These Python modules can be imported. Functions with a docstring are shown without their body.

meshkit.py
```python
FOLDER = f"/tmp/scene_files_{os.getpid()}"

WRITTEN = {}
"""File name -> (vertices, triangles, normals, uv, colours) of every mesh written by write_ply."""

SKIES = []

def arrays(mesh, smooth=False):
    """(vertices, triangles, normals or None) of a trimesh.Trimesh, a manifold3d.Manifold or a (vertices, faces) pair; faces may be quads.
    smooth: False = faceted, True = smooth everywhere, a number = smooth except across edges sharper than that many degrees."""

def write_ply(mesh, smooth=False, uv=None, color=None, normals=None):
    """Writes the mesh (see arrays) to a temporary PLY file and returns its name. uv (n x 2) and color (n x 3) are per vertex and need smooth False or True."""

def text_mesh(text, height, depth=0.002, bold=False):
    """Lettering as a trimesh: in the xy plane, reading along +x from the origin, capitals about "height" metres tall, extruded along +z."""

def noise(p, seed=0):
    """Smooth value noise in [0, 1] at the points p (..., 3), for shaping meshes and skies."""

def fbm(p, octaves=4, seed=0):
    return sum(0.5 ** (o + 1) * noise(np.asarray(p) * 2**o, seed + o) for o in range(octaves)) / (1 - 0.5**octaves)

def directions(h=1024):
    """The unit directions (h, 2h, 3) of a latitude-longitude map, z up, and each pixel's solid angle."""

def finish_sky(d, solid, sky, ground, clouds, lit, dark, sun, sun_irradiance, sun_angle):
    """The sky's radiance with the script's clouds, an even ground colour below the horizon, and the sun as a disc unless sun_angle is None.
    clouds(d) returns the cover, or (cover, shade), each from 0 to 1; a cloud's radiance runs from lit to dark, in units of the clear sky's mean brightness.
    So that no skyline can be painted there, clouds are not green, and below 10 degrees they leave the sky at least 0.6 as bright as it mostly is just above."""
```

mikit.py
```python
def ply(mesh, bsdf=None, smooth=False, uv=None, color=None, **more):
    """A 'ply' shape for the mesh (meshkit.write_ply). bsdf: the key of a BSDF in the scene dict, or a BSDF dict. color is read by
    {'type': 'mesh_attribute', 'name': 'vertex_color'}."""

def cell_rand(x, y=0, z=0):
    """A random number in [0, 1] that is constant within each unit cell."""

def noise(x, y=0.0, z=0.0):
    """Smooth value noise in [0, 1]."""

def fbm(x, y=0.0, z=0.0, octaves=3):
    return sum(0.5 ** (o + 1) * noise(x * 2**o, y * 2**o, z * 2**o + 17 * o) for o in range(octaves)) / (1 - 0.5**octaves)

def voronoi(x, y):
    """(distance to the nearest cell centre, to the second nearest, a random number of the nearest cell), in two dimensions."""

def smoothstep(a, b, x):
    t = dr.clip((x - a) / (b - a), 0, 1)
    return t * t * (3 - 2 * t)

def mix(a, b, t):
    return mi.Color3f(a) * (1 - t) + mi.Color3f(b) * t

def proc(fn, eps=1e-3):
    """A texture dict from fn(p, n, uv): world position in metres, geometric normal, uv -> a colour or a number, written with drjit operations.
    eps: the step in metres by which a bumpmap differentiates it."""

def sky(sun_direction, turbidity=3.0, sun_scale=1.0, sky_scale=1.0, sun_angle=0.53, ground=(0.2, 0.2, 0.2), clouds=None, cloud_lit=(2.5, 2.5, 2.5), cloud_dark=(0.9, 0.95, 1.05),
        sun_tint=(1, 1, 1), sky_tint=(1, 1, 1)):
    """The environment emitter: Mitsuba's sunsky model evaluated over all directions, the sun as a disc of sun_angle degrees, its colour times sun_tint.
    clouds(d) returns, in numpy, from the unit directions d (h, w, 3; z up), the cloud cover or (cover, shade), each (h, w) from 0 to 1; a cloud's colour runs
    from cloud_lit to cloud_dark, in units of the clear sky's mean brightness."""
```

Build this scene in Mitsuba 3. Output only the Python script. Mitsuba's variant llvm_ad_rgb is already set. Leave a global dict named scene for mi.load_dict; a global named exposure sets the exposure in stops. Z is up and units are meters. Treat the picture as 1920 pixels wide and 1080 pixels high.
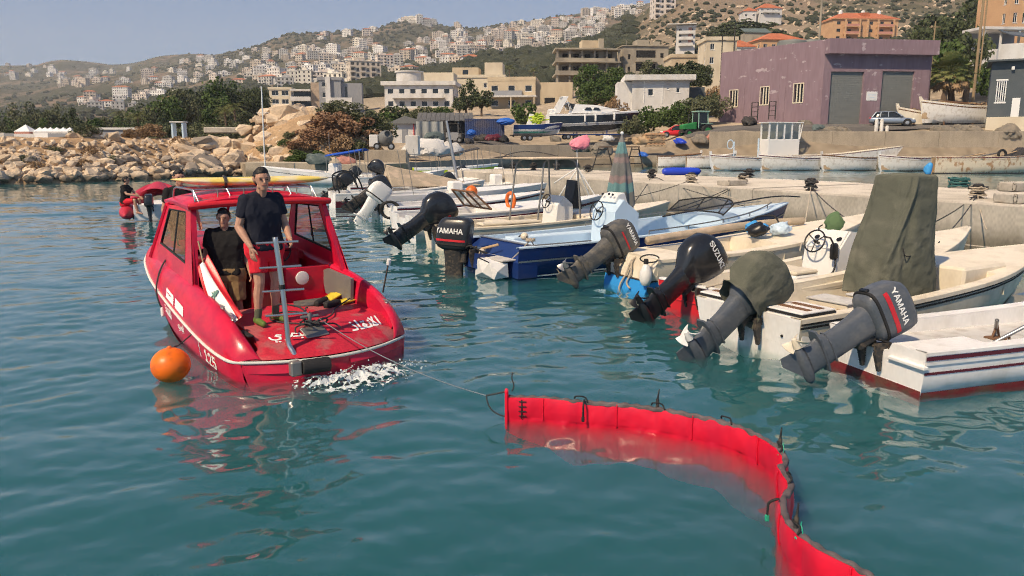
import math, random
import numpy as np, trimesh, mitsuba as mi, drjit as dr, mikit, meshkit
import manifold3d as m3
from shapely.geometry import LineString, Polygon, Point
from shapely.ops import unary_union
from shapely import affinity
T = mi.ScalarTransform4f
scene, labels = {}, {}
rng = np.random.default_rng(7)
# ---------------------------------------------------------------- camera, sky, exposure
CAM_H, CAM_F = 2.65, 1450.0                      # metres above the water; focal length in pixels of a 1920 wide picture
PITCH = math.atan(270 / CAM_F)
CAM = np.array([0, 0, CAM_H]); FW = np.array([0, math.cos(PITCH), -math.sin(PITCH)])
UPV = np.array([0, math.sin(PITCH), math.cos(PITCH)])
scene['camera'] = dict(type='perspective', fov=math.degrees(2 * math.atan(960 / CAM_F)), fov_axis='x', near_clip=0.1, far_clip=20000,
                       to_world=T().look_at(origin=CAM.tolist(), target=(CAM + FW).tolist(), up=[0, 0, 1]), medium=dict(type='ref', id='haze_air'))
SUN = np.array([-0.46, -0.54, 0.70])
scene['sky'] = mikit.sky(SUN.tolist(), turbidity=3.5, sun_scale=1.0, sun_tint=(1.0, 0.96, 0.90), sky_tint=(0.88, 1.0, 1.16), sky_scale=0.70)
exposure = 1.85
HAZE = 1.5e-4
scene['haze_air'] = dict(type='homogeneous', albedo=dict(type='rgb', value=[0.88, 0.94, 1.0]), sigma_t=HAZE)

def ray(px, py):
    return FW + np.array([1.0, 0, 0]) * (px - 960) / CAM_F + UPV * (540 - py) / CAM_F
def at(px, py, z=0.0):
    """the point at height z that the photograph shows at this pixel"""
    r = ray(px, py); return CAM + r * ((z - CAM_H) / r[2])
def aty(px, py, y):
    """the point at distance y that the photograph shows at this pixel"""
    r = ray(px, py); return CAM + r * (y / r[1])

# ---------------------------------------------------------------- mesh helpers: a mesh is (vertices, triangles)
def tri(f):
    f = np.asarray(f, int)
    return f if f.shape[1] == 3 else np.vstack([f[:, [0, 1, 2]], f[:, [0, 2, 3]]])
def merge(*ms):
    vs, fs, n = [], [], 0
    for m in ms:
        if isinstance(m, list): m = merge(*m)
        v, f = arr(m); vs.append(v); fs.append(f + n); n += len(v)
    return np.vstack(vs), np.vstack(fs)
def arr(m):
    if isinstance(m, tuple): return np.asarray(m[0], float), np.asarray(m[1], int)
    if hasattr(m, 'to_mesh'):
        q = m.to_mesh(); return np.array(q.vert_properties[:, :3], float), np.array(q.tri_verts, int)
    return np.array(m.vertices, float), np.array(m.faces, int)
def move(m, d):
    v, f = arr(m); return v + np.asarray(d, float), f
def xf(m, M):
    v, f = arr(m); M = np.asarray(M, float)
    f2 = f[:, ::-1] if np.linalg.det(M[:3, :3]) < 0 else f
    return v @ M[:3, :3].T + M[:3, 3], f2
def rot(axis, deg):
    return trimesh.transformations.rotation_matrix(math.radians(deg), axis)
def mat4(loc=(0, 0, 0), rz=0, rx=0, ry=0, s=1):
    M = trimesh.transformations.translation_matrix(loc) @ rot([0, 0, 1], rz) @ rot([0, 1, 0], ry) @ rot([1, 0, 0], rx)
    S = np.diag([*(np.ones(3) * s), 1.0]); return M @ S
def frame(loc, fwd):
    """x right, y forward, z up, standing at loc and facing fwd"""
    f = np.array([fwd[0], fwd[1], 0.0]); f /= np.linalg.norm(f); M = np.eye(4)
    M[:3, 0] = [f[1], -f[0], 0]; M[:3, 1] = f; M[:3, 3] = loc; return M
def box(x0, x1, y0, y1, z0, z1, ch=0.0):
    """a box, its edges chamfered by ch"""
    if ch <= 0:
        v = np.array([[x, y, z] for x in (x0, x1) for y in (y0, y1) for z in (z0, z1)], float)
        f = np.array([[0, 1, 3], [0, 3, 2], [4, 6, 7], [4, 7, 5], [0, 4, 5], [0, 5, 1], [2, 3, 7], [2, 7, 6], [0, 2, 6], [0, 6, 4], [1, 5, 7], [1, 7, 3]])
        return v, f
    p = []
    for x, sx in ((x0, 1), (x1, -1)):
        for y, sy in ((y0, 1), (y1, -1)):
            for z, sz in ((z0, 1), (z1, -1)):
                p += [[x + sx * ch, y + sy * ch, z], [x + sx * ch, y, z + sz * ch], [x, y + sy * ch, z + sz * ch]]
    return arr(m3.Manifold.hull_points(np.array(p)))
def cbox(c, s, ch=0.0):
    c, s = np.asarray(c, float), np.asarray(s, float) / 2
    return box(c[0] - s[0], c[0] + s[0], c[1] - s[1], c[1] + s[1], c[2] - s[2], c[2] + s[2], ch)
def hull(pts): return arr(m3.Manifold.hull_points(np.asarray(pts, float)))
def tube(pts, r, n=8, closed=False, caps=True):
    p = np.asarray(pts, float); r = np.broadcast_to(np.asarray(r, float), (len(p),))
    t = np.roll(p, -1, 0) - np.roll(p, 1, 0) if closed else np.gradient(p, axis=0)
    t /= np.linalg.norm(t, axis=1, keepdims=True) + 1e-12
    a = np.zeros_like(p); ref = np.array([0, 0, 1.0]) if abs(t[0][2]) < 0.9 else np.array([1.0, 0, 0])
    prev = np.cross(t[0], ref)
    for i in range(len(p)):                     # carried along the path, so that the tube does not twist
        prev = prev - t[i] * (prev @ t[i]); prev /= np.linalg.norm(prev) + 1e-12; a[i] = prev
    b = np.cross(t, a); ang = np.arange(n) * 2 * np.pi / n
    v = p[:, None] + r[:, None, None] * (np.cos(ang)[None, :, None] * a[:, None] + np.sin(ang)[None, :, None] * b[:, None])
    v = v.reshape(-1, 3); k = len(p); f = []
    I = np.arange(k if closed else k - 1)
    i, j = np.meshgrid(I, np.arange(n), indexing='ij'); i2 = (i + 1) % k; j2 = (j + 1) % n
    f = tri(np.stack([i * n + j, i * n + j2, i2 * n + j2, i2 * n + j], -1).reshape(-1, 4))
    if caps and not closed:
        c0, c1 = len(v), len(v) + 1; v = np.vstack([v, p[:1], p[-1:]]); j = np.arange(n)
        f = np.vstack([f, np.stack([np.full(n, c0), (j + 1) % n, j], 1), np.stack([np.full(n, c1), (k - 1) * n + j, (k - 1) * n + (j + 1) % n], 1)])
    return v, f
def lathe(prof, n=16, axis='z'):
    """profile (radius, height) turned about z"""
    prof = np.asarray(prof, float); ang = np.arange(n) * 2 * np.pi / n
    v = np.stack([prof[:, None, 0] * np.cos(ang), prof[:, None, 0] * np.sin(ang), np.repeat(prof[:, 1:2], n, 1)], -1).reshape(-1, 3)
    k = len(prof); i, j = np.meshgrid(np.arange(k - 1), np.arange(n), indexing='ij')
    f = tri(np.stack([i * n + j, i * n + (j + 1) % n, (i + 1) * n + (j + 1) % n, (i + 1) * n + j], -1).reshape(-1, 4))
    m = (v, f)
    if axis == 'x': m = xf(m, rot([0, 1, 0], 90))
    if axis == 'y': m = xf(m, rot([1, 0, 0], -90))
    return m
def grid(P, flip=False, closed=False):
    """a sheet through the points P (rows, columns, 3); closed joins the last column to the first"""
    P = np.asarray(P, float); k, n = P.shape[:2]; J = np.arange(n if closed else n - 1)
    i, j = np.meshgrid(np.arange(k - 1), J, indexing='ij'); j2 = (j + 1) % n
    f = tri(np.stack([i * n + j, i * n + j2, (i + 1) * n + j2, (i + 1) * n + j], -1).reshape(-1, 4))
    return P.reshape(-1, 3), f[:, ::-1] if flip else f
def loft(rings, cap0=True, cap1=True):
    v, f = grid(rings, closed=True); R = np.asarray(rings, float); n = R.shape[1]; k = len(R); j = np.arange(n)
    if cap0: v = np.vstack([v, R[0].mean(0)]); f = np.vstack([f, np.stack([np.full(n, len(v) - 1), (j + 1) % n, j], 1)])
    if cap1: v = np.vstack([v, R[-1].mean(0)]); f = np.vstack([f, np.stack([np.full(n, len(v) - 1), (k - 1) * n + j, (k - 1) * n + (j + 1) % n], 1)])
    return v, f
def prism(poly, h, z0=0.0):
    """a polygon (shapely, or a list of points) in the xy plane, raised from z0 by h"""
    poly = poly if hasattr(poly, 'geom_type') else Polygon(poly)
    gs = [g for g in getattr(poly, 'geoms', [poly]) if g.area > 1e-9]
    return merge(*[move(arr(trimesh.creation.extrude_polygon(g, h, engine='earcut')), (0, 0, z0)) for g in gs])
def side(poly, x0, x1):
    """a polygon in (y, z), extruded along x"""
    m = prism(poly, x1 - x0); v, f = m
    return np.stack([v[:, 2] + x0, v[:, 0], v[:, 1]], 1), f
def smoothed(m, it=8, edge=None):
    q = trimesh.Trimesh(*arr(m), process=True)
    if edge:
        v, f = trimesh.remesh.subdivide_to_size(q.vertices, q.faces, edge); q = trimesh.Trimesh(v, f, process=True)
    trimesh.smoothing.filter_taubin(q, iterations=it); return arr(q)
def sheet(P, th):
    """a sheet through P given a thickness"""
    P = np.asarray(P, float); v, f = grid(P); q = trimesh.Trimesh(v, f, process=False); n = q.vertex_normals
    k, m = P.shape[:2]; a = v + n * th / 2; b = v - n * th / 2; N = len(v); idx = np.arange(N).reshape(k, m)
    loop = np.concatenate([idx[0, :-1], idx[:-1, -1], idx[-1, ::-1][:-1], idx[::-1, 0][:-1]]); nx = np.roll(loop, -1)
    rim = tri(np.stack([loop, loop + N, nx + N, nx], 1))
    return np.vstack([a, b]), np.vstack([f, f[:, ::-1] + N, rim])
def ico(r=1.0, sub=1):
    m = trimesh.creation.icosphere(subdivisions=sub, radius=r); return arr(m)
def spline(pts, n=40):
    from scipy.interpolate import PchipInterpolator
    p = np.asarray(pts, float); s = np.r_[0, np.cumsum(np.linalg.norm(np.diff(p, axis=0), axis=1))]
    return PchipInterpolator(s, p)(np.linspace(0, s[-1], n))

# ---------------------------------------------------------------- scene helpers
def numbered(key):
    if key not in scene and key not in labels and key not in TAKEN: TAKEN.add(key); return key
    i = COUNT.get(key, 0) + 1
    while f'{key}_{i:03d}' in TAKEN: i += 1
    COUNT[key] = i; key = f'{key}_{i:03d}'; TAKEN.add(key); return key
TAKEN, COUNT = set(), {}
def nth(i): return f"{i + 1}{'th' if 10 <= i % 100 <= 12 else {0: 'st', 1: 'nd', 2: 'rd'}.get(i % 10, 'th')}"
def thing(name, label=None, cat=None, group=None, kind=None):
    key = numbered(name); d = labels[key] = {}
    if label: d['label'] = label
    if cat: d['category'] = cat
    if group: d['group'] = group
    if kind: d['kind'] = kind
    return key
def put(key, mesh, m, smooth=False, color=None):
    v, f = arr(mesh)
    scene[key] = mikit.ply((v, f), m, smooth=smooth, color=color)
def part(holder, name, mesh, m, smooth=False, M=None, label=None, color=None, kind=None):
    """one mesh of its own under its thing (or under a part); M places it"""
    key = numbered(holder + '__' + name)
    put(key, xf(mesh, M) if M is not None else mesh, m, smooth, color)
    if label or kind: labels[key] = {k: x for k, x in (('label', label), ('kind', kind)) if x}
    return key
def solo(name, label, cat, mesh, m, smooth=False, M=None, group=None, kind=None, color=None):
    """a thing that is one mesh"""
    key = thing(name, label, cat, group, kind); put(key, xf(mesh, M) if M is not None else mesh, m, smooth, color); return key
def ground(name, mesh, m, smooth=False):
    key = numbered(name); labels[key] = dict(kind='structure'); put(key, mesh, m, smooth); return key

# ---------------------------------------------------------------- materials
def mat(name, c, rough=0.6, metal=0.0, spec=0.5, coat=0.0, two=True, **k):
    c = c if isinstance(c, dict) else dict(type='rgb', value=list(c))
    b = dict(type='principled', base_color=c, roughness=rough, metallic=metal, specular=spec, **k)
    if coat: b.update(clearcoat=coat, clearcoat_gloss=0.9)
    scene[name] = dict(type='twosided', bsdf=b) if two else b
    return name
def pmat(name, fn, rough=0.7, bump=None, bscale=0.01, eps=2e-3, spec=0.4, **k):
    b = dict(type='principled', base_color=mikit.proc(fn), roughness=rough, specular=spec, **k)
    if bump is not None: b = dict(type='bumpmap', bsdf=b, arbitrary=mikit.proc(bump, eps=eps), scale=bscale)
    scene[name] = dict(type='twosided', bsdf=b); return name
N_, FB, MX, SS = mikit.noise, mikit.fbm, mikit.mix, mikit.smoothstep
def worn(c, dirt, amount=0.5, scale=6.0, lo=0.35, hi=0.8, fine=0.12, streak=1.0):
    """paint of colour c with blotches of dirt; streak < 1 stretches them upright"""
    def fn(p, n, uv):
        a = FB(p.x * scale, p.y * scale, p.z * scale * streak, 4); b = N_(p.x * 40, p.y * 40, p.z * 40 * streak)
        return MX(c, dirt, SS(lo, hi, a) * amount) * (1 - fine + 2 * fine * b)
    return fn
# ---------------------------------------------------------------- the materials
mat('black_plastic', (0.012, 0.013, 0.015), 0.35); mat('black_rubber', (0.016, 0.016, 0.017), 0.75); mat('dark_gap', (0.008, 0.008, 0.009), 0.9)  # the last is a near-black colour standing in for shade inside hollows
mat('steel', (0.62, 0.61, 0.58), 0.28, 0.95); mat('dull_steel', (0.30, 0.29, 0.27), 0.5, 0.7); mat('alloy', (0.45, 0.45, 0.44), 0.4, 0.8)
mat('white_paint', (0.74, 0.74, 0.72), 0.35); mat('white_letter', (0.82, 0.82, 0.80), 0.5); mat('red_letter', (0.55, 0.02, 0.03), 0.5); mat('cream_paint', (0.66, 0.59, 0.46), 0.4)
mat('blue_plastic', (0.02, 0.06, 0.55), 0.4); mat('sky_blue_plastic', (0.06, 0.33, 0.72), 0.4); mat('pale_blue_paint', (0.52, 0.65, 0.76), 0.45); mat('green_plastic', (0.02, 0.33, 0.20), 0.4)
mat('orange_plastic', (0.72, 0.15, 0.02), 0.4); mat('yellow_plastic', (0.75, 0.58, 0.05), 0.4); mat('wood_brown', (0.16, 0.085, 0.045), 0.7); mat('pale_wood', (0.42, 0.30, 0.18), 0.7)
mat('rope_pale', (0.42, 0.36, 0.28), 0.9); mat('rope_dark', (0.045, 0.047, 0.05), 0.9); mat('rope_white', (0.62, 0.60, 0.56), 0.9); mat('rope_teal', (0.04, 0.13, 0.13), 0.9)
mat('pink_cloth', (0.78, 0.25, 0.32), 0.85); mat('dark_blue_paint', (0.012, 0.035, 0.16), 0.3); mat('maroon_paint', (0.11, 0.014, 0.025), 0.5); mat('green_paint', (0.03, 0.16, 0.13), 0.5); mat('lime_paint', (0.45, 0.58, 0.03), 0.4)
mat('red_paint', (0.55, 0.012, 0.03), 0.3); mat('clear_glass', (1, 1, 1)); mat('bright_red_paint', (0.62, 0.02, 0.03), 0.35)
scene['window_glass'] = dict(type='thindielectric', int_ior=1.5, specular_transmittance=dict(type='rgb', value=[0.80, 0.84, 0.84]))
scene['smoked_glass'] = dict(type='thindielectric', int_ior=1.5, specular_transmittance=dict(type='rgb', value=[0.48, 0.50, 0.50]))
scene['dark_glass'] = dict(type='twosided', bsdf=dict(type='roughplastic', diffuse_reflectance=dict(type='rgb', value=[0.02, 0.025, 0.03]), alpha=0.06))
pmat('boom_fabric', lambda p, n, uv: MX((0.74, 0.008, 0.034), (0.58, 0.007, 0.034), SS(0.35, 0.75, FB(p.x * 5, p.y * 5, p.z * 2, 3))), 0.31, spec=0.5)
pmat('boom_top', lambda p, n, uv: MX((0.17, 0.13, 0.135), (0.055, 0.05, 0.052), N_(p.x * 14, p.y * 14, p.z * 14)), 0.7)
# ---- the rescue boat's red gelcoat, faded and scuffed where it faces up
def red_gel(p, n, uv):
    a = FB(p.x * 3, p.y * 3, p.z * 3, 4); b = N_(p.x * 30, p.y * 30, p.z * 30)
    c = MX((0.61, 0.008, 0.042), (0.45, 0.010, 0.042), SS(0.35, 0.7, a))
    return MX(c, (0.55, 0.10, 0.12), SS(0.55, 0.9, FB(p.x * 2 + 9, p.y * 2, p.z * 2, 3)) * SS(0.3, 0.9, n.z) * 0.5) * (0.95 + 0.1 * b)
pmat('red_gelcoat', red_gel, 0.28, spec=0.5, clearcoat=0.3, clearcoat_gloss=0.85)
def red_deck(p, n, uv):
    a = SS(0.5, 0.68, FB(p.x * 4.5, p.y * 4.5, p.z * 4, 4)); b = N_(p.x * 60, p.y * 60, 0)
    return MX((0.50, 0.018, 0.04), (0.36, 0.12, 0.12), a * 0.75) * (0.88 + 0.24 * b)
pmat('red_deck', red_deck, 0.55)
pmat('orange_buoy', lambda p, n, uv: MX((0.92, 0.175, 0.010), (0.60, 0.12, 0.015), SS(0.5, 0.8, FB(p.x * 7, p.y * 7, p.z * 7, 4))) , 0.38)
# ---- concrete of the pier and the quays
def concrete(c, d, sc=1.0):
    def fn(p, n, uv):
        a = FB(p.x * 1.1 * sc, p.y * 1.1 * sc, p.z * 0.8 * sc, 4); f = N_(p.x * 25, p.y * 25, p.z * 12); st = FB(p.x * 5 * sc, p.y * 5 * sc, p.z * 0.35 * sc, 3)
        wall = 1 - SS(0.3, 0.7, dr.abs(n.z)); low = 1 - SS(0.15, 0.75, p.z + 0.25 * (a - 0.5))
        col = MX(c, d, SS(0.38, 0.75, a * 0.6 + st * 0.4 * wall + 0.2 * (1 - wall)) * 0.8)
        return MX(col, (0.075, 0.065, 0.04), low * wall * 0.75) * (0.86 + 0.28 * f)
    return fn
def conc_bump(p, n, uv): return FB(p.x * 6, p.y * 6, p.z * 6, 3) + 0.4 * N_(p.x * 40, p.y * 40, p.z * 40)
pmat('pier_concrete', concrete((0.46, 0.42, 0.36), (0.30, 0.27, 0.22)), 0.9, conc_bump, 0.02)
pmat('quay_concrete', concrete((0.36, 0.31, 0.24), (0.23, 0.20, 0.16), 0.6), 0.9)
# ---- worn boat paints
pmat('hull_white', worn((0.78, 0.77, 0.75), (0.48, 0.44, 0.37), 0.5, 3.0, 0.42, 0.8, 0.05, 0.4), 0.38)
pmat('hull_cream', worn((0.74, 0.67, 0.54), (0.52, 0.44, 0.32), 0.5, 3.5, 0.42, 0.8, 0.05, 0.5), 0.42)
pmat('hull_navy', worn((0.010, 0.032, 0.15), (0.03, 0.05, 0.12), 0.6, 3.0, 0.4, 0.8, 0.1), 0.3)
pmat('hull_rusty', worn((0.66, 0.58, 0.44), (0.36, 0.18, 0.07), 0.85, 4.5, 0.50, 0.72, 0.08, 0.5), 0.6)
pmat('hull_old_white', worn((0.72, 0.70, 0.66), (0.42, 0.35, 0.27), 0.55, 6.0, 0.45, 0.8, 0.08, 0.5), 0.55)
pmat('antifoul_red', worn((0.16, 0.018, 0.022), (0.10, 0.06, 0.04), 0.8, 8.0, 0.4, 0.7, 0.2), 0.7)
pmat('deck_grey', worn((0.50, 0.49, 0.47), (0.36, 0.33, 0.29), 0.6, 6.0, 0.4, 0.75, 0.08), 0.7)
pmat('engine_grey', worn((0.085, 0.097, 0.115), (0.15, 0.15, 0.15), 0.5, 9.0, 0.45, 0.8, 0.08), 0.32, clearcoat=0.5, clearcoat_gloss=0.8)
pmat('engine_old_grey', worn((0.085, 0.088, 0.09), (0.16, 0.145, 0.12), 0.8, 9.0, 0.4, 0.7, 0.12), 0.5)
mat('engine_black', (0.016, 0.018, 0.022), 0.2, coat=0.6); mat('engine_white', (0.70, 0.70, 0.67), 0.35)
pmat('engine_mech', worn((0.03, 0.031, 0.033), (0.13, 0.10, 0.07), 0.6, 22.0, 0.45, 0.7, 0.2), 0.6)
def canvas(c):
    def fn(p, n, uv):
        a = FB(p.x * 4, p.y * 4, p.z * 4, 4); w = N_(p.x * 160, p.y * 160, p.z * 160)
        return MX(c, (c[0] * 1.9, c[1] * 1.75, c[2] * 1.8), SS(0.45, 0.85, a) * 0.6) * (0.85 + 0.3 * w)
    return fn
pmat('olive_canvas', canvas((0.098, 0.104, 0.080)), 0.9, lambda p, n, uv: FB(p.x * 7, p.y * 7, p.z * 7, 3), 0.045)
pmat('cream_canvas', canvas((0.40, 0.33, 0.24)), 0.9)
pmat('yellow_board', worn((0.78, 0.60, 0.13), (0.74, 0.66, 0.42), 0.9, 5.0, 0.4, 0.65, 0.05), 0.45)
# ---------------------------------------------------------------- the water: a clear wavy surface over cloudy green water, and its bed
scene['cloudy_water'] = dict(type='homogeneous', albedo=dict(type='rgb', value=[0.10, 0.40, 0.43]), sigma_t=1.7)
scene['water_surface'] = dict(type='thindielectric', int_ior=1.29)
wr = np.random.default_rng(3)
WAVES = []
for lo, hi, cnt, slope, spread, mean in ((0.10, 0.20, 14, 0.030, 45, 100), (0.20, 0.42, 16, 0.048, 40, 100), (0.42, 0.9, 14, 0.036, 32, 104), (0.9, 2.2, 9, 0.021, 28, 96), (2.2, 6, 5, 0.010, 30, 90)):
    for i in range(cnt):
        lam = lo * (hi / lo) ** wr.random(); a = math.radians(mean + spread * wr.standard_normal()); s = slope / math.sqrt(cnt / 2)
        WAVES.append((lam, math.cos(a), math.sin(a), s * lam / (2 * math.pi), wr.random() * 6.283))
BOAT_AT, BOAT_FW = np.array([-2.25, 9.0, 0.0]), (-0.6, 0.8)
def wave_height(x, y, cell):
    q = np.stack([x * 0.30, y * 0.22, 0 * x], -1); calm = 0.50 + 1.0 * meshkit.fbm(q, 3, 5)
    q2 = np.stack([x * 0.9 + 7, y * 0.7, 0 * x], -1); gust = 0.4 + 1.2 * meshkit.fbm(q2, 2, 9)
    wx = x + 0.25 * (meshkit.fbm(np.stack([x * 0.8, y * 0.8, 0 * x + 3], -1), 2, 2) - 0.5); wy = y + 0.35 * (meshkit.fbm(np.stack([x * 0.7, y * 0.9, 0 * x + 8], -1), 2, 4) - 0.5)
    z = 0 * x
    for lam, cx, cy, a, ph in WAVES:
        ok = np.clip((lam / cell - 2.2) / 1.5, 0, 1)
        z = z + a * ok * (gust if lam < 0.6 else calm) * np.sin((wx * cx + wy * cy) * 2 * math.pi / lam + ph)
    # the churned water behind the rescue boat, and the wash of the dinghy
    d = np.hypot((x + 1.75) / 1.15, (y - 8.75) / 0.55); z = z + 0.075 * np.exp(-d * d * 1.3) * (meshkit.fbm(np.stack([x * 7, y * 7, 0 * x], -1), 3, 1) - 0.35)
    for k, (x0, y0, sl) in enumerate(((-11.0, 33, 0.55), (-11.5, 36.5, 0.2))):
        s = (y - y0) - sl * (x - x0); inside = np.clip((x0 + 6 - x) / 6, 0, 1) * np.clip((x + 40) / 10, 0, 1)
        z = z + 0.055 * inside * np.exp(-(s / 0.9) ** 2) * np.cos(s * 3)
    return z
rows = [2.6]
while rows[-1] < 92: rows.append(rows[-1] + min(0.0062 * rows[-1], 0.15))
rows = np.array(rows); cols = np.linspace(-1, 1, 520)
Y = np.repeat(rows[:, None], len(cols), 1); X = cols[None, :] * (0.80 * Y + 3.5) ; cell = np.repeat(np.maximum(np.gradient(rows)[:, None], 0), len(cols), 1)
cell = np.maximum(cell, np.gradient(X, axis=1) * 0.6)
edge = np.clip(np.minimum(np.minimum((1 - np.abs(cols[None])) * 20, (Y - 2.6) * 2), (92 - Y) * 0.4), 0, 1)
Z = wave_height(X, Y, cell) * edge
sheet_ = grid(np.stack([X, Y, Z], -1))
wl = X[:, 0], X[:, -1]
e = 700.0
outer = [np.array([[wl[0][0], rows[0], 0], [wl[1][0], rows[0], 0], [wl[1][-1], rows[-1], 0], [wl[0][-1], rows[-1], 0], [-e, -e, 0], [e, -e, 0], [e, 95, 0], [-e, 300, 0]])]
water_mesh = merge(sheet_, (outer[0], np.array([[4, 5, 1], [4, 1, 0], [5, 6, 2], [5, 2, 1], [6, 7, 3], [6, 3, 2], [7, 4, 0], [7, 0, 3]])))
labels['water'] = dict(kind='structure')
scene['water'] = mikit.ply(water_mesh, 'water_surface', smooth=True, interior=dict(type='ref', id='cloudy_water'), exterior=dict(type='ref', id='haze_air'))
mat('sea_floor', (0.03, 0.06, 0.055), 0.9)
ground('seabed', (np.array([[-e - 60, -e - 60, -4.5], [e + 60, -e - 60, -4.5], [e + 60, 420, -4.5], [-e - 60, 420, -4.5]]), np.array([[0, 1, 2], [0, 2, 3]])), 'sea_floor')
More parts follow.
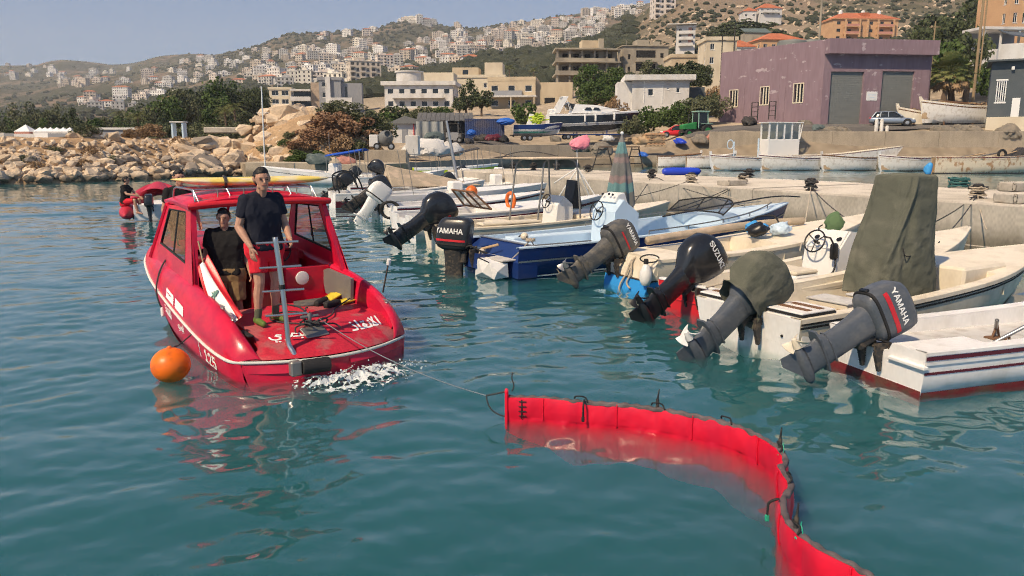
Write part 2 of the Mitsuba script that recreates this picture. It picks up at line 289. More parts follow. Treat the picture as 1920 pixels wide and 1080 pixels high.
# ---------------------------------------------------------------- the floating barrier
def boom():
    base = spline([at(px, py) for px, py in ((950, 785), (1010, 786), (1085, 795), (1180, 803), (1340, 833), (1405, 858), (1460, 897), (1468, 925))] + [(2.05, 5.55, 0), (2.02, 5.25, 0), (1.86, 4.95, 0), (1.80, 4.65, 0), (1.86, 4.35, 0), (2.0, 4.1, 0), (2.16, 3.75, 0), (2.38, 3.4, 0), (2.75, 2.9, 0)], 420)
    s = np.r_[0, np.cumsum(np.linalg.norm(np.diff(base, axis=0), axis=1))]; t = np.gradient(base, axis=0); t /= np.linalg.norm(t, axis=1, keepdims=True)
    nrm = np.stack([-t[:, 1], t[:, 0], 0 * s], 1)
    b = thing('floating_barrier', 'bright red floating boom curving across the water on a grey tow rope', 'oil boom')
    panel, mid = 0.36, []
    # the upright faces: thin floats that puff out between the seams, a seam every 0.36 m
    top_z = 0.232 + 0.02 * (meshkit.fbm(np.stack([s * 1.3, 0 * s, 0 * s], -1), 2, 3) - 0.5)
    us = np.r_[np.linspace(-0.62, 0, 9)[:-1], np.linspace(0, 1, 15)]
    def face(sign, u, bulge):
        z = np.where(u < 0, u * (0.62 + 0.5 * (meshkit.fbm(np.stack([s * 1.7, 0 * s, 0 * s + 2], -1), 3, 5) - 0.3)) * np.clip(s / 0.9 + 0.25, 0, 1), u * top_z)
        lean = 0.03 * (meshkit.fbm(np.stack([s * 0.9, 0 * s, 0 * s + 5], -1), 2, 7) - 0.5) * max(u, 0)
        crease = 0.022 * (meshkit.fbm(np.stack([s * 7, 0 * s + 1.2 * u, 0 * s], -1), 3, 2 + sign) - 0.5)
        off = sign * (0.016 + 0.020 * bulge * max(0, math.sin(math.pi * min(max(u, 0) * 0.97 + 0.02, 1))) ** 0.6) + lean + crease * (1 if u > 0 else 2.5)
        return base + nrm * off[:, None] + np.stack([0 * s, 0 * s, z], 1)
    ph = (s % panel) / panel; bl = np.clip(np.sin(np.pi * ph), 0, 1) ** 0.3
    f1 = np.array([face(1, u, bl) for u in us]); f2 = np.array([face(-1, u, bl) for u in us])
    part(b, 'skirt', merge(grid(f1), grid(f2, True), grid(np.array([f1[-1], f2[-1]])), grid(np.array([f1[:, 0], f2[:, 0]])), grid(np.array([f1[:, -1], f2[:, -1]]))), 'boom_fabric', True)
    # the grey webbing folded over the top edge
    z0 = np.stack([0 * s, 0 * s, top_z], 1); w = 0.022 + 0.006 * np.sin(s * 40) * meshkit.noise(np.stack([s * 7, 0 * s, 0 * s], -1)); rip = 0.006 * np.sin(s * 55 + 4 * meshkit.noise(np.stack([s * 3, 0 * s, 0 * s], -1)))
    prof = [(-1.0, -0.022), (-1.05, 0.004), (-0.6, 0.012), (0, 0.015), (0.6, 0.012), (1.05, 0.004), (1.0, -0.022)]
    part(b, 'top_webbing', grid(np.array([base + nrm * (w * a)[:, None] + z0 + np.stack([0 * s, 0 * s, c + rip * (1 if c > 0 else 0.3)], 1) for a, c in prof]), True), 'boom_top', True)
    def idx(px, py):
        q = at(px, py, 0.26); return int(np.argmin(np.linalg.norm(base[:, :2] - q[:2], axis=1)))
    # stiffening seams every three floats
    for k in np.arange(0.36, s[-1] - 0.3, 0.36 * 2):
        i = int(np.searchsorted(s, k)); P = f2[8:, i] - nrm[i] * 0.008
        part(b, 'seam', tube(P, 0.006, 6), 'boom_fabric', True)
    # handles, shackles and bits of line along the top edge
    for (px, py, h, green) in ((1090, 745, 0, 0), (1240, 752, 1, 0), (1375, 780, 0, 0), (1465, 838, 1, 1), (1480, 895, 0, 0), (1500, 985, 1, 1)):
        i = idx(px, py); o = base[i] + [0, 0, top_z[i] + 0.02]; tt, nn = t[i], nrm[i]
        arch = [o + tt * (-0.06) + nn * 0.02, o + tt * (-0.045) + [0, 0, 0.028], o + [0, 0, 0.040] - nn * 0.02, o + tt * 0.045 + [0, 0, 0.026], o + tt * 0.075 - nn * 0.03 + [0, 0, -0.01]]
        part(b, 'handle', tube(spline(arch, 14), 0.0075, 6), 'black_rubber', True)
        if h:
            sp = [o - [0, 0, 0.02], o + [0, 0, 0.07], o + tt * 0.012 + [0, 0, 0.17]]
            part(b, 'toggle', merge(tube([sp[0], sp[1]], 0.016, 7), tube([sp[1], sp[2]], [0.010, 0.005], 6)), 'engine_mech', True)
        if green:
            g = [o + nn * 0.02 + tt * 0.03 + [0, 0, 0.05], o + tt * 0.06 + [0, 0, 0.045], o + tt * 0.085 + [0, 0, 0.0], o + tt * 0.06 - nn * 0.02 + [0, 0, -0.04]]
            part(b, 'cord', merge(tube(spline(g, 10), 0.004, 5), move(xf(ico(0.018, 1), np.diag([1, 1, 0.6, 1])), g[-1])), 'green_plastic', True)
    # clips hanging on the camera side
    for (px, py, dz) in ((1090, 760, 0.10), (1458, 935, 0.08)):
        i = idx(px, py); o = base[i] - nrm[i] * 0.085 + [0, 0, top_z[i] - 0.02]; g = [o + nrm[i] * 0.06 + [0, 0, 0.05], o - nrm[i] * 0.01, o - nrm[i] * 0.012 + [0, 0, -dz]]
        k = part(b, 'clip', tube(spline(g, 12), 0.009, 6), 'black_rubber', True)
        part(k, 'tag', merge(cbox(g[-1] - [0, 0, 0.02], (0.03, 0.02, 0.05), 0.006)), 'green_plastic' if px > 1400 else 'black_rubber')
    i = 8; part(b, 'lacing', merge(*[tube([f2[k, i] - nrm[i] * 0.012, f2[k, i + 5] - nrm[i] * 0.012], 0.005, 5) for k in (11, 14, 17, 20)], tube([f2[q, i + 2] - nrm[i] * 0.012 for q in range(9, 22)], 0.005, 5)), 'black_rubber')
    e0 = base[0]; part(b, 'end_plate', cbox(e0 + [0, 0, 0.10], (0.035, 0.10, 0.40), 0.012), 'boom_fabric')
    part(b, 'bridle', merge(tube(spline([e0 + [0, 0, 0.28], e0 + [-0.10, 0.02, 0.25], e0 + [-0.2, 0.05, 0.22]], 10), 0.009, 6), tube(spline([e0 + [0.0, 0, 0.02], e0 + [-0.16, 0.02, 0.10], e0 + [-0.2, 0.05, 0.22]], 10), 0.007, 6),
         tube(spline([e0 + [0.05, 0, 0.28], e0 + [0.07, 0, 0.34], e0 + [0.05, 0, 0.42], e0 + [0.06, 0, 0.47]], 10), 0.007, 6)), 'rope_dark', True)
    return e0 + [-0.2, 0.05, 0.22]
BRIDLE = boom()
# ---------------------------------------------------------------- people
pmat('skin', lambda p, n, uv: MX((0.50, 0.29, 0.20), (0.43, 0.22, 0.145), FB(p.x * 25, p.y * 25, p.z * 25, 2)), 0.5)
mat('hair_black', (0.008, 0.007, 0.007), 0.6); mat('eye_dark', (0.02, 0.015, 0.012), 0.3); mat('lip', (0.30, 0.12, 0.10), 0.5)
pmat('navy_shirt', lambda p, n, uv: MX((0.008, 0.010, 0.020), (0.014, 0.017, 0.030), N_(p.x * 70, p.y * 70, p.z * 70)), 0.92)
pmat('black_shirt', lambda p, n, uv: MX((0.008, 0.008, 0.009), (0.016, 0.015, 0.016), N_(p.x * 70, p.y * 70, p.z * 70)), 0.92)
mat('red_shorts', (0.62, 0.012, 0.03), 0.85); pmat('khaki_shorts', worn((0.26, 0.175, 0.085), (0.19, 0.125, 0.06), 0.6, 8.0), 0.9)
mat('grey_sock', (0.10, 0.11, 0.07), 0.9); mat('shoe_green', (0.10, 0.16, 0.03), 0.7); mat('shoe_pale', (0.5, 0.5, 0.48), 0.7)
def ball(c, r, n=10):
    u = np.linspace(0, np.pi, n // 2 + 2); a = np.arange(n) * 2 * np.pi / n
    return np.asarray(c, float) + r * np.array([[math.sin(t) * math.cos(q), math.sin(t) * math.sin(q), math.cos(t)] for t in u for q in a])
def bone(p0, r0, p1, r1, k0=(1, 1, 1), k1=(1, 1, 1)):
    a = (ball((0, 0, 0), r0) * np.asarray(k0)) + np.asarray(p0, float); b = (ball((0, 0, 0), r1) * np.asarray(k1)) + np.asarray(p1, float)
    return m3.Manifold.hull_points(np.vstack([a, b]))
def flesh(bones, edge=0.022, it=10, cut=None):
    q = m3.Manifold()
    for b in bones: q = q + b
    for c, n in cut or (): q = q.trim_by_plane(n, float(np.dot(n, c)))
    v, f = arr(q.refine_to_length(edge)); m = trimesh.Trimesh(v, f, process=True)
    trimesh.smoothing.filter_taubin(m, lamb=0.5, nu=0.52, iterations=it); return arr(m)
def hand_bones(w, d, pn, side):
    """palm and five curled fingers; w wrist, d pointing along the hand, pn palm normal, side +1 when the thumb lies towards d x pn"""
    w, d, pn = (np.asarray(a, float) for a in (w, d, pn)); d = d / np.linalg.norm(d); pn = pn - d * (pn @ d); pn /= np.linalg.norm(pn); s = np.cross(d, pn) * side
    out = [bone(w, 0.024, w + d * 0.05 + s * 0.018, 0.017), bone(w, 0.024, w + d * 0.085 - s * 0.024, 0.014), bone(w + d * 0.05 + s * 0.018, 0.017, w + d * 0.092 + s * 0.024, 0.014), bone(w + d * 0.092 + s * 0.024, 0.014, w + d * 0.085 - s * 0.024, 0.014)]
    for k, (o, L, c) in enumerate(((0.028, 0.072, 0.30), (0.010, 0.082, 0.42), (-0.009, 0.076, 0.5), (-0.027, 0.060, 0.6))):
        p = w + d * 0.088 + s * o; q = d + s * (o * 2.6)
        for j in range(3):
            q = q / np.linalg.norm(q); L1 = L * (0.45, 0.32, 0.25)[j]; e2 = p + q * L1; out.append(bone(p, 0.0095 - 0.0012 * j, e2, 0.0088 - 0.0012 * j)); p = e2; q = q + pn * c
    p = w + d * 0.03 + s * 0.026; q = d * 0.75 + s * 0.65 + pn * 0.25
    for j in range(2):
        q = q / np.linalg.norm(q); e2 = p + q * 0.036; out.append(bone(p, 0.012 - 0.002 * j, e2, 0.010 - 0.002 * j)); p = e2; q = q + d * 0.5 - s * 0.3
    return out
def person(label, M, J, shirt, shorts, build=1.0, sleeve=0.62, short_len=0.9, group=None, shoes=None, hair=True, cap=None, fine=True):
    """J: joints in the body's own frame (facing +y, right hand at +x)"""
    J = {k: np.asarray(v, float) for k, v in J.items()}; B = build; pe, ch, nk, hd = J['pelvis'], J['chest'], J['neck'], J['head']
    look = J.get('look', np.array([0, 1.0, 0])); look = look / np.linalg.norm(look); hr = np.array([look[1], -look[0], 0.0]); hr /= np.linalg.norm(hr); hu = np.cross(hr, look)
    key = thing('person', label, 'person', group)
    P = lambda name, m, mt, sm=True: part(key, name, m, mt, sm, M)
    ad = (ch - pe) / np.linalg.norm(ch - pe); sw = J['rsh'] - J['lsh']; sx = sw / np.linalg.norm(sw); hip = J['rhip'] - J['lhip']; hx = hip / np.linalg.norm(hip)
    # torso as a chain of flattened spheres across shoulders, chest, waist and hips
    def across(c, ax, half, r): return [c - ax * half, c + ax * half], r
    rows_ = [(pe - ad * 0.09, hx, 0.095 * B, 0.112 * B), (pe, hx, 0.09 * B, 0.110 * B), (pe + ad * 0.13, (hx + sx) / 2, 0.075 * B, 0.102 * B), (pe + ad * 0.27, (hx + sx) / 2, 0.085 * B, 0.108 * B), (ch, sx, 0.105 * B, 0.112 * B), (ch + ad * 0.10, sx, 0.12 * B, 0.088 * B)]
    def trunk(g):
        bs = []
        for (c0, a0, h0, r0), (c1, a1, h1, r1) in zip(rows_[:-1], rows_[1:]):
            bs.append(m3.Manifold.hull_points(np.vstack([ball(c0 - a0 * h0, r0 + g), ball(c0 + a0 * h0, r0 + g), ball(c1 - a1 * h1, r1 + g), ball(c1 + a1 * h1, r1 + g)])))
        for sh in (J['rsh'], J['lsh']): bs.append(bone(ch + ad * 0.10, 0.07 * B + g, sh, 0.058 * B + g)); bs.append(bone(nk, 0.056 + g * 0.6, sh, 0.046 * B + g))
        return bs
    bones = trunk(0) + [bone(nk - ad * 0.03, 0.06, hd - hu * 0.055, 0.054)]
    for s in 'rl':
        sh, el, w = J[s + 'sh'], J[s + 'el'], J[s + 'wr']; hp, kn, an, to = J[s + 'hip'], J[s + 'kn'], J[s + 'an'], J[s + 'toe']
        bones += [bone(sh, 0.056 * B, el, 0.042 * B), bone(el, 0.042 * B, el + (w - el) * 0.3, 0.044 * B), bone(el + (w - el) * 0.3, 0.044 * B, w, 0.028)]
        bones += [bone(hp, 0.088 * B, kn, 0.058), bone(kn, 0.056, kn + (an - kn) * 0.33 - np.array([0, 0.012, 0]), 0.058), bone(kn + (an - kn) * 0.33 - np.array([0, 0.012, 0]), 0.058, an, 0.036), bone(an - np.array([0, 0.03, 0.03]), 0.034, to, 0.028)]
        d = J.get(s + 'hand', w - el); bones += hand_bones(w, d, J.get(s + 'palm', np.array([-1.0 if s == 'r' else 1.0, 0.2, 0])), 1 if s == 'r' else -1)
    # head: skull, jaw, nose, ears
    H = lambda r, f, u: hd + hr * r + look * f + hu * u
    bones += [bone(H(0, -0.022, 0.03), 0.088, H(0, 0.020, 0.035), 0.080), bone(H(0, 0.012, 0.02), 0.078, H(0, 0.05, -0.085), 0.036), bone(H(0.03, 0.02, -0.06), 0.034, H(-0.03, 0.02, -0.06), 0.034)]
    bones += [bone(H(0, 0.092, 0.015), 0.010, H(0, 0.112, -0.022), 0.014), bone(H(0.082, -0.005, 0.0), 0.016, H(0.086, -0.012, 0.03), 0.018), bone(H(-0.082, -0.005, 0.0), 0.016, H(-0.086, -0.012, 0.03), 0.018), bone(H(0.035, 0.078, 0.035), 0.014, H(-0.035, 0.078, 0.035), 0.014)]
    P('body', flesh(bones, 0.013 if fine else 0.022, 6), 'skin')
    for a in (-0.033, 0.033):
        P('eye', bone(H(a - 0.008, 0.087, 0.012), 0.0062, H(a + 0.008, 0.087, 0.012), 0.0062), 'eye_dark'); P('brow', bone(H(a * 0.55, 0.092, 0.032), 0.0045, H(a * 1.45, 0.084, 0.032), 0.004), 'hair_black')
    P('mouth', bone(H(-0.022, 0.086, -0.052), 0.007, H(0.022, 0.086, -0.052), 0.007), 'lip')
    if hair:
        hb = [bone(H(0, -0.036, 0.046), 0.089, H(0, 0.010, 0.079), 0.078), bone(H(0, -0.045, 0.0), 0.076, H(0, -0.04, 0.05), 0.088), bone(H(0.066, 0.006, 0.05), 0.026, H(0.072, -0.008, 0.0), 0.010), bone(H(-0.066, 0.006, 0.05), 0.026, H(-0.072, -0.008, 0.0), 0.010)]
        hm = flesh(hb, 0.014, 3); v, f = hm; v = v + 0.013 * (meshkit.noise(v * 60, 3)[:, None] - 0.5); P('hair', (v, f), 'hair_black')
    if cap: P('cap', flesh([bone(H(0, -0.03, 0.06), 0.092, H(0, 0.02, 0.065), 0.086), bone(H(-0.05, 0.08, 0.055), 0.012, H(0.05, 0.08, 0.055), 0.012), bone(H(-0.03, 0.13, 0.04), 0.010, H(0.03, 0.13, 0.04), 0.010)], 0.02, 2), cap)
    # clothes: the same bones a little thicker, folded by noise, cut at the hems
    g = 0.016; sb = trunk(g)
    for s in 'rl':
        sh, el = J[s + 'sh'], J[s + 'el']; sb += [bone(sh, 0.060 * B + g, sh + (el - sh) * sleeve, 0.054 * B + g).trim_by_plane(tuple((sh - el) / np.linalg.norm(sh - el)), float((sh - el) @ (sh + (el - sh) * sleeve) / np.linalg.norm(sh - el)))]
    q = m3.Manifold()
    for b in sb: q = q + b
    q = q.trim_by_plane(tuple(ad), float(ad @ (pe - ad * 0.075)))
    def cloth(q, amt, seed, fr=(14, 14, 7)):
        v, f = arr(q.refine_to_length(0.016 if fine else 0.028)); m = trimesh.Trimesh(v, f, process=True); trimesh.smoothing.filter_taubin(m, iterations=5)
        v, f = arr(m); n = m.vertex_normals; return v + n * (amt * (meshkit.fbm(v * np.array(fr), 3, seed) - 0.45))[:, None], f
    P('shirt', cloth(q, 0.042, 3), shirt)
    q = m3.Manifold.hull_points(np.vstack([*[ball(pe + hx * u * 0.095 * B + ad * t, 0.112 * B + 0.012) for u in (-1, 1) for t in (0.02, -0.09)], ball(J['rhip'], 0.1 * B + 0.012), ball(J['lhip'], 0.1 * B + 0.012)])).trim_by_plane(tuple(-ad), float(-ad @ (pe + ad * 0.01)))
    for s in 'rl':
        hp, kn = J[s + 'hip'], J[s + 'kn']; e2 = hp + (kn - hp) * short_len; dd = (hp - kn) / np.linalg.norm(hp - kn)
        q = q + bone(hp, 0.105 * B, e2, 0.092 * B).trim_by_plane(tuple(dd), float(dd @ e2))
    P('shorts', cloth(q, 0.026, 8), shorts)
    for s in 'rl':
        if shoes:
            an, to = J[s + 'an'], J[s + 'toe']; kn = J[s + 'kn']
            P('sock', flesh([bone(an + (kn - an) * 0.25, 0.044, an, 0.042)], 0.02, 3), 'grey_sock')
            P('shoe', flesh([bone(an - np.array([0, 0.035, 0.035]), 0.042, to, 0.034), bone(an, 0.042, an - np.array([0, 0.02, 0.03]), 0.045)], 0.018, 4), shoes)
    return key
STAND = dict(pelvis=(0, 0, 0.93), chest=(0, -0.01, 1.27), neck=(0, -0.02, 1.46), head=(0, 0.02, 1.63), rsh=(0.185, -0.02, 1.41), lsh=(-0.185, -0.02, 1.41), rel=(0.265, -0.05, 1.13), lel=(-0.265, -0.05, 1.13), rwr=(0.27, 0.06, 0.90), lwr=(-0.27, 0.06, 0.90),
    rhip=(0.095, 0, 0.90), lhip=(-0.095, 0, 0.90), rkn=(0.12, 0.03, 0.49), lkn=(-0.12, 0.03, 0.49), ran=(0.13, 0, 0.085), lan=(-0.13, 0, 0.085), rtoe=(0.15, 0.16, 0.035), ltoe=(-0.15, 0.16, 0.035))
# ---------------------------------------------------------------- the red rescue boat: own frame x starboard, y forward, z up from the water, 0 at the stern
BOAT_AT = np.array([-2.25, 9.08, 0.0]); RB = frame(BOAT_AT, BOAT_FW)
from scipy.interpolate import PchipInterpolator as PCH
rb_b = PCH([0, 0.06, 0.25, 0.8, 2, 3.2, 4.4, 5.3, 6.0, 6.5], [1.07, 1.13, 1.18, 1.22, 1.24, 1.22, 1.08, 0.78, 0.40, 0.03])
rb_r = PCH([0, 0.7, 2.35, 4.4, 6.5], [0.215, 0.265, 0.50, 0.82, 1.02])
rb_t = PCH([0, 0.12, 0.5, 1.0, 1.5, 2.4, 4.4, 6.5], [0.26, 0.43, 0.66, 0.80, 0.87, 0.93, 1.05, 1.10])
rb_c = PCH([0, 2, 4, 5.5, 6.5], [0.90, 0.90, 0.78, 0.5, 0.1]); rb_cz = PCH([0, 2, 4.4, 6.5], [-0.12, -0.08, 0.18, 0.75]); rb_k = PCH([0, 4, 5.6, 6.5], [-0.38, -0.36, -0.15, 0.55])
def convex(x, y, b): return y - 0.40 * (1 - np.clip(x / max(b, 0.02), -1, 1) ** 2) * max(0, 1 - y / 1.2) ** 2
def rb_section(y):
    b, rz, tz, cb, cz, kz = (float(g(y)) for g in (rb_b, rb_r, rb_t, rb_c, rb_cz, rb_k)); cb *= b; tz = max(tz, rz + 0.03)
    w = min(1, b / 0.5); h = tz - rz
    return [(0, kz), (cb * 0.5, kz + (cz - kz) * 0.5), (cb, cz), ((cb + b * 0.965) / 2 + 0.02 * w, (cz + rz - 0.06) / 2), (b * 0.965, rz - 0.06), (b * 0.975, rz - 0.02), (b * 0.975, rz + 0.02), (b - 0.035 * w, rz + h * 0.35), (b - 0.075 * w, rz + h * 0.68), (b - 0.125 * w, rz + h * 0.90), (b - 0.18 * w, tz), (b - 0.225 * w, tz - 0.012), (b - 0.255 * w, tz - 0.05)]
ys = np.r_[0, 0.03, 0.06, 0.12, 0.2, np.linspace(0.3, 6.5, 40)]
def rb_point(y, s, off=0.0, x_sign=-1):
    """a point on the outside of the hull at station y, s metres above the rub rail (below if negative)"""
    sec = np.array(rb_section(y)); z = float(rb_r(y)) + s; x = np.interp(z, sec[2:11, 1], sec[2:11, 0]) + off; b = float(rb_b(y))
    return np.array([x_sign * x, convex(x, y, b), z])
rescue = thing('rescue_boat', 'red rescue boat with a cabin and a yellow board on its roof', 'rescue boat')
R_ = lambda name, m, mt, sm=False, label=None, hold=None: part(hold or rescue, name, m, mt, sm, RB, label)
def both(f): return f(1), f(-1)
sect = np.array([rb_section(y) for y in ys])
def hull_side(sg, a, b_):
    P = np.array([[[sg * x, convex(x, y, float(rb_b(y))), z] for x, z in s[a:b_]] for y, s in zip(ys, sect)]); return grid(P, sg > 0)
# hull below the rail, bulwarks above it
s0 = sect[0]; full = [(-x, z) for x, z in s0[:6][::-1]] + [(x, z) for x, z in s0[1:6]]
trans = [[x, convex(x, 0, float(rb_b(0))), z] for x, z in full]
lip = np.array([[[x, convex(x, 0, float(rb_b(0))) , z] for x in np.linspace(-0.95, 0.95, 25) * (1 if k else 1)] for k, z in enumerate((-0.12, 0.02, 0.14, 0.19))])
def fan(pts):
    pts = np.asarray(pts, float); n = len(pts); c = pts.mean(0); return np.vstack([pts, c]), np.array([[i, (i + 1) % n, n] for i in range(n - 1)])
tg = np.array([[[x, convex(x, 0, 1.07), z0 + (0.195 - z0) * k] for x in np.linspace(-1.03, 1.03, 31) for z0 in [np.interp(abs(x), s0[:5, 0], s0[:5, 1])]] for k in np.linspace(0, 1, 5)])
R_('hull', merge(hull_side(1, 0, 7), hull_side(-1, 0, 7), grid(tg)), 'red_gelcoat', 40)
R_('bulwark', merge(hull_side(1, 6, 13), hull_side(-1, 6, 13)), 'red_gelcoat', 50)
# grey-white rub rail all round
rail = [[-1, y] for y in ys[::-1]] ; pts = [[-float(rb_b(y)) * 0.982, convex(float(rb_b(y)), y, float(rb_b(y))), float(rb_r(y))] for y in ys[::-1]]
pts += [[x, convex(x, 0, 1.07) - 0.004, 0.215] for x in np.linspace(-1.02, 1.02, 24)] + [[float(rb_b(y)) * 0.982, convex(float(rb_b(y)), y, float(rb_b(y))), float(rb_r(y))] for y in ys]
R_('rub_rail', tube(np.array(pts), 0.019, 8), 'rope_white', True)
R_('platform_lip', grid(np.array([[[x, convex(x, 0, 1.07) - 0.03 * k * (1 - abs(x) ** 6), 0.185 - 0.10 * k] for x in np.r_[np.linspace(-1.02, -0.42, 12)]] for k in np.linspace(0, 1, 4)])), 'red_gelcoat', 40)
R_('platform_lip', grid(np.array([[[x, convex(x, 0, 1.07) - 0.03 * k * (1 - abs(x) ** 6), 0.185 - 0.07 * k] for x in np.r_[np.linspace(0.12, 1.02, 14)]] for k in np.linspace(0, 1, 4)])), 'red_gelcoat', 40)
# inside: sole, inner walls, engine box with its sloping panel at the stern
def inner(sg):
    P = np.array([[[sg * (s[12][0] - k * 0.10), convex(s[12][0], y, float(rb_b(y))), s[12][1] * (1 - k) + k * 0.08] for k in (0, 0.25, 0.6, 1)] for y, s in zip(ys, sect) if 0.10 < y < 4.4]); return grid(P, sg > 0)
R_('inner_wall', merge(inner(1), inner(-1)), 'red_gelcoat', 40)
R_('cockpit_sole', box(-0.78, 0.78, 0.2, 3.6, 0.02, 0.085), 'red_deck')
top = 0.47
deckP = []
for y in np.r_[np.linspace(0.0, 0.06, 3), np.linspace(0.12, 0.5, 6), np.linspace(0.62, 1.62, 8)]:
    row = []
    for u in np.linspace(-1, 1, 27):
        bb = float(rb_b(max(y, 0.0))) - 0.02; hw_l, hw_r = (min(bb, 0.80 + max(0, 0.14 - y) * 2.2), min(bb - 0.02, 1.02)); x = -hw_l + (u + 1) / 2 * (hw_l + hw_r)
        yy = convex(x, y, bb) if y < 0.62 else y; zz = 0.235 + (top - 0.235) * min(1, max(0, (y - 0.0) / 0.40)) ** 0.8 + 0.012 * (1 - u * u)
        row.append([x, yy, zz])
    deckP.append(row)
deckP = np.array(deckP); front = deckP[-1].copy(); front[:, 2] = 0.08; lft = deckP[:, 0].copy(); lft[:, 2] = 0.08; rgt = deckP[:, -1].copy(); rgt[:, 2] = 0.08
R_('aft_deck', merge(grid(deckP), grid(np.array([deckP[-1], front])), grid(np.array([deckP[:, 0], lft]), True), grid(np.array([deckP[:, -1], rgt]))), 'red_deck', 35)
# lettering: strokes of the hand-painted words, laid on the sloping panel
def dots(*c, r=0.2): return [Point(x, y).buffer(r, 4) for x, y in c]
def strokes(ls, w=0.17): return unary_union([LineString(l).buffer(w, 4) for l in ls])
WORD_A = unary_union([strokes([[(6.8, 0), (6.85, 2)], [(6.1, 2), (5.65, 0.8), (5.35, 0.1), (5.9, 0.0), (6.3, 0.1)], [(5.35, 1.9), (5.8, 1.0), (6.2, 0.15)], [(4.95, 0.9), (4.9, 0.05), (4.2, 0), (3.6, 0.05)], [(4.1, 0.55), (3.75, 0.95), (3.4, 0.55), (3.75, 0.2), (4.1, 0.55)],
    [(3.6, 0.05), (2.7, 0), (2.65, 1.95)], [(1.75, 1.15), (2.1, 0.5), (1.95, 0.05), (1.1, 0.02)]]), *dots((4.95, 1.4), (3.55, 1.45), (4.0, 1.45), (1.6, 1.75))])
WORD_B = unary_union([strokes([[(6.6, 0), (6.65, 2)], [(6.0, 2), (5.95, 0.1), (5.2, 0), (5.05, 0.75), (5.0, 0.02), (3.9, 0.0)], [(4.6, 0.75), (4.0, 0.95), (3.75, 0.4), (3.3, 0.0)], [(3.3, 0.0), (3.05, 0.5), (3.0, -0.2), (2.4, -0.75)], [(2.1, 0.75), (1.6, 0.95), (1.3, 0.55), (1.85, 0.2), (1.75, -0.35), (0.9, -0.6), (0.35, -0.25), (0.25, 0.3)]]), *dots((5.05, -0.6), (0.9, -1.1), (1.4, -1.1))])
def on_deck(word, x0, x1, v0, v1):
    m = prism(word, 0.02); v, f = trimesh.remesh.subdivide_to_size(*m, 0.35); v = v.copy(); bx = word.bounds
    u = (v[:, 0] - bx[0]) / (bx[2] - bx[0]); w = (v[:, 1] - bx[1]) / (bx[3] - bx[1]); x = x0 + u * (x1 - x0); yq = v0 + w * (v1 - v0)
    zz = 0.235 + (top - 0.235) * np.clip(yq / 0.40, 0, 1) ** 0.8 + 0.012
    return np.stack([x, [convex(a, b, 1.05) for a, b in zip(x, yq)], zz + 0.004 + v[:, 2] * 0.1], 1), f
R_('lettering', on_deck(WORD_B, -0.66, -0.17, 0.19, 0.36), 'white_letter', hold=rescue); R_('lettering', on_deck(WORD_A, 0.34, 0.80, 0.20, 0.36), 'white_letter')
def on_side(poly, y0, h, s0, flip=-1, off=0.006):
    """letters on the port side: they read from bow to stern"""
    m = prism(poly, 0.02); v, f = trimesh.remesh.subdivide_to_size(*m, 0.5); bx = poly.bounds; k = h / (bx[3] - bx[1])
    return np.array([rb_point(y0 - (x - bx[0]) * k, s0 + (y - bx[1]) * k, off + z * 0.1, flip) for x, y, z in v]), f
def letters(t):
    m = meshkit.text_mesh(t, 1.0, 0.1, bold=True); v = arr(m)[0]; return m
def text_poly(t):
    m = trimesh.Trimesh(*arr(meshkit.text_mesh(t, 1.0, 0.1, bold=True)), process=True); fl = m.faces[(m.face_normals[:, 2] > 0.9)]
    return unary_union([Polygon(m.vertices[f][:, :2]).buffer(0.002) for f in fl])
R_('number', on_side(text_poly('125'), 0.92, 0.17, -0.245), 'white_letter'); R_('number_bar', on_side(Polygon([(0, 0), (0.1, 0), (0.1, 1.6), (0, 1.6)]), 1.12, 0.24, -0.25), 'white_letter')
R_('lettering', on_side(WORD_B, 2.05, 0.15, -0.23), 'white_letter'); R_('lettering', on_side(WORD_A, 2.75, 0.14, -0.22), 'white_letter')
for y0 in (2.52, 2.05): k = R_('white_plate', on_side(Polygon([(0, 0), (0.38, 0), (0.38, 0.13), (0, 0.13)]), y0, 0.13, 0.07), 'white_letter')
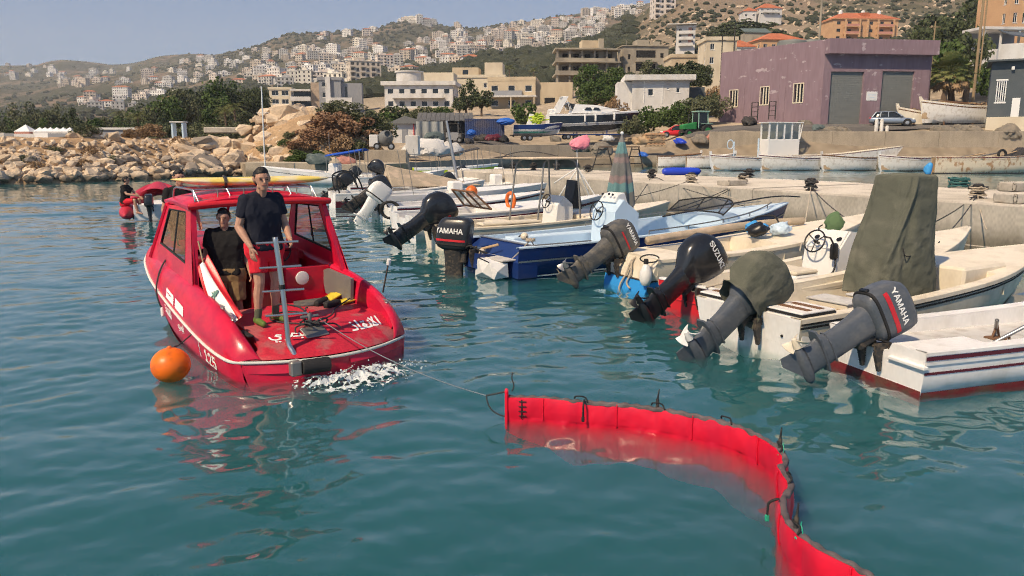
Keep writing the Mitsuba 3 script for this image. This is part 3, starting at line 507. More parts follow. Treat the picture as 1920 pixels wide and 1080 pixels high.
# ---- cabin: raked rear frame, side windows, windscreen, domed roof
def cab(sg, y, z):
    """the cabin side leans in towards the roof"""
    return [sg * (1.09 - 0.15 * (z - 0.8)), y, z]
rear = lambda z: 2.02 - 0.42 * (1.83 - z)
front = lambda z: 3.22 + 0.70 * (1.80 - z) / 0.8
def quadbar(a, b, w, d):
    return tube([a, b], w, 4)
for sg in (1, -1):
    A, B = cab(sg, rear(0.78), 0.78), cab(sg, rear(1.84), 1.84); C_, D_ = cab(sg, front(0.98), 0.98), cab(sg, front(1.80), 1.80)
    A, B, C_, D_ = map(np.array, (A, B, C_, D_)); iw = np.array([-sg * 0.03, 0, 0])
    def lerp(u, v): return (A * (1 - u) + C_ * u) * (1 - v) + (B * (1 - u) + D_ * u) * v
    # wall with a window opening: u runs forward, v up
    u0, u1, v0, v1 = 0.17, 0.86, 0.30, 0.93; O = [lerp(0, 0), lerp(1, 0), lerp(1, 1), lerp(0, 1)]; I = [lerp(u0, v0 - 0.02), lerp(u1, v0 + 0.02), lerp(u1, v1), lerp(u0 + 0.0, v1)]
    def slab(Q): return merge(*[grid(np.array([[Q[0][i], Q[0][(i + 1) % 4]], [Q[1][i], Q[1][(i + 1) % 4]]]), sg < 0) for i in range(4)])
    ring = slab((O, I)); inn = slab(([o + iw for o in O], [i + iw for i in I])); rim = slab((I, [i + iw for i in I]))
    R_('cabin_side', merge(ring, (inn[0], inn[1][:, ::-1]), rim), 'red_gelcoat')
    gl = R_('window', tube(np.array(I) + iw * 0.5, 0.020, 6, closed=True), 'black_rubber')
    mid0, mid1 = (I[0] * 0.52 + I[1] * 0.48), (I[3] * 0.52 + I[2] * 0.48)
    R_('slider_bar', tube([mid0 + iw * 0.5, mid1 + iw * 0.5], 0.013, 6), 'black_rubber', hold=gl)
    R_('pane', (np.array(I) + iw * 0.5, np.array([[0, 1, 2], [0, 2, 3]])), 'smoked_glass', hold=gl)
    h0 = mid0 * 0.80 + mid1 * 0.2 + np.array([-sg * 0.05, -0.07, 0.0]); R_('latch', tube(spline([h0 + [0, -0.04, 0.10], h0 + [0, 0.03, 0.11], h0 + [0, 0.03, 0], h0 + [0, -0.05, 0]], 12), 0.011, 5), 'black_plastic', hold=gl)
    # rear post and coaming down to the bulwark
    R_('rear_post', hull([*(np.array(A) + d for d in ([0, -0.02, -0.14], [0, 0.06, -0.14], [-sg * 0.07, -0.02, -0.14], [-sg * 0.07, 0.06, -0.14])), *(np.array(B) + d for d in ([0, -0.02, 0.0], [0, 0.08, 0.0], [-sg * 0.07, -0.02, 0.0], [-sg * 0.07, 0.08, 0.0]))]), 'red_gelcoat')
    R_('coaming', grid(np.array([[np.array([sg * (float(rb_b(y)) - 0.19), y, float(rb_t(y)) - 0.01]) * (1 - k) + k * np.array(cab(sg, y, 0.80 + 0.2 * (y - 1.6) / 2.3)) for k in (0, 0.5, 1)] for y in np.linspace(1.52, 3.95, 14)]), sg > 0), 'red_gelcoat', 30)
# windscreen and front wall
fr = [np.array(cab(s, front(z), z)) for s, z in ((-1, 0.98), (1, 0.98), (1, 1.80), (-1, 1.80))]; bow = np.array([0, 0.22, 0])
ws = R_('windscreen', merge(tube([fr[0], (fr[0] + fr[1]) / 2 + bow, fr[1]], 0.03, 6), tube([fr[3], (fr[3] + fr[2]) / 2 + bow * 0.8, fr[2]], 0.03, 6), tube([fr[0], fr[3]], 0.035, 6), tube([fr[1], fr[2]], 0.035, 6), tube([(fr[0] + fr[1]) / 2 + bow, (fr[2] + fr[3]) / 2 + bow * 0.8], 0.022, 6)), 'red_gelcoat')
mb, mt = (fr[0] + fr[1]) / 2 + bow, (fr[2] + fr[3]) / 2 + bow * 0.8
for a, b in ((fr[0], fr[3]), (fr[1], fr[2])): R_('pane', (np.array([a, mb, mt, b]), np.array([[0, 1, 2], [0, 2, 3]])), 'window_glass', hold=ws)
# foredeck
fd = []
for y in np.linspace(3.55, 6.42, 22):
    w = max(float(rb_b(y)) - 0.2 * min(1, float(rb_b(y)) / 0.5), 0.004); fd.append([[w * u, y, float(rb_t(y)) - 0.01 + 0.10 * (1 - u * u) * min(1, w)] for u in np.linspace(-1, 1, 13)])
R_('foredeck', grid(np.array(fd)), 'red_gelcoat', 40)
R_('dashboard', merge(box(-0.98, 0.98, 3.0, 3.95, 0.86, 1.0, 0.03), box(0.15, 0.85, 2.85, 3.2, 0.10, 1.08, 0.04)), 'red_deck')
R_('helm_wheel', merge(tube([[0.5 + 0.17 * math.cos(a), 2.78, 1.06 + 0.17 * math.sin(a)] for a in np.linspace(0, 6.0, 20)], 0.012, 6, closed=True), tube([[0.33, 2.78, 1.06], [0.67, 2.78, 1.06]], 0.01, 5)), 'black_plastic')
# roof: a shallow dome with a thick rolled rear edge
rf = []
for y in np.linspace(1.93, 3.42, 16):
    k = (y - 1.93) / 1.49; hw = 0.985 - 0.06 * k; yy = lambda u: y + (0.20 * (1 - u * u) * k if k > 0.4 else 0)
    rf.append([[hw * u, yy(u), 1.83 + 0.13 * (1 - abs(u) ** 2.6) * (1 - 0.25 * (2 * k - 1) ** 2) + 0.02 * math.sin(k * 3.14)] for u in np.linspace(-1, 1, 23)])
rf = np.array(rf); R_('roof', sheet(rf, 0.05), 'red_gelcoat', 50)
R_('roof_edge', tube(np.array([[0.975 * u, 1.94 - 0.05 * (1 - u * u), 1.845 + 0.03 * (1 - abs(u) ** 2.6)] for u in np.linspace(-1, 1, 24)]), 0.045, 8), 'bright_red_paint', True)
# roof rack: two side rails on hoops, cross bars
rk = thing('roof_rack', None) if False else None
def rail_z(x): return 1.99
rack = R_('roof_rack', merge(*[tube(spline([[sx_, 2.12, 1.88], [sx_, 2.16, 2.01], [sx_, 2.3, 2.05], [sx_, 3.0, 2.05], [sx_, 3.2, 2.0], [sx_, 3.25, 1.88]], 26), 0.014, 6) for sx_ in (-0.84, 0.80)]), 'steel', True)
for yb in (2.2, 2.65, 3.05): R_('cross_bar', tube([[-0.84, yb, 2.045], [0.80, yb, 2.045]], 0.012, 6), 'steel', True, hold=rack)
for xx in (-0.55, -0.2, 0.2, 0.55): R_('slat', tube([[xx, 2.12, 1.90], [xx + 0.02, 2.14, 2.04], [xx, 3.1, 2.04]], 0.009, 5), 'dull_steel', True, hold=rack)
for sx_ in (-0.84, -0.4, 0.05, 0.45, 0.80):
    R_('post', tube([[sx_ + 0.03, 2.06, 1.90], [sx_, 2.18, 2.05]], 0.011, 6), 'steel', True, hold=rack)
R_('lower_bar', tube([[-0.86, 2.08, 1.905], [0, 2.04, 1.985], [0.82, 2.08, 1.905]], 0.012, 6), 'dull_steel', True, hold=rack)
# things on the inner walls: vinyl panel, round white hatch, light pole
wq = [np.array([0.92 + 0.03 * (z - .5), y, z]) for y, z in ((1.16, 0.47), (2.0, 0.49), (2.15, 0.80), (1.95, 0.86), (1.14, 0.82))]
mat('vinyl_grey', (0.16, 0.155, 0.15), 0.5)
R_('vinyl_panel', merge(fan(np.array(wq)[::-1] - [0.045, 0, 0]), fan(np.array(wq)), *[grid(np.array([[wq[i], wq[(i + 1) % 5]], [wq[i] - [0.045, 0, 0], wq[(i + 1) % 5] - [0.045, 0, 0]]])) for i in range(5)], (np.array([wq[4] - [0.045, 0, 0], wq[0] - [0.045, 0, 0], np.mean(wq, 0) - [0.045, 0, 0]]), np.array([[0, 2, 1]]))), 'vinyl_grey')
hl = R_('hatch', xf(lathe([(0, 0.022), (0.085, 0.022), (0.10, 0.012), (0.10, 0)], 24), mat4((0.55, 2.055, 0.74), 0, 90, 0)), 'white_paint', 40)
R_('bulkhead', box(0.30, 0.98, 2.06, 2.12, 0.08, 0.90, 0.015), 'red_gelcoat')
R_('light_pole', tube([[1.06, 0.54, 0.70], [1.08, 0.40, 1.10]], 0.011, 6), 'engine_mech', True); R_('light_cap', xf(lathe([(0, 0), (0.026, 0.0), (0.03, 0.03), (0.026, 0.08), (0, 0.085)], 10), mat4((1.08, 0.40, 1.09), 0, 18, 3)), 'white_paint', 30)
for y_, x_ in ((0.66, -1.0), (0.40, -0.97), (0.35, 1.0)):
    R_('cleat', merge(cbox((x_, y_, float(rb_t(y_)) + 0.012), (0.04, 0.09, 0.024), 0.008), tube([[x_, y_ - 0.07, float(rb_t(y_)) + 0.04], [x_, y_ + 0.07, float(rb_t(y_)) + 0.04]], 0.010, 6)), 'alloy')
R_('rope_slot', cbox((-0.86, 0.28, 0.47), (0.07, 0.34, 0.02), 0.005), 'black_rubber')
# the upright boarding ladder on the transom: one pole with four rungs, bent at its foot
lx, ly = -0.53, -0.16
def lb(z, k=0): return [lx + 0.02 * (1.4 - z) * 0.0, ly + 0.02 * (z - 0.4), z]
lad = R_('ladder', merge(tube(spline([[lx + 0.06, ly - 0.10, 0.17], [lx + 0.04, ly - 0.08, 0.27], [lx + 0.005, ly, 0.40], [lx, ly + 0.01, 0.60], [lx - 0.06, ly + 0.06, 1.62]], 34), 0.030, 12)), 'steel', True)
for z in (0.73, 1.01, 1.28, 1.56):
    c = np.array([lx - 0.055 * (z - 0.6), ly + 0.05 * (z - 0.5), z]); dv = np.array([0.8, 0.6, 0])      # rungs face the stern quarter
    R_('rung', tube([c - np.array([0.21, -0.06, 0]), c + np.array([0.23, -0.07, 0.005])], 0.014, 8), 'steel', True, hold=lad)
R_('sleeve', tube([[lx - 0.025, ly + 0.025, 1.03], [lx - 0.026, ly + 0.026, 1.08]], 0.036, 10), 'black_rubber', hold=lad)
R_('hinge_block', cbox((lx - 0.03, ly - 0.27, 0.165), (0.13, 0.10, 0.17), 0.015), 'dull_steel', hold=lad)
R_('roller', xf(lathe([(0, 0), (0.075, 0.0), (0.085, 0.015), (0.085, 0.30), (0.075, 0.315), (0, 0.315)], 18, 'x'), mat4((lx + 0.04, ly - 0.30, 0.17), -6)), 'black_rubber', 40, hold=lad)
# tow post with its bundle of lines amidships
R_('tow_plate', xf(cbox((0, 0, 0), (0.30, 0.20, 0.02), 0.006), mat4((-0.13, 0.02, 0.44), 8, 24)), 'dull_steel')
rr = np.random.default_rng(5); loops = []
for k in range(9):
    c = np.array([-0.13, 0.14, 0.53]) + rr.normal(0, 0.05, 3) * [1, 1, 0.5]; a = rr.random() * 6.28; r = 0.06 + 0.07 * rr.random(); d1 = np.array([math.cos(a), math.sin(a), 0.3 * rr.normal()]); d2 = np.array([-math.sin(a) * 0.5, math.cos(a) * 0.5, 0.5])
    loops.append(tube([c + r * (d1 * math.cos(q) + d2 * math.sin(q) * 0.6) + rr.normal(0, 0.006, 3) for q in np.linspace(0, 5.6, 18)], 0.010, 5))
loops += [tube(spline(p, 14), 0.010, 5) for p in ([[-0.1, 0.15, 0.52], [-0.2, 0.3, 0.70], [-0.42, 0.42, 0.74]], [[-0.1, 0.15, 0.52], [0.25, 0.4, 0.52], [0.55, 0.9, 0.50], [0.85, 1.12, 0.55]], [[-0.1, 0.2, 0.5], [-0.4, 0.75, 0.49], [-0.1, 1.1, 0.49], [0.1, 0.9, 0.49]], [[-0.1, 0.15, 0.52], [-0.32, 0.12, 0.50], [-0.36, 0.02, 0.46]], [[-0.1, 0.15, 0.5], [0.12, 0.06, 0.5], [0.2, 0.0, 0.45]])]
solo('tow_line_bundle', 'tangle of dark tow lines heaped on the red aft deck', 'rope', merge(*loops), 'rope_dark', True, RB)
R_('tow_bitt', merge(tube([[-0.13, 0.16, 0.44], [-0.13, 0.16, 0.64]], 0.028, 8), tube([[-0.24, 0.16, 0.60], [-0.02, 0.16, 0.60]], 0.02, 8)), 'dull_steel', True)
# the grey line from the boat to the barrier
p0 = (RB @ np.array([-0.05, 0.05, 0.58, 1]))[:3]; ss = np.linspace(0, 1, 30)[:, None]; ln = p0 * (1 - ss) + BRIDLE * ss - np.array([0, 0, 0.10]) * (4 * ss * (1 - ss))
solo('tow_rope', 'thin grey rope running from the stern of the red boat to the barrier', 'rope', tube(ln, 0.0055, 6), 'alloy', True)
# yellow swim fins, a pale mat, a flag on a short staff
def fin(M):
    b = prism(Polygon([(-0.07, 0), (-0.10, 0.34), (-0.03, 0.36), (0.03, 0.34), (0.10, 0.37), (0.075, 0)]), 0.012); f = merge(*[tube([(x, 0.02, 0.012), (x * 1.35, 0.33, 0.014)], [0.014, 0.006], 6) for x in (-0.068, 0.072)])
    return xf(b, M), xf(f, M), xf(smoothed(hull(np.vstack([ball((0, -0.02, 0.03), 0.05), ball((0, -0.22, 0.04), 0.055)])), 4), M)
for i, (Mf, lab) in enumerate(((mat4((0.68, 1.12, 0.49), -65, 4), 'yellow and black swim fin lying nearest the stern on the red deck'), (mat4((0.60, 1.36, 0.50), -52, 8), 'yellow and black swim fin lying beside the grey vinyl panel'))):
    b, r_, s_ = fin(Mf); k = thing('swim_fin', lab, 'swim fin', 'swim fins on the aft deck'); part(k, 'blade', b, 'yellow_plastic', False, RB); part(k, 'rail', r_, 'yellow_plastic', True, RB); part(k, 'foot_pocket', s_, 'black_rubber', True, RB)
solo('deck_mat', 'grey folded mat under the yellow fins', 'mat', xf(sheet(np.array([[[x, y, 0.505 + 0.015 * math.sin(7 * x + 3 * y)] for x in np.linspace(-0.25, 0.22, 9)] for y in np.linspace(-0.16, 0.18, 7)]), 0.012), mat4((0.42, 1.40, 0), -20)), 'engine_old_grey', 40, RB)
def flag():
    k = thing('flag', 'red and white flag with a green cedar hanging from a staff on the port side', 'flag')
    part(k, 'staff', tube([[-0.93, 1.34, 0.72], [-1.0, 1.50, 1.45]], 0.012, 6), 'pale_wood', True, RB)
    U, V = 25, 19; P = np.zeros((U, V, 3))
    for i in range(U):
        u = i / (U - 1); c = np.array([-0.975, 1.46, 1.20]) * (1 - u) + np.array([-0.86, 0.62, 0.55]) * u; c = c + np.array([-0.02 * math.sin(u * 3.1), 0, -0.05 * math.sin(u * 3.1)])
        for j in range(V):
            w = j / (V - 1) - 0.5; wid = 0.22 + 0.14 * math.sin(u * 2.6); c2 = c + np.array([-0.62, -0.3, -0.62]) * w * wid + np.array([0.45, -0.8, 0.3]) * (0.030 * math.sin(9.0 * w + 4 * u) * (0.5 + u)); P[i, j] = c2
    def strip(a, b, m, nm): part(k, nm, sheet(P[:, a:b + 1], 0.006), m, True, RB)
    strip(0, 7, 'bright_red_paint', 'red_band'); strip(7, 15, 'white_letter', 'white_band'); strip(15, 18, 'bright_red_paint', 'red_band')
    # the cedar: trunk and three tiers laid on the white band
    ced = unary_union([Polygon([(-0.06, 0), (0.06, 0), (0.03, 0.3), (-0.03, 0.3)]), Polygon([(-0.5, 0.25), (0.5, 0.25), (0.0, 0.6)]), Polygon([(-0.38, 0.5), (0.38, 0.5), (0, 0.85)]), Polygon([(-0.24, 0.75), (0.24, 0.75), (0, 1.1)])])
    m = prism(ced, 0.01); v, f = trimesh.remesh.subdivide_to_size(*m, 0.12); out = []
    from scipy.interpolate import RegularGridInterpolator as RG
    g = [RG((np.arange(U), np.arange(V)), P[..., q]) for q in range(3)]
    for x, y, z in v:
        uu = np.clip((0.46 + 0.11 * x) * (U - 1), 0, U - 1); vv = np.clip(13.6 - y * 5.0, 0, V - 1); q = np.array([float(a([[uu, vv]])[0]) for a in g]); n = np.array([-0.5, -0.6, 0.6]); out.append(q + n * (0.010 + z))
    part(k, 'cedar', (np.array(out), f), 'green_paint', False, RB)
flag()
# rescue board strapped on the rack
def board():
    k = thing('rescue_board', 'long yellow rescue paddle board strapped across the cabin roof', 'rescue board'); rings = []
    for u in np.linspace(-1, 1, 33):
        w = 0.30 * (1 - abs(u) ** 3.2) ** 0.5 + 0.004; x = 1.13 * u; zc = 2.125 + 0.05 * abs(u) ** 3 * (1 if u < 0 else 0.4); h = 0.055 * (1 - abs(u) ** 5) + 0.004
        rings.append([[x, 2.62 + w * math.cos(a), zc + h * math.copysign(abs(math.sin(a)) ** 0.7, math.sin(a))] for a in np.linspace(0, 2 * math.pi, 20, endpoint=False)])
    Mb = mat4((0.05, 0.05, 0), -2); part(k, 'deck', loft(np.array(rings)), 'yellow_board', 50, RB @ Mb)
    for x in (-0.42,): part(k, 'strap', tube(np.array([[x + 0.06 * math.cos(a), 2.62 + 0.32 * math.cos(a), 2.125 + 0.075 * math.sin(a)] for a in np.linspace(0, 6.28, 24, endpoint=False)]), 0.022, 4, closed=True), 'engine_mech', False, RB @ Mb)
board()
# orange buoy hanging on the port quarter
def buoy():
    k = thing('buoy', 'round orange buoy floating against the port side of the red boat', 'buoy'); c = at(320, 684, 0.17) ; r = 0.215; v, f = ico(r, 4)
    v = v * [1, 1, 0.93]; v = v + v / r * (0.003 * (meshkit.fbm(v * 14, 3, 3) - 0.5))[:, None]; part(k, 'ball', move((v, f), (c[0], c[1], r * 0.78)), 'orange_buoy', True)
    tp = np.array([c[0], c[1], r * 0.78 + r * 0.92]); part(k, 'eye', merge(cbox(tp, (0.05, 0.05, 0.05), 0.012)), 'orange_plastic')
    e2 = (RB @ np.r_[rb_point(1.3, -0.02, 0.01), 1])[:3]; part(k, 'line', tube(spline([tp, tp * 0.5 + e2 * 0.5 + [0, 0, -0.03], e2], 12), 0.008, 5), 'rope_dark', True)
buoy()
# a short fender line over the port bulwark
e3 = [rb_point(3.05, 0.42, 0.012), rb_point(3.0, 0.2, 0.02), rb_point(2.95, 0.0, 0.04), rb_point(2.9, -0.22, 0.03)]
R_('fender_line', tube(spline(e3, 14), 0.011, 6), 'rope_dark', True); R_('fender', smoothed(m3.Manifold.hull_points(np.vstack([ball(e3[3], 0.022), ball(e3[3] - [0, 0.02, 0.09], 0.03)])), 3), 'white_paint', True)
# ---- the crew
w2 = lambda l: (RB @ np.r_[l, 1])[:3]
def standing(label, l, face, scale, J, **k):
    f = np.array(face, float); M = frame(w2(l), f) @ np.diag([scale, scale, scale, 1]); return person(label, M, {**STAND, **J}, **k)

standing('man in a navy polo shirt and red shorts standing on the aft deck', (-0.47, 0.62, top + 0.012), (0.72, -0.69), 1.065,
    dict(look=(0.22, 1, 0.02), head=(0.0, 0.03, 1.635), rel=(0.275, -0.04, 1.13), rwr=(0.245, 0.16, 0.92), rhand=(-0.05, 0.18, -0.95), rpalm=(-0.9, -0.3, 0), lel=(-0.26, 0.02, 1.13), lwr=(-0.20, 0.22, 0.98), lhand=(0.3, 0.8, -0.4), rkn=(0.11, 0.05, 0.49), lkn=(-0.11, 0.02, 0.49), lan=(-0.12, -0.05, 0.085), ltoe=(-0.15, 0.11, 0.035)),
    shirt='navy_shirt', shorts='red_shorts', build=1.06, short_len=0.72, shoes='shoe_green')
standing('man in a black T-shirt and khaki shorts standing under the cabin roof', (-0.52, 2.0, 0.086), (0.25, -0.97), 0.97,
    dict(look=(0.1, 1, -0.05), rwr=(0.30, 0.04, 0.90), lwr=(-0.30, 0.05, 0.90)), shirt='black_shirt', shorts='khaki_shorts', build=1.2, short_len=1.02)
standing('man with black hair whose head shows above the rescue board', (-0.36, 4.85, 0.50), (0.75, -0.66), 0.98,
    dict(look=(0.1, 1, 0)), shirt='black_shirt', shorts='khaki_shorts', build=1.0, fine=False)
# ---------------------------------------------------------------- moored boats and their outboards
class Hull:
    """an open boat in its own frame: x starboard, y forward from the transom, z up from the water"""
    def __init__(s, L, B, D, sheer=0.35, bow=0.5, flare=0.14, bottom=-0.22, aft=0.92, rake=0.0, stem=0.35, full=2.3):
        s.L, s.B, s.D, s.sheer, s.bow, s.flare, s.bottom, s.aft, s.rake, s.stem, s.full = L, B, D, sheer, bow, flare, bottom, aft, rake, stem, full
    def b(s, y):
        t = np.clip(y / s.L, 0, 1); m = s.bow; w = np.where(t < m, s.aft + (1 - s.aft) * np.sin(t / m * np.pi / 2), 1 - np.clip((t - m) / (1 - m), 0, 1) ** s.full)
        return s.B / 2 * np.maximum(w, 0.012)
    def z(s, y): return s.D + s.sheer * (np.clip(y / s.L - 0.1, 0, 1) / 0.9) ** 2
    def sec(s, y):
        b, z = float(s.b(y)), float(s.z(y)); t = y / s.L; k = max(0, (t - 0.55) / 0.45); cb = b * (1 - s.flare - 0.30 * k); cz = -0.05 + 0.42 * z * k ** 2; kz = s.bottom * (1 - k ** 3)
        yo = s.stem * k ** 2; out = []
        for x, zz in ((0, kz), (cb, cz), (cb * 0.35 + b * 0.65, cz + (z - cz) * 0.48), (b, z)):
            out.append([x, y + (yo + 0.0) * ((zz - kz) / (z - kz + 1e-6)) - s.rake * (1 - t) ** 3 * (zz / max(z, 0.1)), zz])
        return np.array(out)
    def ys(s, n=26): return s.L * np.r_[np.linspace(0, 0.7, n // 2), np.linspace(0.7, 1, n // 2 + 1)[1:]]
    def sides(s, off=0.0, lo=0.0, hi=None, n=26):
        """both outer sides between heights lo and hi (fractions of the side above the chine when hi is None)"""
        out = []
        for sg in (1, -1):
            P = []
            for y in s.ys(n):
                q = s.sec(y) * [sg, 1, 1]
                if hi is not None:                  # a band between two heights measured down from the gunwale, or up from the water
                    zz = [f(y) for f in (lo, hi)]; q = np.array([[np.interp(h, q[1:, 2], q[1:, k]) for k in range(3)] for h in zz]); q[:, 0] += sg * off
                P.append(q)
            out.append(grid(np.array(P), sg > 0))
        return merge(*out)
    def transom(s, cut=0.0, cw=0.0, off=0.0):
        q = s.sec(0); pts = [[x, q_y, z] for x, q_y, z in q]; top = []
        if cut: top = [[cw / 2 + 0.05, q[3][1], q[3][2]], [cw / 2, q[3][1], q[3][2] - cut], [-cw / 2, q[3][1], q[3][2] - cut], [-cw / 2 - 0.05, q[3][1], q[3][2]]]
        poly = [(p[0], p[2]) for p in pts] + [(p[0], p[2]) for p in top] + [(-p[0], p[2]) for p in pts[::-1]]
        m = prism(Polygon(poly).buffer(0), 0.05); v, f = m; rk = lambda z: -s.rake * np.clip(z, 0, 9) / max(s.D, 0.1)
        return np.stack([v[:, 0], v[:, 2] + rk(v[:, 1]) - off - 0.001, v[:, 1]], 1), f[:, ::-1]
    def liner(s, w=0.09, floor=0.06, y0=0.03, y1=None, n=26):
        y1 = y1 or s.L * 0.96; out = []
        for sg in (1, -1):
            P = []
            for y in np.linspace(y0, y1, n):
                q = s.sec(y)[3]; x = max(q[0] - w, 0.01); Q = s.sec(y); xa = lambda h: max(np.interp(h, Q[1:, 2], Q[1:, 0]) - w, 0.005); P.append([[sg * x, q[1], q[2] - 0.006], [sg * xa((q[2] + floor) / 2), q[1], (q[2] + floor) / 2], [sg * xa(floor), q[1], floor]])
            out.append(grid(np.array(P), sg < 0))
        P = np.array([[[u * max(np.interp(floor, s.sec(y)[1:, 2], s.sec(y)[1:, 0]) - w, 0.005), s.sec(y)[3][1], floor] for u in (-1, -0.5, 0, 0.5, 1)] for y in np.linspace(y0, y1, n)])
        return merge(*out), grid(P, True)
    def gunwale(s, w=0.09, h=0.035, y1=None, n=30):
        y1 = y1 or s.L; out = []
        for sg in (1, -1):
            P = []
            for y in np.linspace(0.0, y1, n):
                q = s.sec(y)[3]; a, c = q[0] + 0.012, max(q[0] - w, 0); P.append([[sg * a, q[1], q[2] - h], [sg * a, q[1], q[2] + 0.006], [sg * (a - 0.012), q[1], q[2] + 0.016], [sg * c, q[1], q[2] + 0.012], [sg * c, q[1], q[2] - h]])
            out.append(grid(np.array(P), sg > 0))
        return merge(*out)
    def deck(s, y0, y1, dz=0.0, crown=0.04, inset=0.02):
        P = []
        for y in np.linspace(y0, y1, 14):
            q = s.sec(y)[3]; x = max(q[0] - inset, 0.005); P.append([[u * x, q[1], q[2] + dz + crown * (1 - u * u)] for u in np.linspace(-1, 1, 9)])
        P = np.array(P); e = P[0].copy(); e[:, 2] -= 0.3; return merge(grid(P), grid(np.array([e, P[0]])))
def rounded_ring(z, yc, hx, hy, p=3.2, n=22, dx=0.0):
    a = np.arange(n) * 2 * np.pi / n; c, s = np.cos(a), np.sin(a)
    return np.stack([dx + hx * np.sign(c) * np.abs(c) ** (2 / p), yc + hy * np.sign(s) * np.abs(s) ** (2 / p), z + 0 * a], 1)
COWLS = {                          # rings (height, middle y, half width, half length)
    'boxy': ([(0.02, -0.30, 0.13, 0.20), (0.06, -0.31, 0.17, 0.27), (0.14, -0.31, 0.185, 0.30), (0.30, -0.30, 0.185, 0.31), (0.44, -0.28, 0.178, 0.30), (0.52, -0.26, 0.16, 0.27), (0.565, -0.25, 0.12, 0.21)], 3.6),
    'sleek': ([(-0.10, -0.30, 0.10, 0.14), (0.02, -0.32, 0.15, 0.22), (0.14, -0.34, 0.19, 0.31), (0.30, -0.33, 0.20, 0.35), (0.48, -0.29, 0.19, 0.35), (0.60, -0.24, 0.165, 0.29), (0.66, -0.21, 0.12, 0.21), (0.68, -0.20, 0.06, 0.11)], 2.8),
    'small': ([(0.02, -0.26, 0.10, 0.15), (0.07, -0.27, 0.13, 0.20), (0.20, -0.27, 0.14, 0.22), (0.32, -0.25, 0.13, 0.20), (0.38, -0.24, 0.09, 0.14)], 3.0)}
def outboard(label, M, style='boxy', body='engine_grey', cowl=None, tilt=0, scale=1.0, word=None, stripe=None, prop='black_plastic', cover=None, group='outboard motors on the moored boats', word_h=0.075, leg=1.0, steer=0, word_at=(-0.36, 0.30), cav=None):
    cowl = cowl or body; k = thing('outboard_motor', label, 'outboard motor', group)
    Mt = M @ rot([1, 0, 0], -tilt) @ rot([0, 0, 1], steer) @ np.diag([scale, scale, scale, 1]); Mf = M @ np.diag([scale, scale, scale, 1])
    rings, p = COWLS[style]; P_ = lambda n, m, mt, sm=False, h=None: part(h or k, n, m, mt, sm, Mt)
    c = P_('cowling', loft(np.array([rounded_ring(z, y, a, b, p) for z, y, a, b in rings])), cowl, 40)
    if style != 'sleek':
        zz = 0.115; P_('seam', loft(np.array([rounded_ring(zz + d, -0.31, 0.183 * (rings[2][2] / .185) + e, 0.297 * (rings[2][3] / .30) + e, p) for d, e in ((-0.018, -0.004), (-0.014, 0.008), (0.014, 0.008), (0.018, -0.004))]), True, True), 'black_rubber', 40, c)
        P_('grip', cbox((0, rings[2][1] - rings[2][3] - 0.012, 0.14), (0.12, 0.03, 0.05), 0.01), 'black_plastic', h=c)
    # leg: wide shroud under the cowling, narrowing down to the cavitation plate, then the gearcase with its torpedo and skeg
    P_('leg', loft(np.array([rounded_ring(z * leg if z < 0 else z, y, a, b, 2.6, 18) for z, y, a, b in ((0.06, -0.30, 0.125, 0.19), (-0.04, -0.30, 0.115, 0.175), (-0.18, -0.29, 0.095, 0.165), (-0.36, -0.28, 0.080, 0.160), (-0.50, -0.28, 0.070, 0.165), (-0.585, -0.29, 0.066, 0.185))])), body, 50)
    z0 = -0.60 * leg
    pl = Polygon([(-0.04, -0.06), (0.04, -0.06), (0.07, -0.2), (0.085, -0.45), (0.05, -0.53), (-0.05, -0.53), (-0.085, -0.45), (-0.07, -0.2)]); P_('cavitation_plate', prism(pl.buffer(0.008), 0.022, z0 - 0.02), body)
    P_('splash_plate', prism(Polygon([(-0.07, -0.12), (0.07, -0.12), (0.085, -0.34), (0.04, -0.455), (-0.04, -0.455), (-0.085, -0.34)]), 0.014, z0 + 0.09), body)
    P_('gearcase', loft(np.array([rounded_ring(z0 + z, y, a, b, 2.2, 16) for z, y, a, b in ((-0.01, -0.28, 0.060, 0.180), (-0.10, -0.27, 0.050, 0.165), (-0.19, -0.27, 0.058, 0.165))])), body, 50)
    P_('torpedo', xf(lathe([(0, -0.02), (0.03, 0.0), (0.056, 0.07), (0.068, 0.18), (0.066, 0.30), (0.05, 0.39), (0.02, 0.43), (0, 0.435)], 14, 'y'), mat4((0, -0.46, z0 - 0.24))), body, 40)
    P_('skeg', hull([(s * w, y, z0 + z) for s in (-1, 1) for y, z, w in ((-0.10, -0.27, 0.016), (-0.44, -0.27, 0.016), (-0.46, -0.47, 0.005), (-0.36, -0.48, 0.005))]), body)
    hub = P_('propeller', xf(lathe([(0, -0.12), (0.028, -0.11), (0.045, 0), (0, 0.001)], 12, 'y'), mat4((0, -0.465, z0 - 0.24))), prop, 40)
    for q in range(3):
        bl = sheet(np.array([[[r * math.cos(a), 0.055 * (a - 0.5) * 1.6, r * math.sin(a)] for a in np.linspace(0.08, 0.08 + 1.05 * math.sin(min(1, (r - 0.02) / 0.09) * 1.4), 6)] for r in np.linspace(0.035, 0.135, 6)]), 0.008)
        P_('blade', xf(bl, mat4((0, -0.525, z0 - 0.24)) @ rot([0, 1, 0], 120 * q)), prop, 40, hub)
    # clamp bracket on the transom and the swivel that carries the leg
    P_('swivel', merge(cbox((0, -0.12, -0.08), (0.12, 0.12, 0.24), 0.02), tube([[-0.03, -0.10, 0.02], [-0.03, 0.10, 0.10]], 0.02, 6)), 'engine_mech')
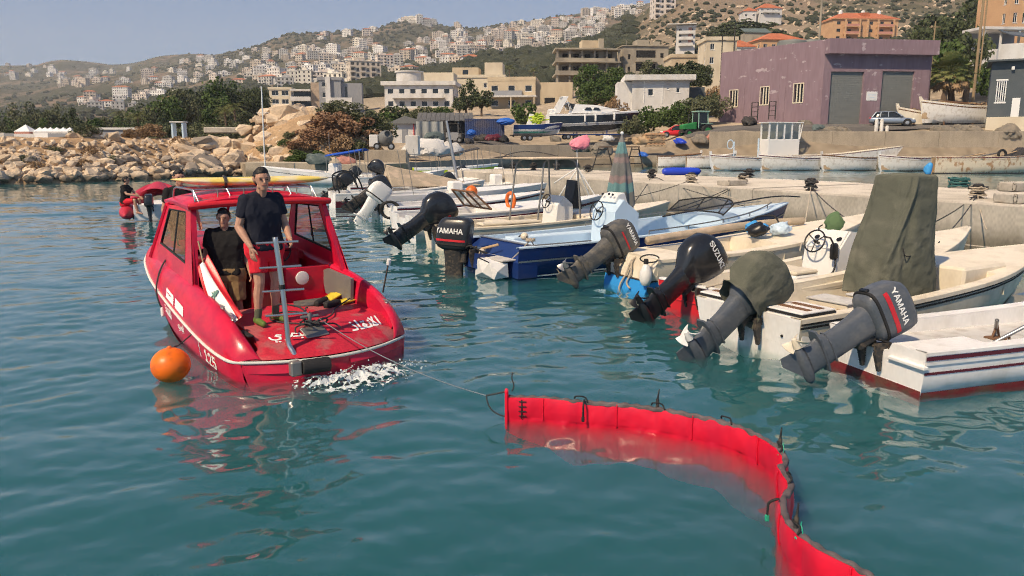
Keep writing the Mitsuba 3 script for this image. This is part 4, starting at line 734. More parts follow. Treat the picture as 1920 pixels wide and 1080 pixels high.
    b = part(k, 'clamp_bracket', merge(*[side(Polygon([(-0.08, 0.06), (0.09, 0.06), (0.09, 0.0), (0.0, -0.02), (0.0, -0.24), (-0.03, -0.25), (-0.09, -0.06)]), x - 0.02, x + 0.02) for x in (-0.12, 0.12)], tube([[-0.14, -0.03, 0.02], [0.14, -0.03, 0.02]], 0.025, 8)), 'engine_mech', False, Mf)
    P_('hose', tube(spline([[0.10, -0.06, 0.06], [0.14, 0.05, 0.12], [0.12, 0.22, 0.05], [0.10, 0.34, 0.02]], 12), 0.018, 6), 'black_rubber', True)
    if cover:                       # a canvas hood drawn over the cowling
        R = []
        for i, (z, y, a, b) in enumerate([(-0.06, -0.30, 0.215, 0.33)] + [(z, y, a + 0.025, b + 0.03) for z, y, a, b in rings[1:]] + [(rings[-1][0] + 0.03, rings[-1][1], 0.03, 0.05)]):
            r = rounded_ring(z, y, a, b, 2.6, 40); w = 0.022 * np.sin(np.arange(40) * 0.94 + i * 0.7) * (1 if i < 3 else 0.4); r[:, :2] += (r[:, :2] - [0, y]) / 0.3 * w[:, None]; r[:, 2] += 0.02 * np.sin(np.arange(40) * 0.5 + i) * (i < 2); R.append(r)
        cv = solo('motor_cover', cover, 'cover', loft(np.array(R), False), 'olive_canvas', True, Mt)
    def on_cowl(m, yz, hgt):
        v, f = arr(m); bx0, bx1 = v.min(0), v.max(0); v = v.copy(); y = yz[0] + (v[:, 0] - (bx0[0] + bx1[0]) / 2); z = yz[1] + v[:, 1]; R0 = np.array(rings)
        mid, hx, hy = (np.interp(z, R0[:, 0], R0[:, q]) for q in (1, 2, 3)); x = hx * np.clip(1 - np.abs(np.clip((y - mid) / hy, -0.985, 0.985)) ** p, 0.02, 1) ** (1 / p)
        return np.stack([x + 0.003 + v[:, 2], y, z], 1), f
    if word:
        t = arr(meshkit.text_mesh(word, word_h, 0.003, bold=True)); P_('lettering', on_cowl(t, word_at, 0), 'white_letter', h=c)
    if stripe:
        y0, y1, z_, h_ = stripe; P_('stripe', on_cowl(trimesh.remesh.subdivide_to_size(*prism(Polygon([(0, 0), (y1 - y0, 0), (y1 - y0, h_), (0, h_)]), 0.002), 0.05), ((y0 + y1) / 2, z_), 0), 'red_letter', h=c)
    return k
def wheel(M, r=0.19, hold=None, m='black_plastic'):
    k = part(hold, 'steering_wheel', tube([[r * math.cos(a), 0, r * math.sin(a)] for a in np.linspace(0, 2 * np.pi, 26, endpoint=False)], 0.014, 7, closed=True), m, True, M)
    part(k, 'spokes', merge(*[tube([[0, 0.03, 0], [r * math.cos(a), 0, r * math.sin(a)]], 0.011, 5) for a in (0.6, 2.55, 4.71)], tube([[0, 0, 0], [0, 0.12, 0]], 0.028, 8)), m, True, M)
def lashing(label, pts, r=0.010, m='rope_pale'):
    return solo('mooring_rope', label, 'rope', tube(spline(pts, 16), r, 6), m, True, None, 'mooring ropes')
DIRN = (0.86, 0.51)
def W(M, *l): return (M @ np.r_[np.array(l, float), 1])[:3]
# ------------------------------------------------ 1: white wooden boat at the bottom right
def boat1():
    M = frame((4.12, 8.50, 0), (0.952, 0.305)); h = Hull(5.6, 1.50, 0.50, 0.22, 0.6, 0.08, -0.15, 0.97, 0.02)
    k = thing('wooden_boat', 'white flat-sided wooden boat with two maroon stripes at the bottom right', 'boat'); A = lambda n, m, mt, sm=False, hold=None: part(hold or k, n, m, mt, sm, M)
    A('hull', h.sides(), 'hull_white', 30); A('transom', h.transom(0.10, 0.42), 'hull_white'); A('antifouling', merge(h.sides(0.006, lambda y: -0.10, lambda y: 0.055 + 0.03 * y / 5)), 'antifoul_red'); A('transom_antifouling', xf(cbox((0, -0.006, -0.01), (1.36, 0.014, 0.16), 0), np.eye(4)), 'antifoul_red')
    A('stripe', h.sides(0.010, lambda y: h.z(y) - 0.085, lambda y: h.z(y) - 0.04), 'maroon_paint'); A('stripe', h.sides(0.008, lambda y: h.z(y) - 0.245, lambda y: h.z(y) - 0.215), 'maroon_paint'); A('rubbing_strake', h.sides(0.016, lambda y: h.z(y) - 0.135, lambda y: h.z(y) - 0.105), 'hull_white')
    l, f = h.liner(0.15, 0.34); A('liner', l, 'hull_white', 30); A('deck', f, 'deck_grey'); A('gunwale', h.gunwale(0.15, 0.03), 'hull_white', 30)
    A('motor_well', box(-0.26, 0.26, 0.0, 0.42, 0.30, 0.36, 0.01), 'dark_gap'); A('aft_deck', box(0.24, 0.72, 0.03, 1.0, 0.33, 0.50, 0.02), 'hull_white'); A('transom_ledge', cbox((0.5, -0.03, 0.34), (0.50, 0.07, 0.035), 0.006), 'hull_white')
    for i, (x, y, an, tl) in enumerate(((0.34, 1.55, 60, 40), (-0.02, 1.80, -50, 48))):
        k2 = A('rod_holder', tube([[-0.17, 0, -0.05], [0.17, 0, 0.10]], 0.024, 10), 'dull_steel', True) if False else part(k, 'rod_holder', tube([[x - 0.16 * math.cos(math.radians(an)), y - 0.16 * math.sin(math.radians(an)), 0.37], [x + 0.17 * math.cos(math.radians(an)), y + 0.17 * math.sin(math.radians(an)), 0.60]], 0.022, 10), 'alloy', True, M)
        part(k2, 'stand', merge(tube([[x, y - 0.05, 0.34], [x, y, 0.48]], 0.014, 6), tube([[x, y + 0.07, 0.34], [x, y + 0.02, 0.50]], 0.014, 6), cbox((x, y, 0.350), (0.16, 0.18, 0.02), 0.004)), 'wood_brown', True, M)
    outboard('dark grey outboard with red stripe tilted up on the white wooden boat', M @ mat4((0.0, -0.03, 0.40)), 'boxy', tilt=64, scale=1.04, word='YAMAHA', stripe=(-0.55, -0.07, 0.215, 0.055), prop='cream_paint', word_at=(-0.33, 0.32), word_h=0.072, steer=-4)
    lashing('rope crossing the bow deck of the white wooden boat', [W(M, -0.1, 2.4, 0.37), W(M, 0.1, 2.9, 0.38), W(M, -0.2, 3.5, 0.38)], 0.01)
boat1()
# ------------------------------------------------ 2: cream boat with the tall canvas-covered console
def boat2():
    M = frame((3.16, 10.15, 0), (0.86, 0.51)); h = Hull(6.8, 1.95, 0.50, 0.38, 0.55, 0.12, -0.2, 0.93, 0.05)
    k = thing('motor_boat', 'cream open boat carrying the tall olive canvas cover', 'boat'); A = lambda n, m, mt, sm=False, hold=None: part(hold or k, n, m, mt, sm, M)
    A('hull', h.sides(), 'hull_cream', 30); A('transom', h.transom(0.12, 0.5), 'hull_white'); l, f = h.liner(0.16, 0.14); A('liner', l, 'hull_cream', 30); A('floor', f, 'deck_grey'); A('gunwale', h.gunwale(0.16, 0.05), 'hull_cream', 30); A('foredeck', h.deck(4.6, 6.7), 'hull_cream', 40)
    A('rub_rail', h.sides(0.014, lambda y: h.z(y) - 0.08, lambda y: h.z(y) - 0.05), 'engine_mech'); A('stern_stripe', h.sides(0.01, lambda y: h.z(y) - 0.13, lambda y: h.z(y) - 0.10), 'black_rubber')
    for sg in (1, -1):
        q = A('stern_box', box(*(sorted((sg * 0.30, sg * 0.88))), 0.0, 0.62, 0.10, 0.545, 0.03), 'hull_white'); A('lid', box(*(sorted((sg * 0.29, sg * 0.89))), -0.01, 0.63, 0.55, 0.575, 0.008), 'hull_white', hold=q); A('trim', box(*(sorted((sg * 0.285, sg * 0.895))), -0.015, 0.635, 0.522, 0.548), 'black_rubber', hold=q)
        for yy in (0.16, 0.40): A('step_pad', box(*(sorted((sg * 0.36, sg * 0.82))), yy, yy + 0.1, 0.577, 0.584), 'wood_brown', hold=q)
    A('scupper', xf(lathe([(0, 0), (0.018, 0), (0.018, 0.012), (0, 0.012)], 8, 'y'), mat4((0.62, -0.045, 0.24))), 'dark_gap')
    for (x, y, a) in ((0.35, 1.35, 4), (0.50, 2.0, -3)):
        b = thing('wooden_crate', 'pale slatted crate with a lid standing ' + ('nearest the stern' if y < 1.5 else 'further forward') + ' in the cream boat', 'crate', 'crates in the cream boat'); C_ = M @ mat4((x, y, 0.15), a)
        part(b, 'box', box(-0.30, 0.30, -0.2, 0.2, 0, 0.36, 0.01), 'cream_paint', False, C_); part(b, 'lid', box(-0.32, 0.32, -0.22, 0.22, 0.362, 0.39, 0.008), 'deck_grey', False, C_)
        for q in (-0.2, -0.07, 0.07, 0.2): part(b, 'slat', box(q - 0.04, q + 0.04, -0.212, -0.2005, 0.05, 0.30), 'pale_wood', False, C_); part(b, 'slat', box(0.3005, 0.312, q * 0.8 - 0.035, q * 0.8 + 0.035, 0.05, 0.30), 'pale_wood', False, C_)
    # console, its legs, and the draped canvas with its folds
    A('console', merge(box(-0.30, 0.30, 2.85, 3.45, 0.16, 1.0, 0.05)), 'cream_paint'); A('locker', box(-0.7, 0.62, 4.0, 5.2, 0.15, 0.78, 0.04), 'hull_cream')
    for x in (-0.45, 0.45):
        for y in (2.75, 3.45): A('console_leg', tube([[x * 0.7, y, 0.14], [x * 0.6, y + 0.05, 1.3]], 0.02, 6), 'dull_steel', True)
    c = thing('canvas_cover', 'tall olive green canvas draped over a boat console', 'cover'); rings = []
    prof = [(0.20, 0.00, 0.46, 0.60), (0.32, 0.0, 0.46, 0.61), (0.6, 0.01, 0.44, 0.58), (0.9, 0.05, 0.41, 0.53), (1.2, 0.10, 0.38, 0.47), (1.5, 0.15, 0.36, 0.42), (1.70, 0.18, 0.34, 0.40), (1.80, 0.19, 0.33, 0.39), (1.835, 0.19, 0.30, 0.36), (1.845, 0.19, 0.15, 0.2)]
    n = 90; a = np.arange(n) * 2 * np.pi / n
    for z in np.r_[np.linspace(0.20, 1.80, 30), 1.83, 1.842, 1.85]:
        yc, hx, hy = (np.interp(z, [q[0] for q in prof], [q[i] for q in prof]) for i in (1, 2, 3)); r = rounded_ring(0.40 + (z - 0.2) * 1.10, 3.10 + yc, hx, hy, 4.5, n)
        g = (1.85 - z) / 1.65; w = 0.06 * g * (np.sin(a * 5 + 1.2 * z) + 0.6 * np.sin(a * 11 + 2.5 * z)) * 0.6 + 0.075 * (meshkit.fbm(np.stack([np.cos(a) * 3, np.sin(a) * 3, 0 * a + z * 2.2], -1), 4, 4) - 0.5)
        # a diagonal fold falling from the top corner
        d = a - (5.9 - 0.75 * (1.8 - z)); w = w + 0.07 * np.exp(-(np.mod(d + np.pi, 2 * np.pi) - np.pi) ** 2 / 0.012) * min(1, (1.85 - z) * 4)
        dirs = np.stack([np.cos(a), np.sin(a)], 1); r[:, :2] += dirs * w[:, None]; r[:, 2] += 0.03 * np.sin(a * 3 + 1) * g ** 2; rings.append(r)
    part(c, 'canvas', loft(np.array(rings), False, True), 'olive_canvas', True, M)
    part(c, 'tie', tube(spline([[0.38, 2.75, 1.15], [0.44, 2.70, 1.07], [0.42, 2.9, 1.03]], 8), 0.008, 5), 'black_rubber', True, M)
    outboard('grey outboard under an olive canvas hood, propeller out of the water', M @ mat4((0.14, -0.06, 0.34)), 'sleek', tilt=56, scale=1.15, prop='white_paint', cover='olive canvas hood tied over a tilted outboard motor', body='engine_grey')
    solo('bottle_bag', 'small blue and white bag tied on top of the canvas cover', 'bag', xf(smoothed(hull(np.vstack([ball((0, 0, 0.04), 0.05), ball((0.02, 0, 0.14), 0.04), ball((-0.03, 0.01, 0.08), 0.05)])), 4), M @ mat4((0.22, 3.45, 2.20))), 'sky_blue_plastic', True)
boat2()
# ------------------------------------------------ 3: cream boat with red transom and a steering console
def boat3():
    M = frame((2.92, 12.0, 0), (0.86, 0.51)); h = Hull(7.2, 1.9, 0.42, 0.55, 0.5, 0.12, -0.2, 0.92, 0.03)
    k = thing('motor_boat', 'cream open boat with a red transom and a steering wheel on its white console', 'boat'); A = lambda n, m, mt, sm=False, hold=None: part(hold or k, n, m, mt, sm, M)
    A('hull', h.sides(), 'hull_cream', 30); A('transom', h.transom(0.08, 0.5), 'bright_red_paint'); A('transom_cap', cbox((0, 0.02, 0.445), (1.74, 0.11, 0.04), 0.01), 'white_paint'); l, f = h.liner(0.17, 0.12); A('liner', l, 'hull_cream', 30); A('floor', f, 'deck_grey'); A('gunwale', h.gunwale(0.17, 0.05), 'hull_cream', 30); A('foredeck', h.deck(4.9, 7.1, 0.01, 0.05), 'hull_cream', 40); A('rub_rail', h.sides(0.016, lambda y: h.z(y) - 0.09, lambda y: h.z(y) - 0.05), 'hull_cream')
    for z_ in (0.16, 0.28): A('transom_rib', cbox((0, -0.015, z_), (1.60, 0.03, 0.03), 0.008), 'bright_red_paint')
    c = A('console', hull([(x, y, z) for x in (-0.36, 0.36) for y, z in ((2.85, 0.13), (3.5, 0.13), (3.5, 1.12), (3.22, 1.16), (2.95, 0.85))]), 'white_paint'); A('dash', hull([(x, y, z) for x in (-0.33, 0.33) for y, z in ((2.93, 0.86), (3.18, 1.165), (3.20, 1.15), (2.95, 0.845))]), 'white_paint', hold=c)
    for x in (-0.2, 0.25): A('gauge', xf(lathe([(0, 0), (0.04, 0), (0.05, 0.012), (0, 0.014)], 12), M @ np.eye(4) if False else mat4((x, 3.06, 1.02), 0, 40)), 'black_plastic', 30, c)
    wheel(M @ mat4((-0.05, 2.80, 0.98), 0, -22), 0.20, k); A('throttle', merge(cbox((0.34, 2.82, 0.84), (0.09, 0.16, 0.28), 0.03), tube([[0.37, 2.80, 0.92], [0.34, 2.70, 1.08], [0.20, 2.70, 1.09]], 0.016, 6), tube(spline([[0.34, 2.86, 0.72], [0.38, 2.8, 0.52], [0.33, 2.75, 0.42]], 8), 0.018, 6)), 'black_plastic', True)
    A('seat_box', box(-0.5, 0.5, 1.7, 2.3, 0.13, 0.52, 0.03), 'white_paint'); A('cushion', box(-0.48, 0.48, 1.72, 2.28, 0.525, 0.59, 0.025), 'cream_paint')
    for y in (0.9, 1.4): A('hatch', box(0.05, 0.42, y - 0.16, y + 0.16, 0.125, 0.135), 'white_paint')
    gb = thing('green_bag', 'crumpled green sack on top of the white console', 'bag'); v, f = ico(0.17, 3); v = v * [1, 0.8, 1.05] + 0.10 * (meshkit.fbm(v * 9, 3, 2)[:, None] - 0.5); part(gb, 'sack', (v, f), 'green_sack', True, M @ mat4((-0.05, 3.3, 1.28))); part(gb, 'knot', tube(spline([[-0.16, -0.1, -0.05], [-0.2, -0.16, -0.12], [-0.16, -0.12, -0.18]], 8), 0.012, 5), 'black_rubber', True, M @ mat4((-0.05, 3.3, 1.28)))
    outboard('glossy black outboard tilted up on the red transom', M @ mat4((-0.08, 0.02, 0.36)), 'sleek', 'engine_black', tilt=57, scale=1.15, word='SUZUKI', word_h=0.085, word_at=(-0.30, 0.42))
    A('cable_loop', tube(spline([[0.2, 0.15, 0.46], [0.35, -0.12, 0.5], [0.5, 0.02, 0.56], [0.45, 0.3, 0.44]], 16), 0.014, 6), 'rope_pale', True)
mat('green_sack', (0.10, 0.17, 0.08), 0.9)
boat3()
# ------------------------------------------------ 4: small cream boat, light blue below
def boat4():
    M = frame((2.10, 14.25, 0), (0.88, 0.475)); h = Hull(6.6, 1.75, 0.60, 0.50, 0.5, 0.2, -0.2, 0.82, -0.22)
    k = thing('motor_boat', 'small cream boat painted light blue below its rail', 'boat'); A = lambda n, m, mt, sm=False, hold=None: part(hold or k, n, m, mt, sm, M)
    A('hull', h.sides(), 'hull_cream', 30); A('transom', h.transom(0.0, 0.0), 'hull_cream'); A('blue_bottom', merge(h.sides(0.008, lambda y: -0.12, lambda y: 0.19)), 'sky_blue_hull')
    tb = h.transom(0, 0, 0.006); v, f = tb; v = v.copy(); v[:, 2] = np.minimum(v[:, 2], 0.19); v[:, 1] = np.where(v[:, 2] >= 0.19, -0.006 - h.rake * 0.19 / h.D - 0.001 + (v[:, 1] > -0.05) * 0.02, v[:, 1]); A('transom_blue', hull([(x, -0.012 - h.rake * z / h.D, z) for x, z in ((-0.70, 0.20), (0.70, 0.20), (0.60, -0.12), (-0.60, -0.12))] + [(x, 0.03 - h.rake * z / h.D, z) for x, z in ((-0.70, 0.20), (0.70, 0.20), (0.60, -0.12), (-0.60, -0.12))]), 'sky_blue_hull')
    A('rub_rail', h.sides(0.018, lambda y: 0.195, lambda y: 0.225), 'engine_mech'); A('transom_rail', cbox((0, -0.015 - h.rake * 0.21 / h.D, 0.208), (1.46, 0.04, 0.028), 0.006), 'engine_mech')
    l, f = h.liner(0.22, 0.2); A('liner', l, 'hull_cream', 30); A('floor', f, 'deck_grey'); A('gunwale', h.gunwale(0.22, 0.05), 'hull_cream', 30); A('aft_deck', h.deck(0.0, 1.0, 0.0, 0.03), 'hull_cream', 40); A('foredeck', h.deck(3.2, 6.5, 0.0, 0.06), 'hull_cream', 40); A('cushion_roll', tube(spline([W(np.eye(4), -0.62, 1.0, 0.76), [-0.66, 2.2, 0.84], [-0.55, 3.8, 0.95], [-0.3, 5.0, 1.0]], 24), 0.085, 10), 'cream_canvas', True)
    outboard('old scuffed grey outboard tilted between the blue boats', M @ mat4((-0.38, 0.04, 0.44)), 'boxy', 'engine_old_grey', tilt=60, scale=1.12, word='YAMAHA', word_h=0.07, word_at=(-0.30, 0.40), stripe=(-0.45, -0.10, 0.26, 0.03), prop='alloy')
    fd = thing('fender', 'white teardrop fender hanging at the corner of the cream boat', 'fender'); fc = W(M, 0.66, -0.02, 0.34); part(fd, 'body', lathe([(0, -0.2), (0.07, -0.18), (0.115, -0.08), (0.11, 0.06), (0.06, 0.17), (0.03, 0.21), (0, 0.215)], 16), 'white_paint', True, mat4(fc)); part(fd, 'cap', lathe([(0.03, 0.2), (0.045, 0.21), (0.04, 0.29), (0, 0.30)], 10), 'black_rubber', 30, mat4(fc))
    lp = lambda t: [fc + np.array([0.06 + 0.13 * math.cos(a) * 1.3, 0, 0.30 + 0.07 * math.sin(a)]) for a in t]; part(fd, 'loop', tube(lp(np.linspace(0, 5.8, 16)), 0.014, 6), 'rope_dark', True)
    lashing('knotted rope hanging over the light blue transom', [W(M, 0.05, 0.3, 0.60), W(M, 0.04, 0.12, 0.50), W(M, 0.0, 0.05, 0.28), W(M, -0.06, -0.05, 0.05), W(M, -0.05, -0.1, -0.15)], 0.02); lashing('rope end hanging beside the knot on the light blue transom', [W(M, 0.04, 0.12, 0.50), W(M, 0.12, 0.06, 0.30), W(M, 0.10, -0.02, 0.12), W(M, 0.24, -0.05, 0.04)], 0.018)
    rr = np.random.default_rng(8)
    for i, (nm, c) in enumerate((('crumpled bright blue bag lying on the foredeck of the cream boat', 'sky_blue_plastic'), ('pale blue and white bundle beside the bright blue bag', 'pale_blue_paint'), ('dark plastic bag in front of the bright blue bag', 'black_plastic'))):
        v, f = ico(0.22, 3); v = v * [1, 0.9, 0.55]; v = v + 0.16 * (meshkit.fbm(v * 8, 3, i)[:, None] - 0.5); solo('bag', nm, 'bag', (v, f), c, True, M @ mat4(((-0.25, 0.22, 0.1)[i], (3.55, 3.75, 3.25)[i], 0.94)))
    hp = [W(M, -0.35, 3.4, 0.86), W(M, -0.3, 3.65, 1.15), W(M, -0.1, 3.85, 1.18), W(M, 0.1, 3.9, 0.9)]; solo('hose_loop', 'dark hose arching over the blue bags', 'hose', tube(spline(hp, 16), 0.02, 7), 'black_rubber', True)
mat('sky_blue_hull', (0.035, 0.27, 0.66), 0.3)
boat4()
# ------------------------------------------------ 5: the navy blue boat
def boat5():
    M = frame((-0.46, 15.95, 0), (0.84, 0.545)); h = Hull(9.0, 2.35, 0.64, 0.44, 0.5, 0.10, -0.25, 0.93, 0.0, 0.5)
    k = thing('motor_boat', 'navy blue open boat with a pale blue inside', 'boat'); A = lambda n, m, mt, sm=False, hold=None: part(hold or k, n, m, mt, sm, M)
    A('hull', h.sides(), 'hull_navy', 30); A('transom', hull([(x, y, z) for x in (-1.07, 1.07) for y, z in ((0.0, 0.02), (0.0, 0.34), (0.40, 0.64), (0.46, 0.64), (0.46, 0.02))]), 'hull_navy')
    A('rub_rail', h.sides(0.02, lambda y: h.z(y) - 0.30, lambda y: h.z(y) - 0.265), 'alloy'); A('white_boot_stripe', h.sides(0.006, lambda y: 0.02, lambda y: 0.05), 'white_paint'); A('shelf', cbox((0, -0.08, 0.375), (1.8, 0.36, 0.03), 0.006), 'deck_grey')
    A('stern_edge', tube([[-1.05, 0.38, 0.655], [1.05, 0.38, 0.655]], 0.02, 6), 'alloy'); l, f = h.liner(0.10, 0.18, 0.46); A('liner', l, 'pale_blue_paint', 30); A('floor', f, 'pale_blue_paint'); A('gunwale', h.gunwale(0.10, 0.02), 'pale_blue_paint', 30); A('foredeck', h.deck(6.4, 8.9, -0.02, 0.05), 'pale_blue_paint', 40); A('bench', box(-0.9, 0.9, 0.50, 0.95, 0.18, 0.58, 0.02), 'pale_blue_paint'); A('side_bench', box(-0.93, -0.55, 0.95, 3.6, 0.18, 0.62, 0.02), 'pale_blue_paint')
    for sg in (1, -1):
        A('hand_rail', tube(np.array([[sg * (float(h.b(y)) - 0.05), y, float(h.z(y)) + 0.10] for y in np.linspace(3.4, 8.6, 24)]), 0.015, 6), 'dull_steel', True)
        for y in (3.4, 4.6, 5.8, 7.0, 8.2): A('stanchion', tube([[sg * (float(h.b(y)) - 0.05), y, float(h.z(y))], [sg * (float(h.b(y)) - 0.05), y, float(h.z(y)) + 0.10]], 0.012, 6), 'dull_steel')
        A('stern_rail', tube(np.array([[sg * (float(h.b(y)) - 0.04), y, float(h.z(y)) + 0.03] for y in np.linspace(0.4, 1.8, 6)]), 0.014, 6), 'dull_steel')
    c = A('console', hull([(x, y, z) for x in (-0.42, 0.38) for y, z in ((3.0, 0.18), (3.75, 0.18), (3.75, 1.10), (3.30, 1.42), (3.05, 1.15))]), 'pale_blue_paint'); A('hood', hull([(x, y, z) for x in (-0.30, 0.22) for y, z in ((3.16, 1.36), (3.6, 1.20), (3.45, 1.56), (3.28, 1.52))]), 'white_paint', hold=c)
    A('hatch', box(-0.2, 0.16, 2.985, 3.0, 0.3, 0.75), 'pale_blue_paint', hold=c); A('speaker', xf(cbox((0.1, 3.0, 0.78), (0.13, 0.03, 0.13), 0.01), np.eye(4)), 'black_plastic', hold=c); wheel(M @ mat4((-0.12, 2.92, 1.16), 0, -15), 0.22, k)
    for x in (-0.2, 0.02, 0.15): A('switch', xf(lathe([(0, 0), (0.03, 0), (0.03, 0.02), (0, 0.02)], 8), mat4((x, 3.17, 1.53 - 0.06 * abs(x)), 0, 60)), 'black_plastic', hold=c)
    outboard('dark grey upright outboard at the stern of the navy boat', M @ mat4((-0.08, -0.42, 0.46)), 'boxy', 'engine_mech', 'engine_dark', tilt=4, scale=1.22, word='YAMAHA', word_h=0.085, word_at=(-0.34, 0.30), stripe=(-0.58, -0.05, 0.165, 0.035), leg=0.9, steer=-52); A('motor_bracket', merge(hull([(x, y, z) for x in (-0.30, 0.25) for y, z in ((0.0, 0.05), (0.0, 0.40), (-0.42, 0.46), (-0.46, 0.16))])), 'hull_navy')
    c0 = W(M, 0.55, -0.30, 0.20); pl = thing('fibreglass_box', 'white faceted fibreglass box leaning on the navy stern', 'box'); part(pl, 'shell', hull([(-0.42, -0.1, -0.2), (0.40, -0.14, -0.16), (0.46, -0.1, 0.0), (0.30, -0.2, 0.16), (-0.15, -0.18, 0.20), (-0.45, -0.05, 0.10), (-0.42, 0.18, -0.18), (0.42, 0.18, -0.14), (0.40, 0.18, 0.14), (-0.4, 0.18, 0.18), (0.1, -0.24, -0.05)]), 'white_paint', False, M @ mat4((0.48, -0.30, 0.19))); part(pl, 'edge_cord', tube([[-0.45, -0.06, 0.12], [-0.1, -0.19, 0.215], [0.3, -0.2, 0.175]], 0.012, 5), 'black_rubber', True, M @ mat4((0.48, -0.30, 0.19)))
    solo('foam_float', 'yellowish foam block lying on the stern shelf', 'float', smoothed(hull(np.vstack([ball(W(M, -0.55, -0.12, 0.45), 0.06), ball(W(M, 0.0, -0.2, 0.44), 0.07), ball(W(M, -0.2, -0.05, 0.46), 0.07)])), 4), 'cream_paint', True); solo('oar', 'wooden oar handle lying across the stern shelf', 'oar', tube([W(M, -0.35, -0.28, 0.42), W(M, 0.25, 0.05, 0.62)], 0.028, 8), 'pale_wood', True)
    y = thing('yellow_float', 'small yellow float with black cord on the navy stern corner', 'float'); part(y, 'float', ico(0.08, 2), 'cream_paint', True, M @ mat4((0.62, 0.45, 0.80))); part(y, 'cord', tube(spline([[-0.15, 0, -0.02], [0, 0.06, 0.04], [0.14, 0, -0.04]], 8), 0.016, 5), 'rope_dark', True, M @ mat4((0.60, 0.42, 0.80)))
    top_ = W(M, 0.88, 0.42, 0.76); lashing('rope slanting down from the navy stern corner to the water on the left', [top_, top_ * 0.5 + W(M, 0.55, -0.25, 0) * 0.5 + [0, -0.02, 0], W(M, 0.42, -0.45, -0.1)], 0.014); lashing('rope slanting down from the navy stern corner to the water on the right', [top_, W(M, 1.02, 0.75, 0.30), W(M, 1.04, 1.0, 0.10), W(M, 1.04, 1.1, -0.1)], 0.014)
    solo('rope_knot', 'knotted rope bundle on the navy stern corner', 'rope', merge(*[tube(spline([top_ + np.array([0.09 * math.cos(a + q), 0.07 * math.sin(a + q), 0.03 * math.sin(3 * a + q)]) for a in np.linspace(0, 6, 9)], 20), 0.014, 5) for q in (0, 1.3, 2.2)]), 'rope_pale', True)
    # closed parasol standing in the boat
    u = thing('parasol', 'closed striped parasol in grey, teal and pink standing in the navy boat', 'parasol'); o = W(M, -0.38, 3.85, 0); Z = np.linspace(1.20, 2.86, 40); n = 64; a = np.arange(n) * 2 * np.pi / n; rings = []
    for z in Z:
        t = (z - 1.20) / 1.66; r = 0.30 * (1 - t ** 1.7) ** 0.9 + 0.015; rings.append(np.stack([o[0] + r * np.cos(a) * (1 + 0.16 * np.sin(a * 8) * (1 - t)), o[1] + r * np.sin(a) * (1 + 0.16 * np.sin(a * 8) * (1 - t)), z + 0.03 * np.sin(a * 8) * (1 - t)], 1))
    bands = [(0, 8, 'parasol_grey'), (8, 13, 'parasol_teal'), (13, 17, 'parasol_pink'), (17, 24, 'parasol_grey'), (24, 27, 'parasol_pink'), (27, 29, 'parasol_grey'), (29, 35, 'parasol_teal'), (35, 39, 'parasol_grey')]
    for i0, i1, m in bands: part(u, 'canopy_band', loft(np.array(rings[i0:i1 + 1]), False, i1 == 39), m, True)
    part(u, 'pole', tube([[o[0], o[1], 0.2], [o[0], o[1], 2.9]], 0.022, 8), 'dull_steel', True); part(u, 'tip', move(ico(0.04, 2), [o[0], o[1], 2.9]), 'white_paint', True)
    ws = thing('windscreen', 'low curved windscreen with dark frame near the bow of the navy boat', 'windscreen'); P = np.array([[[x, 5.9 + 0.55 * (1 - (x / 0.95) ** 2) + 0.35 * v, 0.98 + 0.34 * v * (1 - 0.35 * abs(x / 0.95) ** 2)] for x in np.linspace(-0.9, 0.9, 15)] for v in (0, 0.5, 1)]); part(ws, 'pane', grid(P), 'smoked_glass', False, M); part(ws, 'frame', merge(tube(P[0], 0.02, 6), tube(P[2], 0.02, 6), *[tube(P[:, i], 0.016, 6) for i in (0, 4, 10, 14)]), 'black_rubber', True, M)
    lashing('black line along the bow of the navy boat to the pier', [W(M, 0.9, 4.0, 1.05), W(M, 0.7, 6.4, 1.22), W(M, 0.1, 8.9, 1.28), W(M, 0.0, 10.0, 1.22)], 0.02, 'rope_dark')
mat('engine_dark', (0.022, 0.025, 0.03), 0.3, coat=0.3)
for n_, c_ in (('grey', (0.135, 0.14, 0.135)), ('teal', (0.11, 0.22, 0.225)), ('pink', (0.20, 0.155, 0.15))): pmat('parasol_' + n_, canvas(c_), 0.9)
boat5()
# ---------------------------------------------------------------- the concrete pier
PA, PB = np.array([22.0, 2.6]), np.array([-3.75, 45.1]); PU = (PB - PA) / np.linalg.norm(PB - PA); PN = np.array([PU[1], -PU[0]]); PTOP, PW = 1.2, 6.4
pier = thing('pier', 'long concrete pier with bollards behind the moored boats', 'pier')
Lp = np.linalg.norm(PB - PA); nseg = 11
for i in range(nseg):
    a, b = Lp * i / nseg + 0.012, Lp * (i + 1) / nseg - 0.012; M = np.eye(4); M[:2, 0] = PN; M[:2, 1] = PU; M[:2, 3] = PA; dz = 0.012 * math.sin(i * 2.3)
    P = [(0.0, -3.0), (0.0, 0.10), (0.03, 0.12), (0.03, PTOP - 0.05 + dz), (0.08, PTOP + dz), (PW - 0.08, PTOP + dz), (PW, PTOP - 0.06 + dz), (PW, -3.0)]
    m = prism(Polygon(P), b - a); v, f = m; part(pier, 'slab', (np.stack([v[:, 0], v[:, 2] + a, v[:, 1]], 1), f[:, ::-1]), 'pier_concrete', False, M)
def on_pier(px, py): return at(px, py, PTOP)
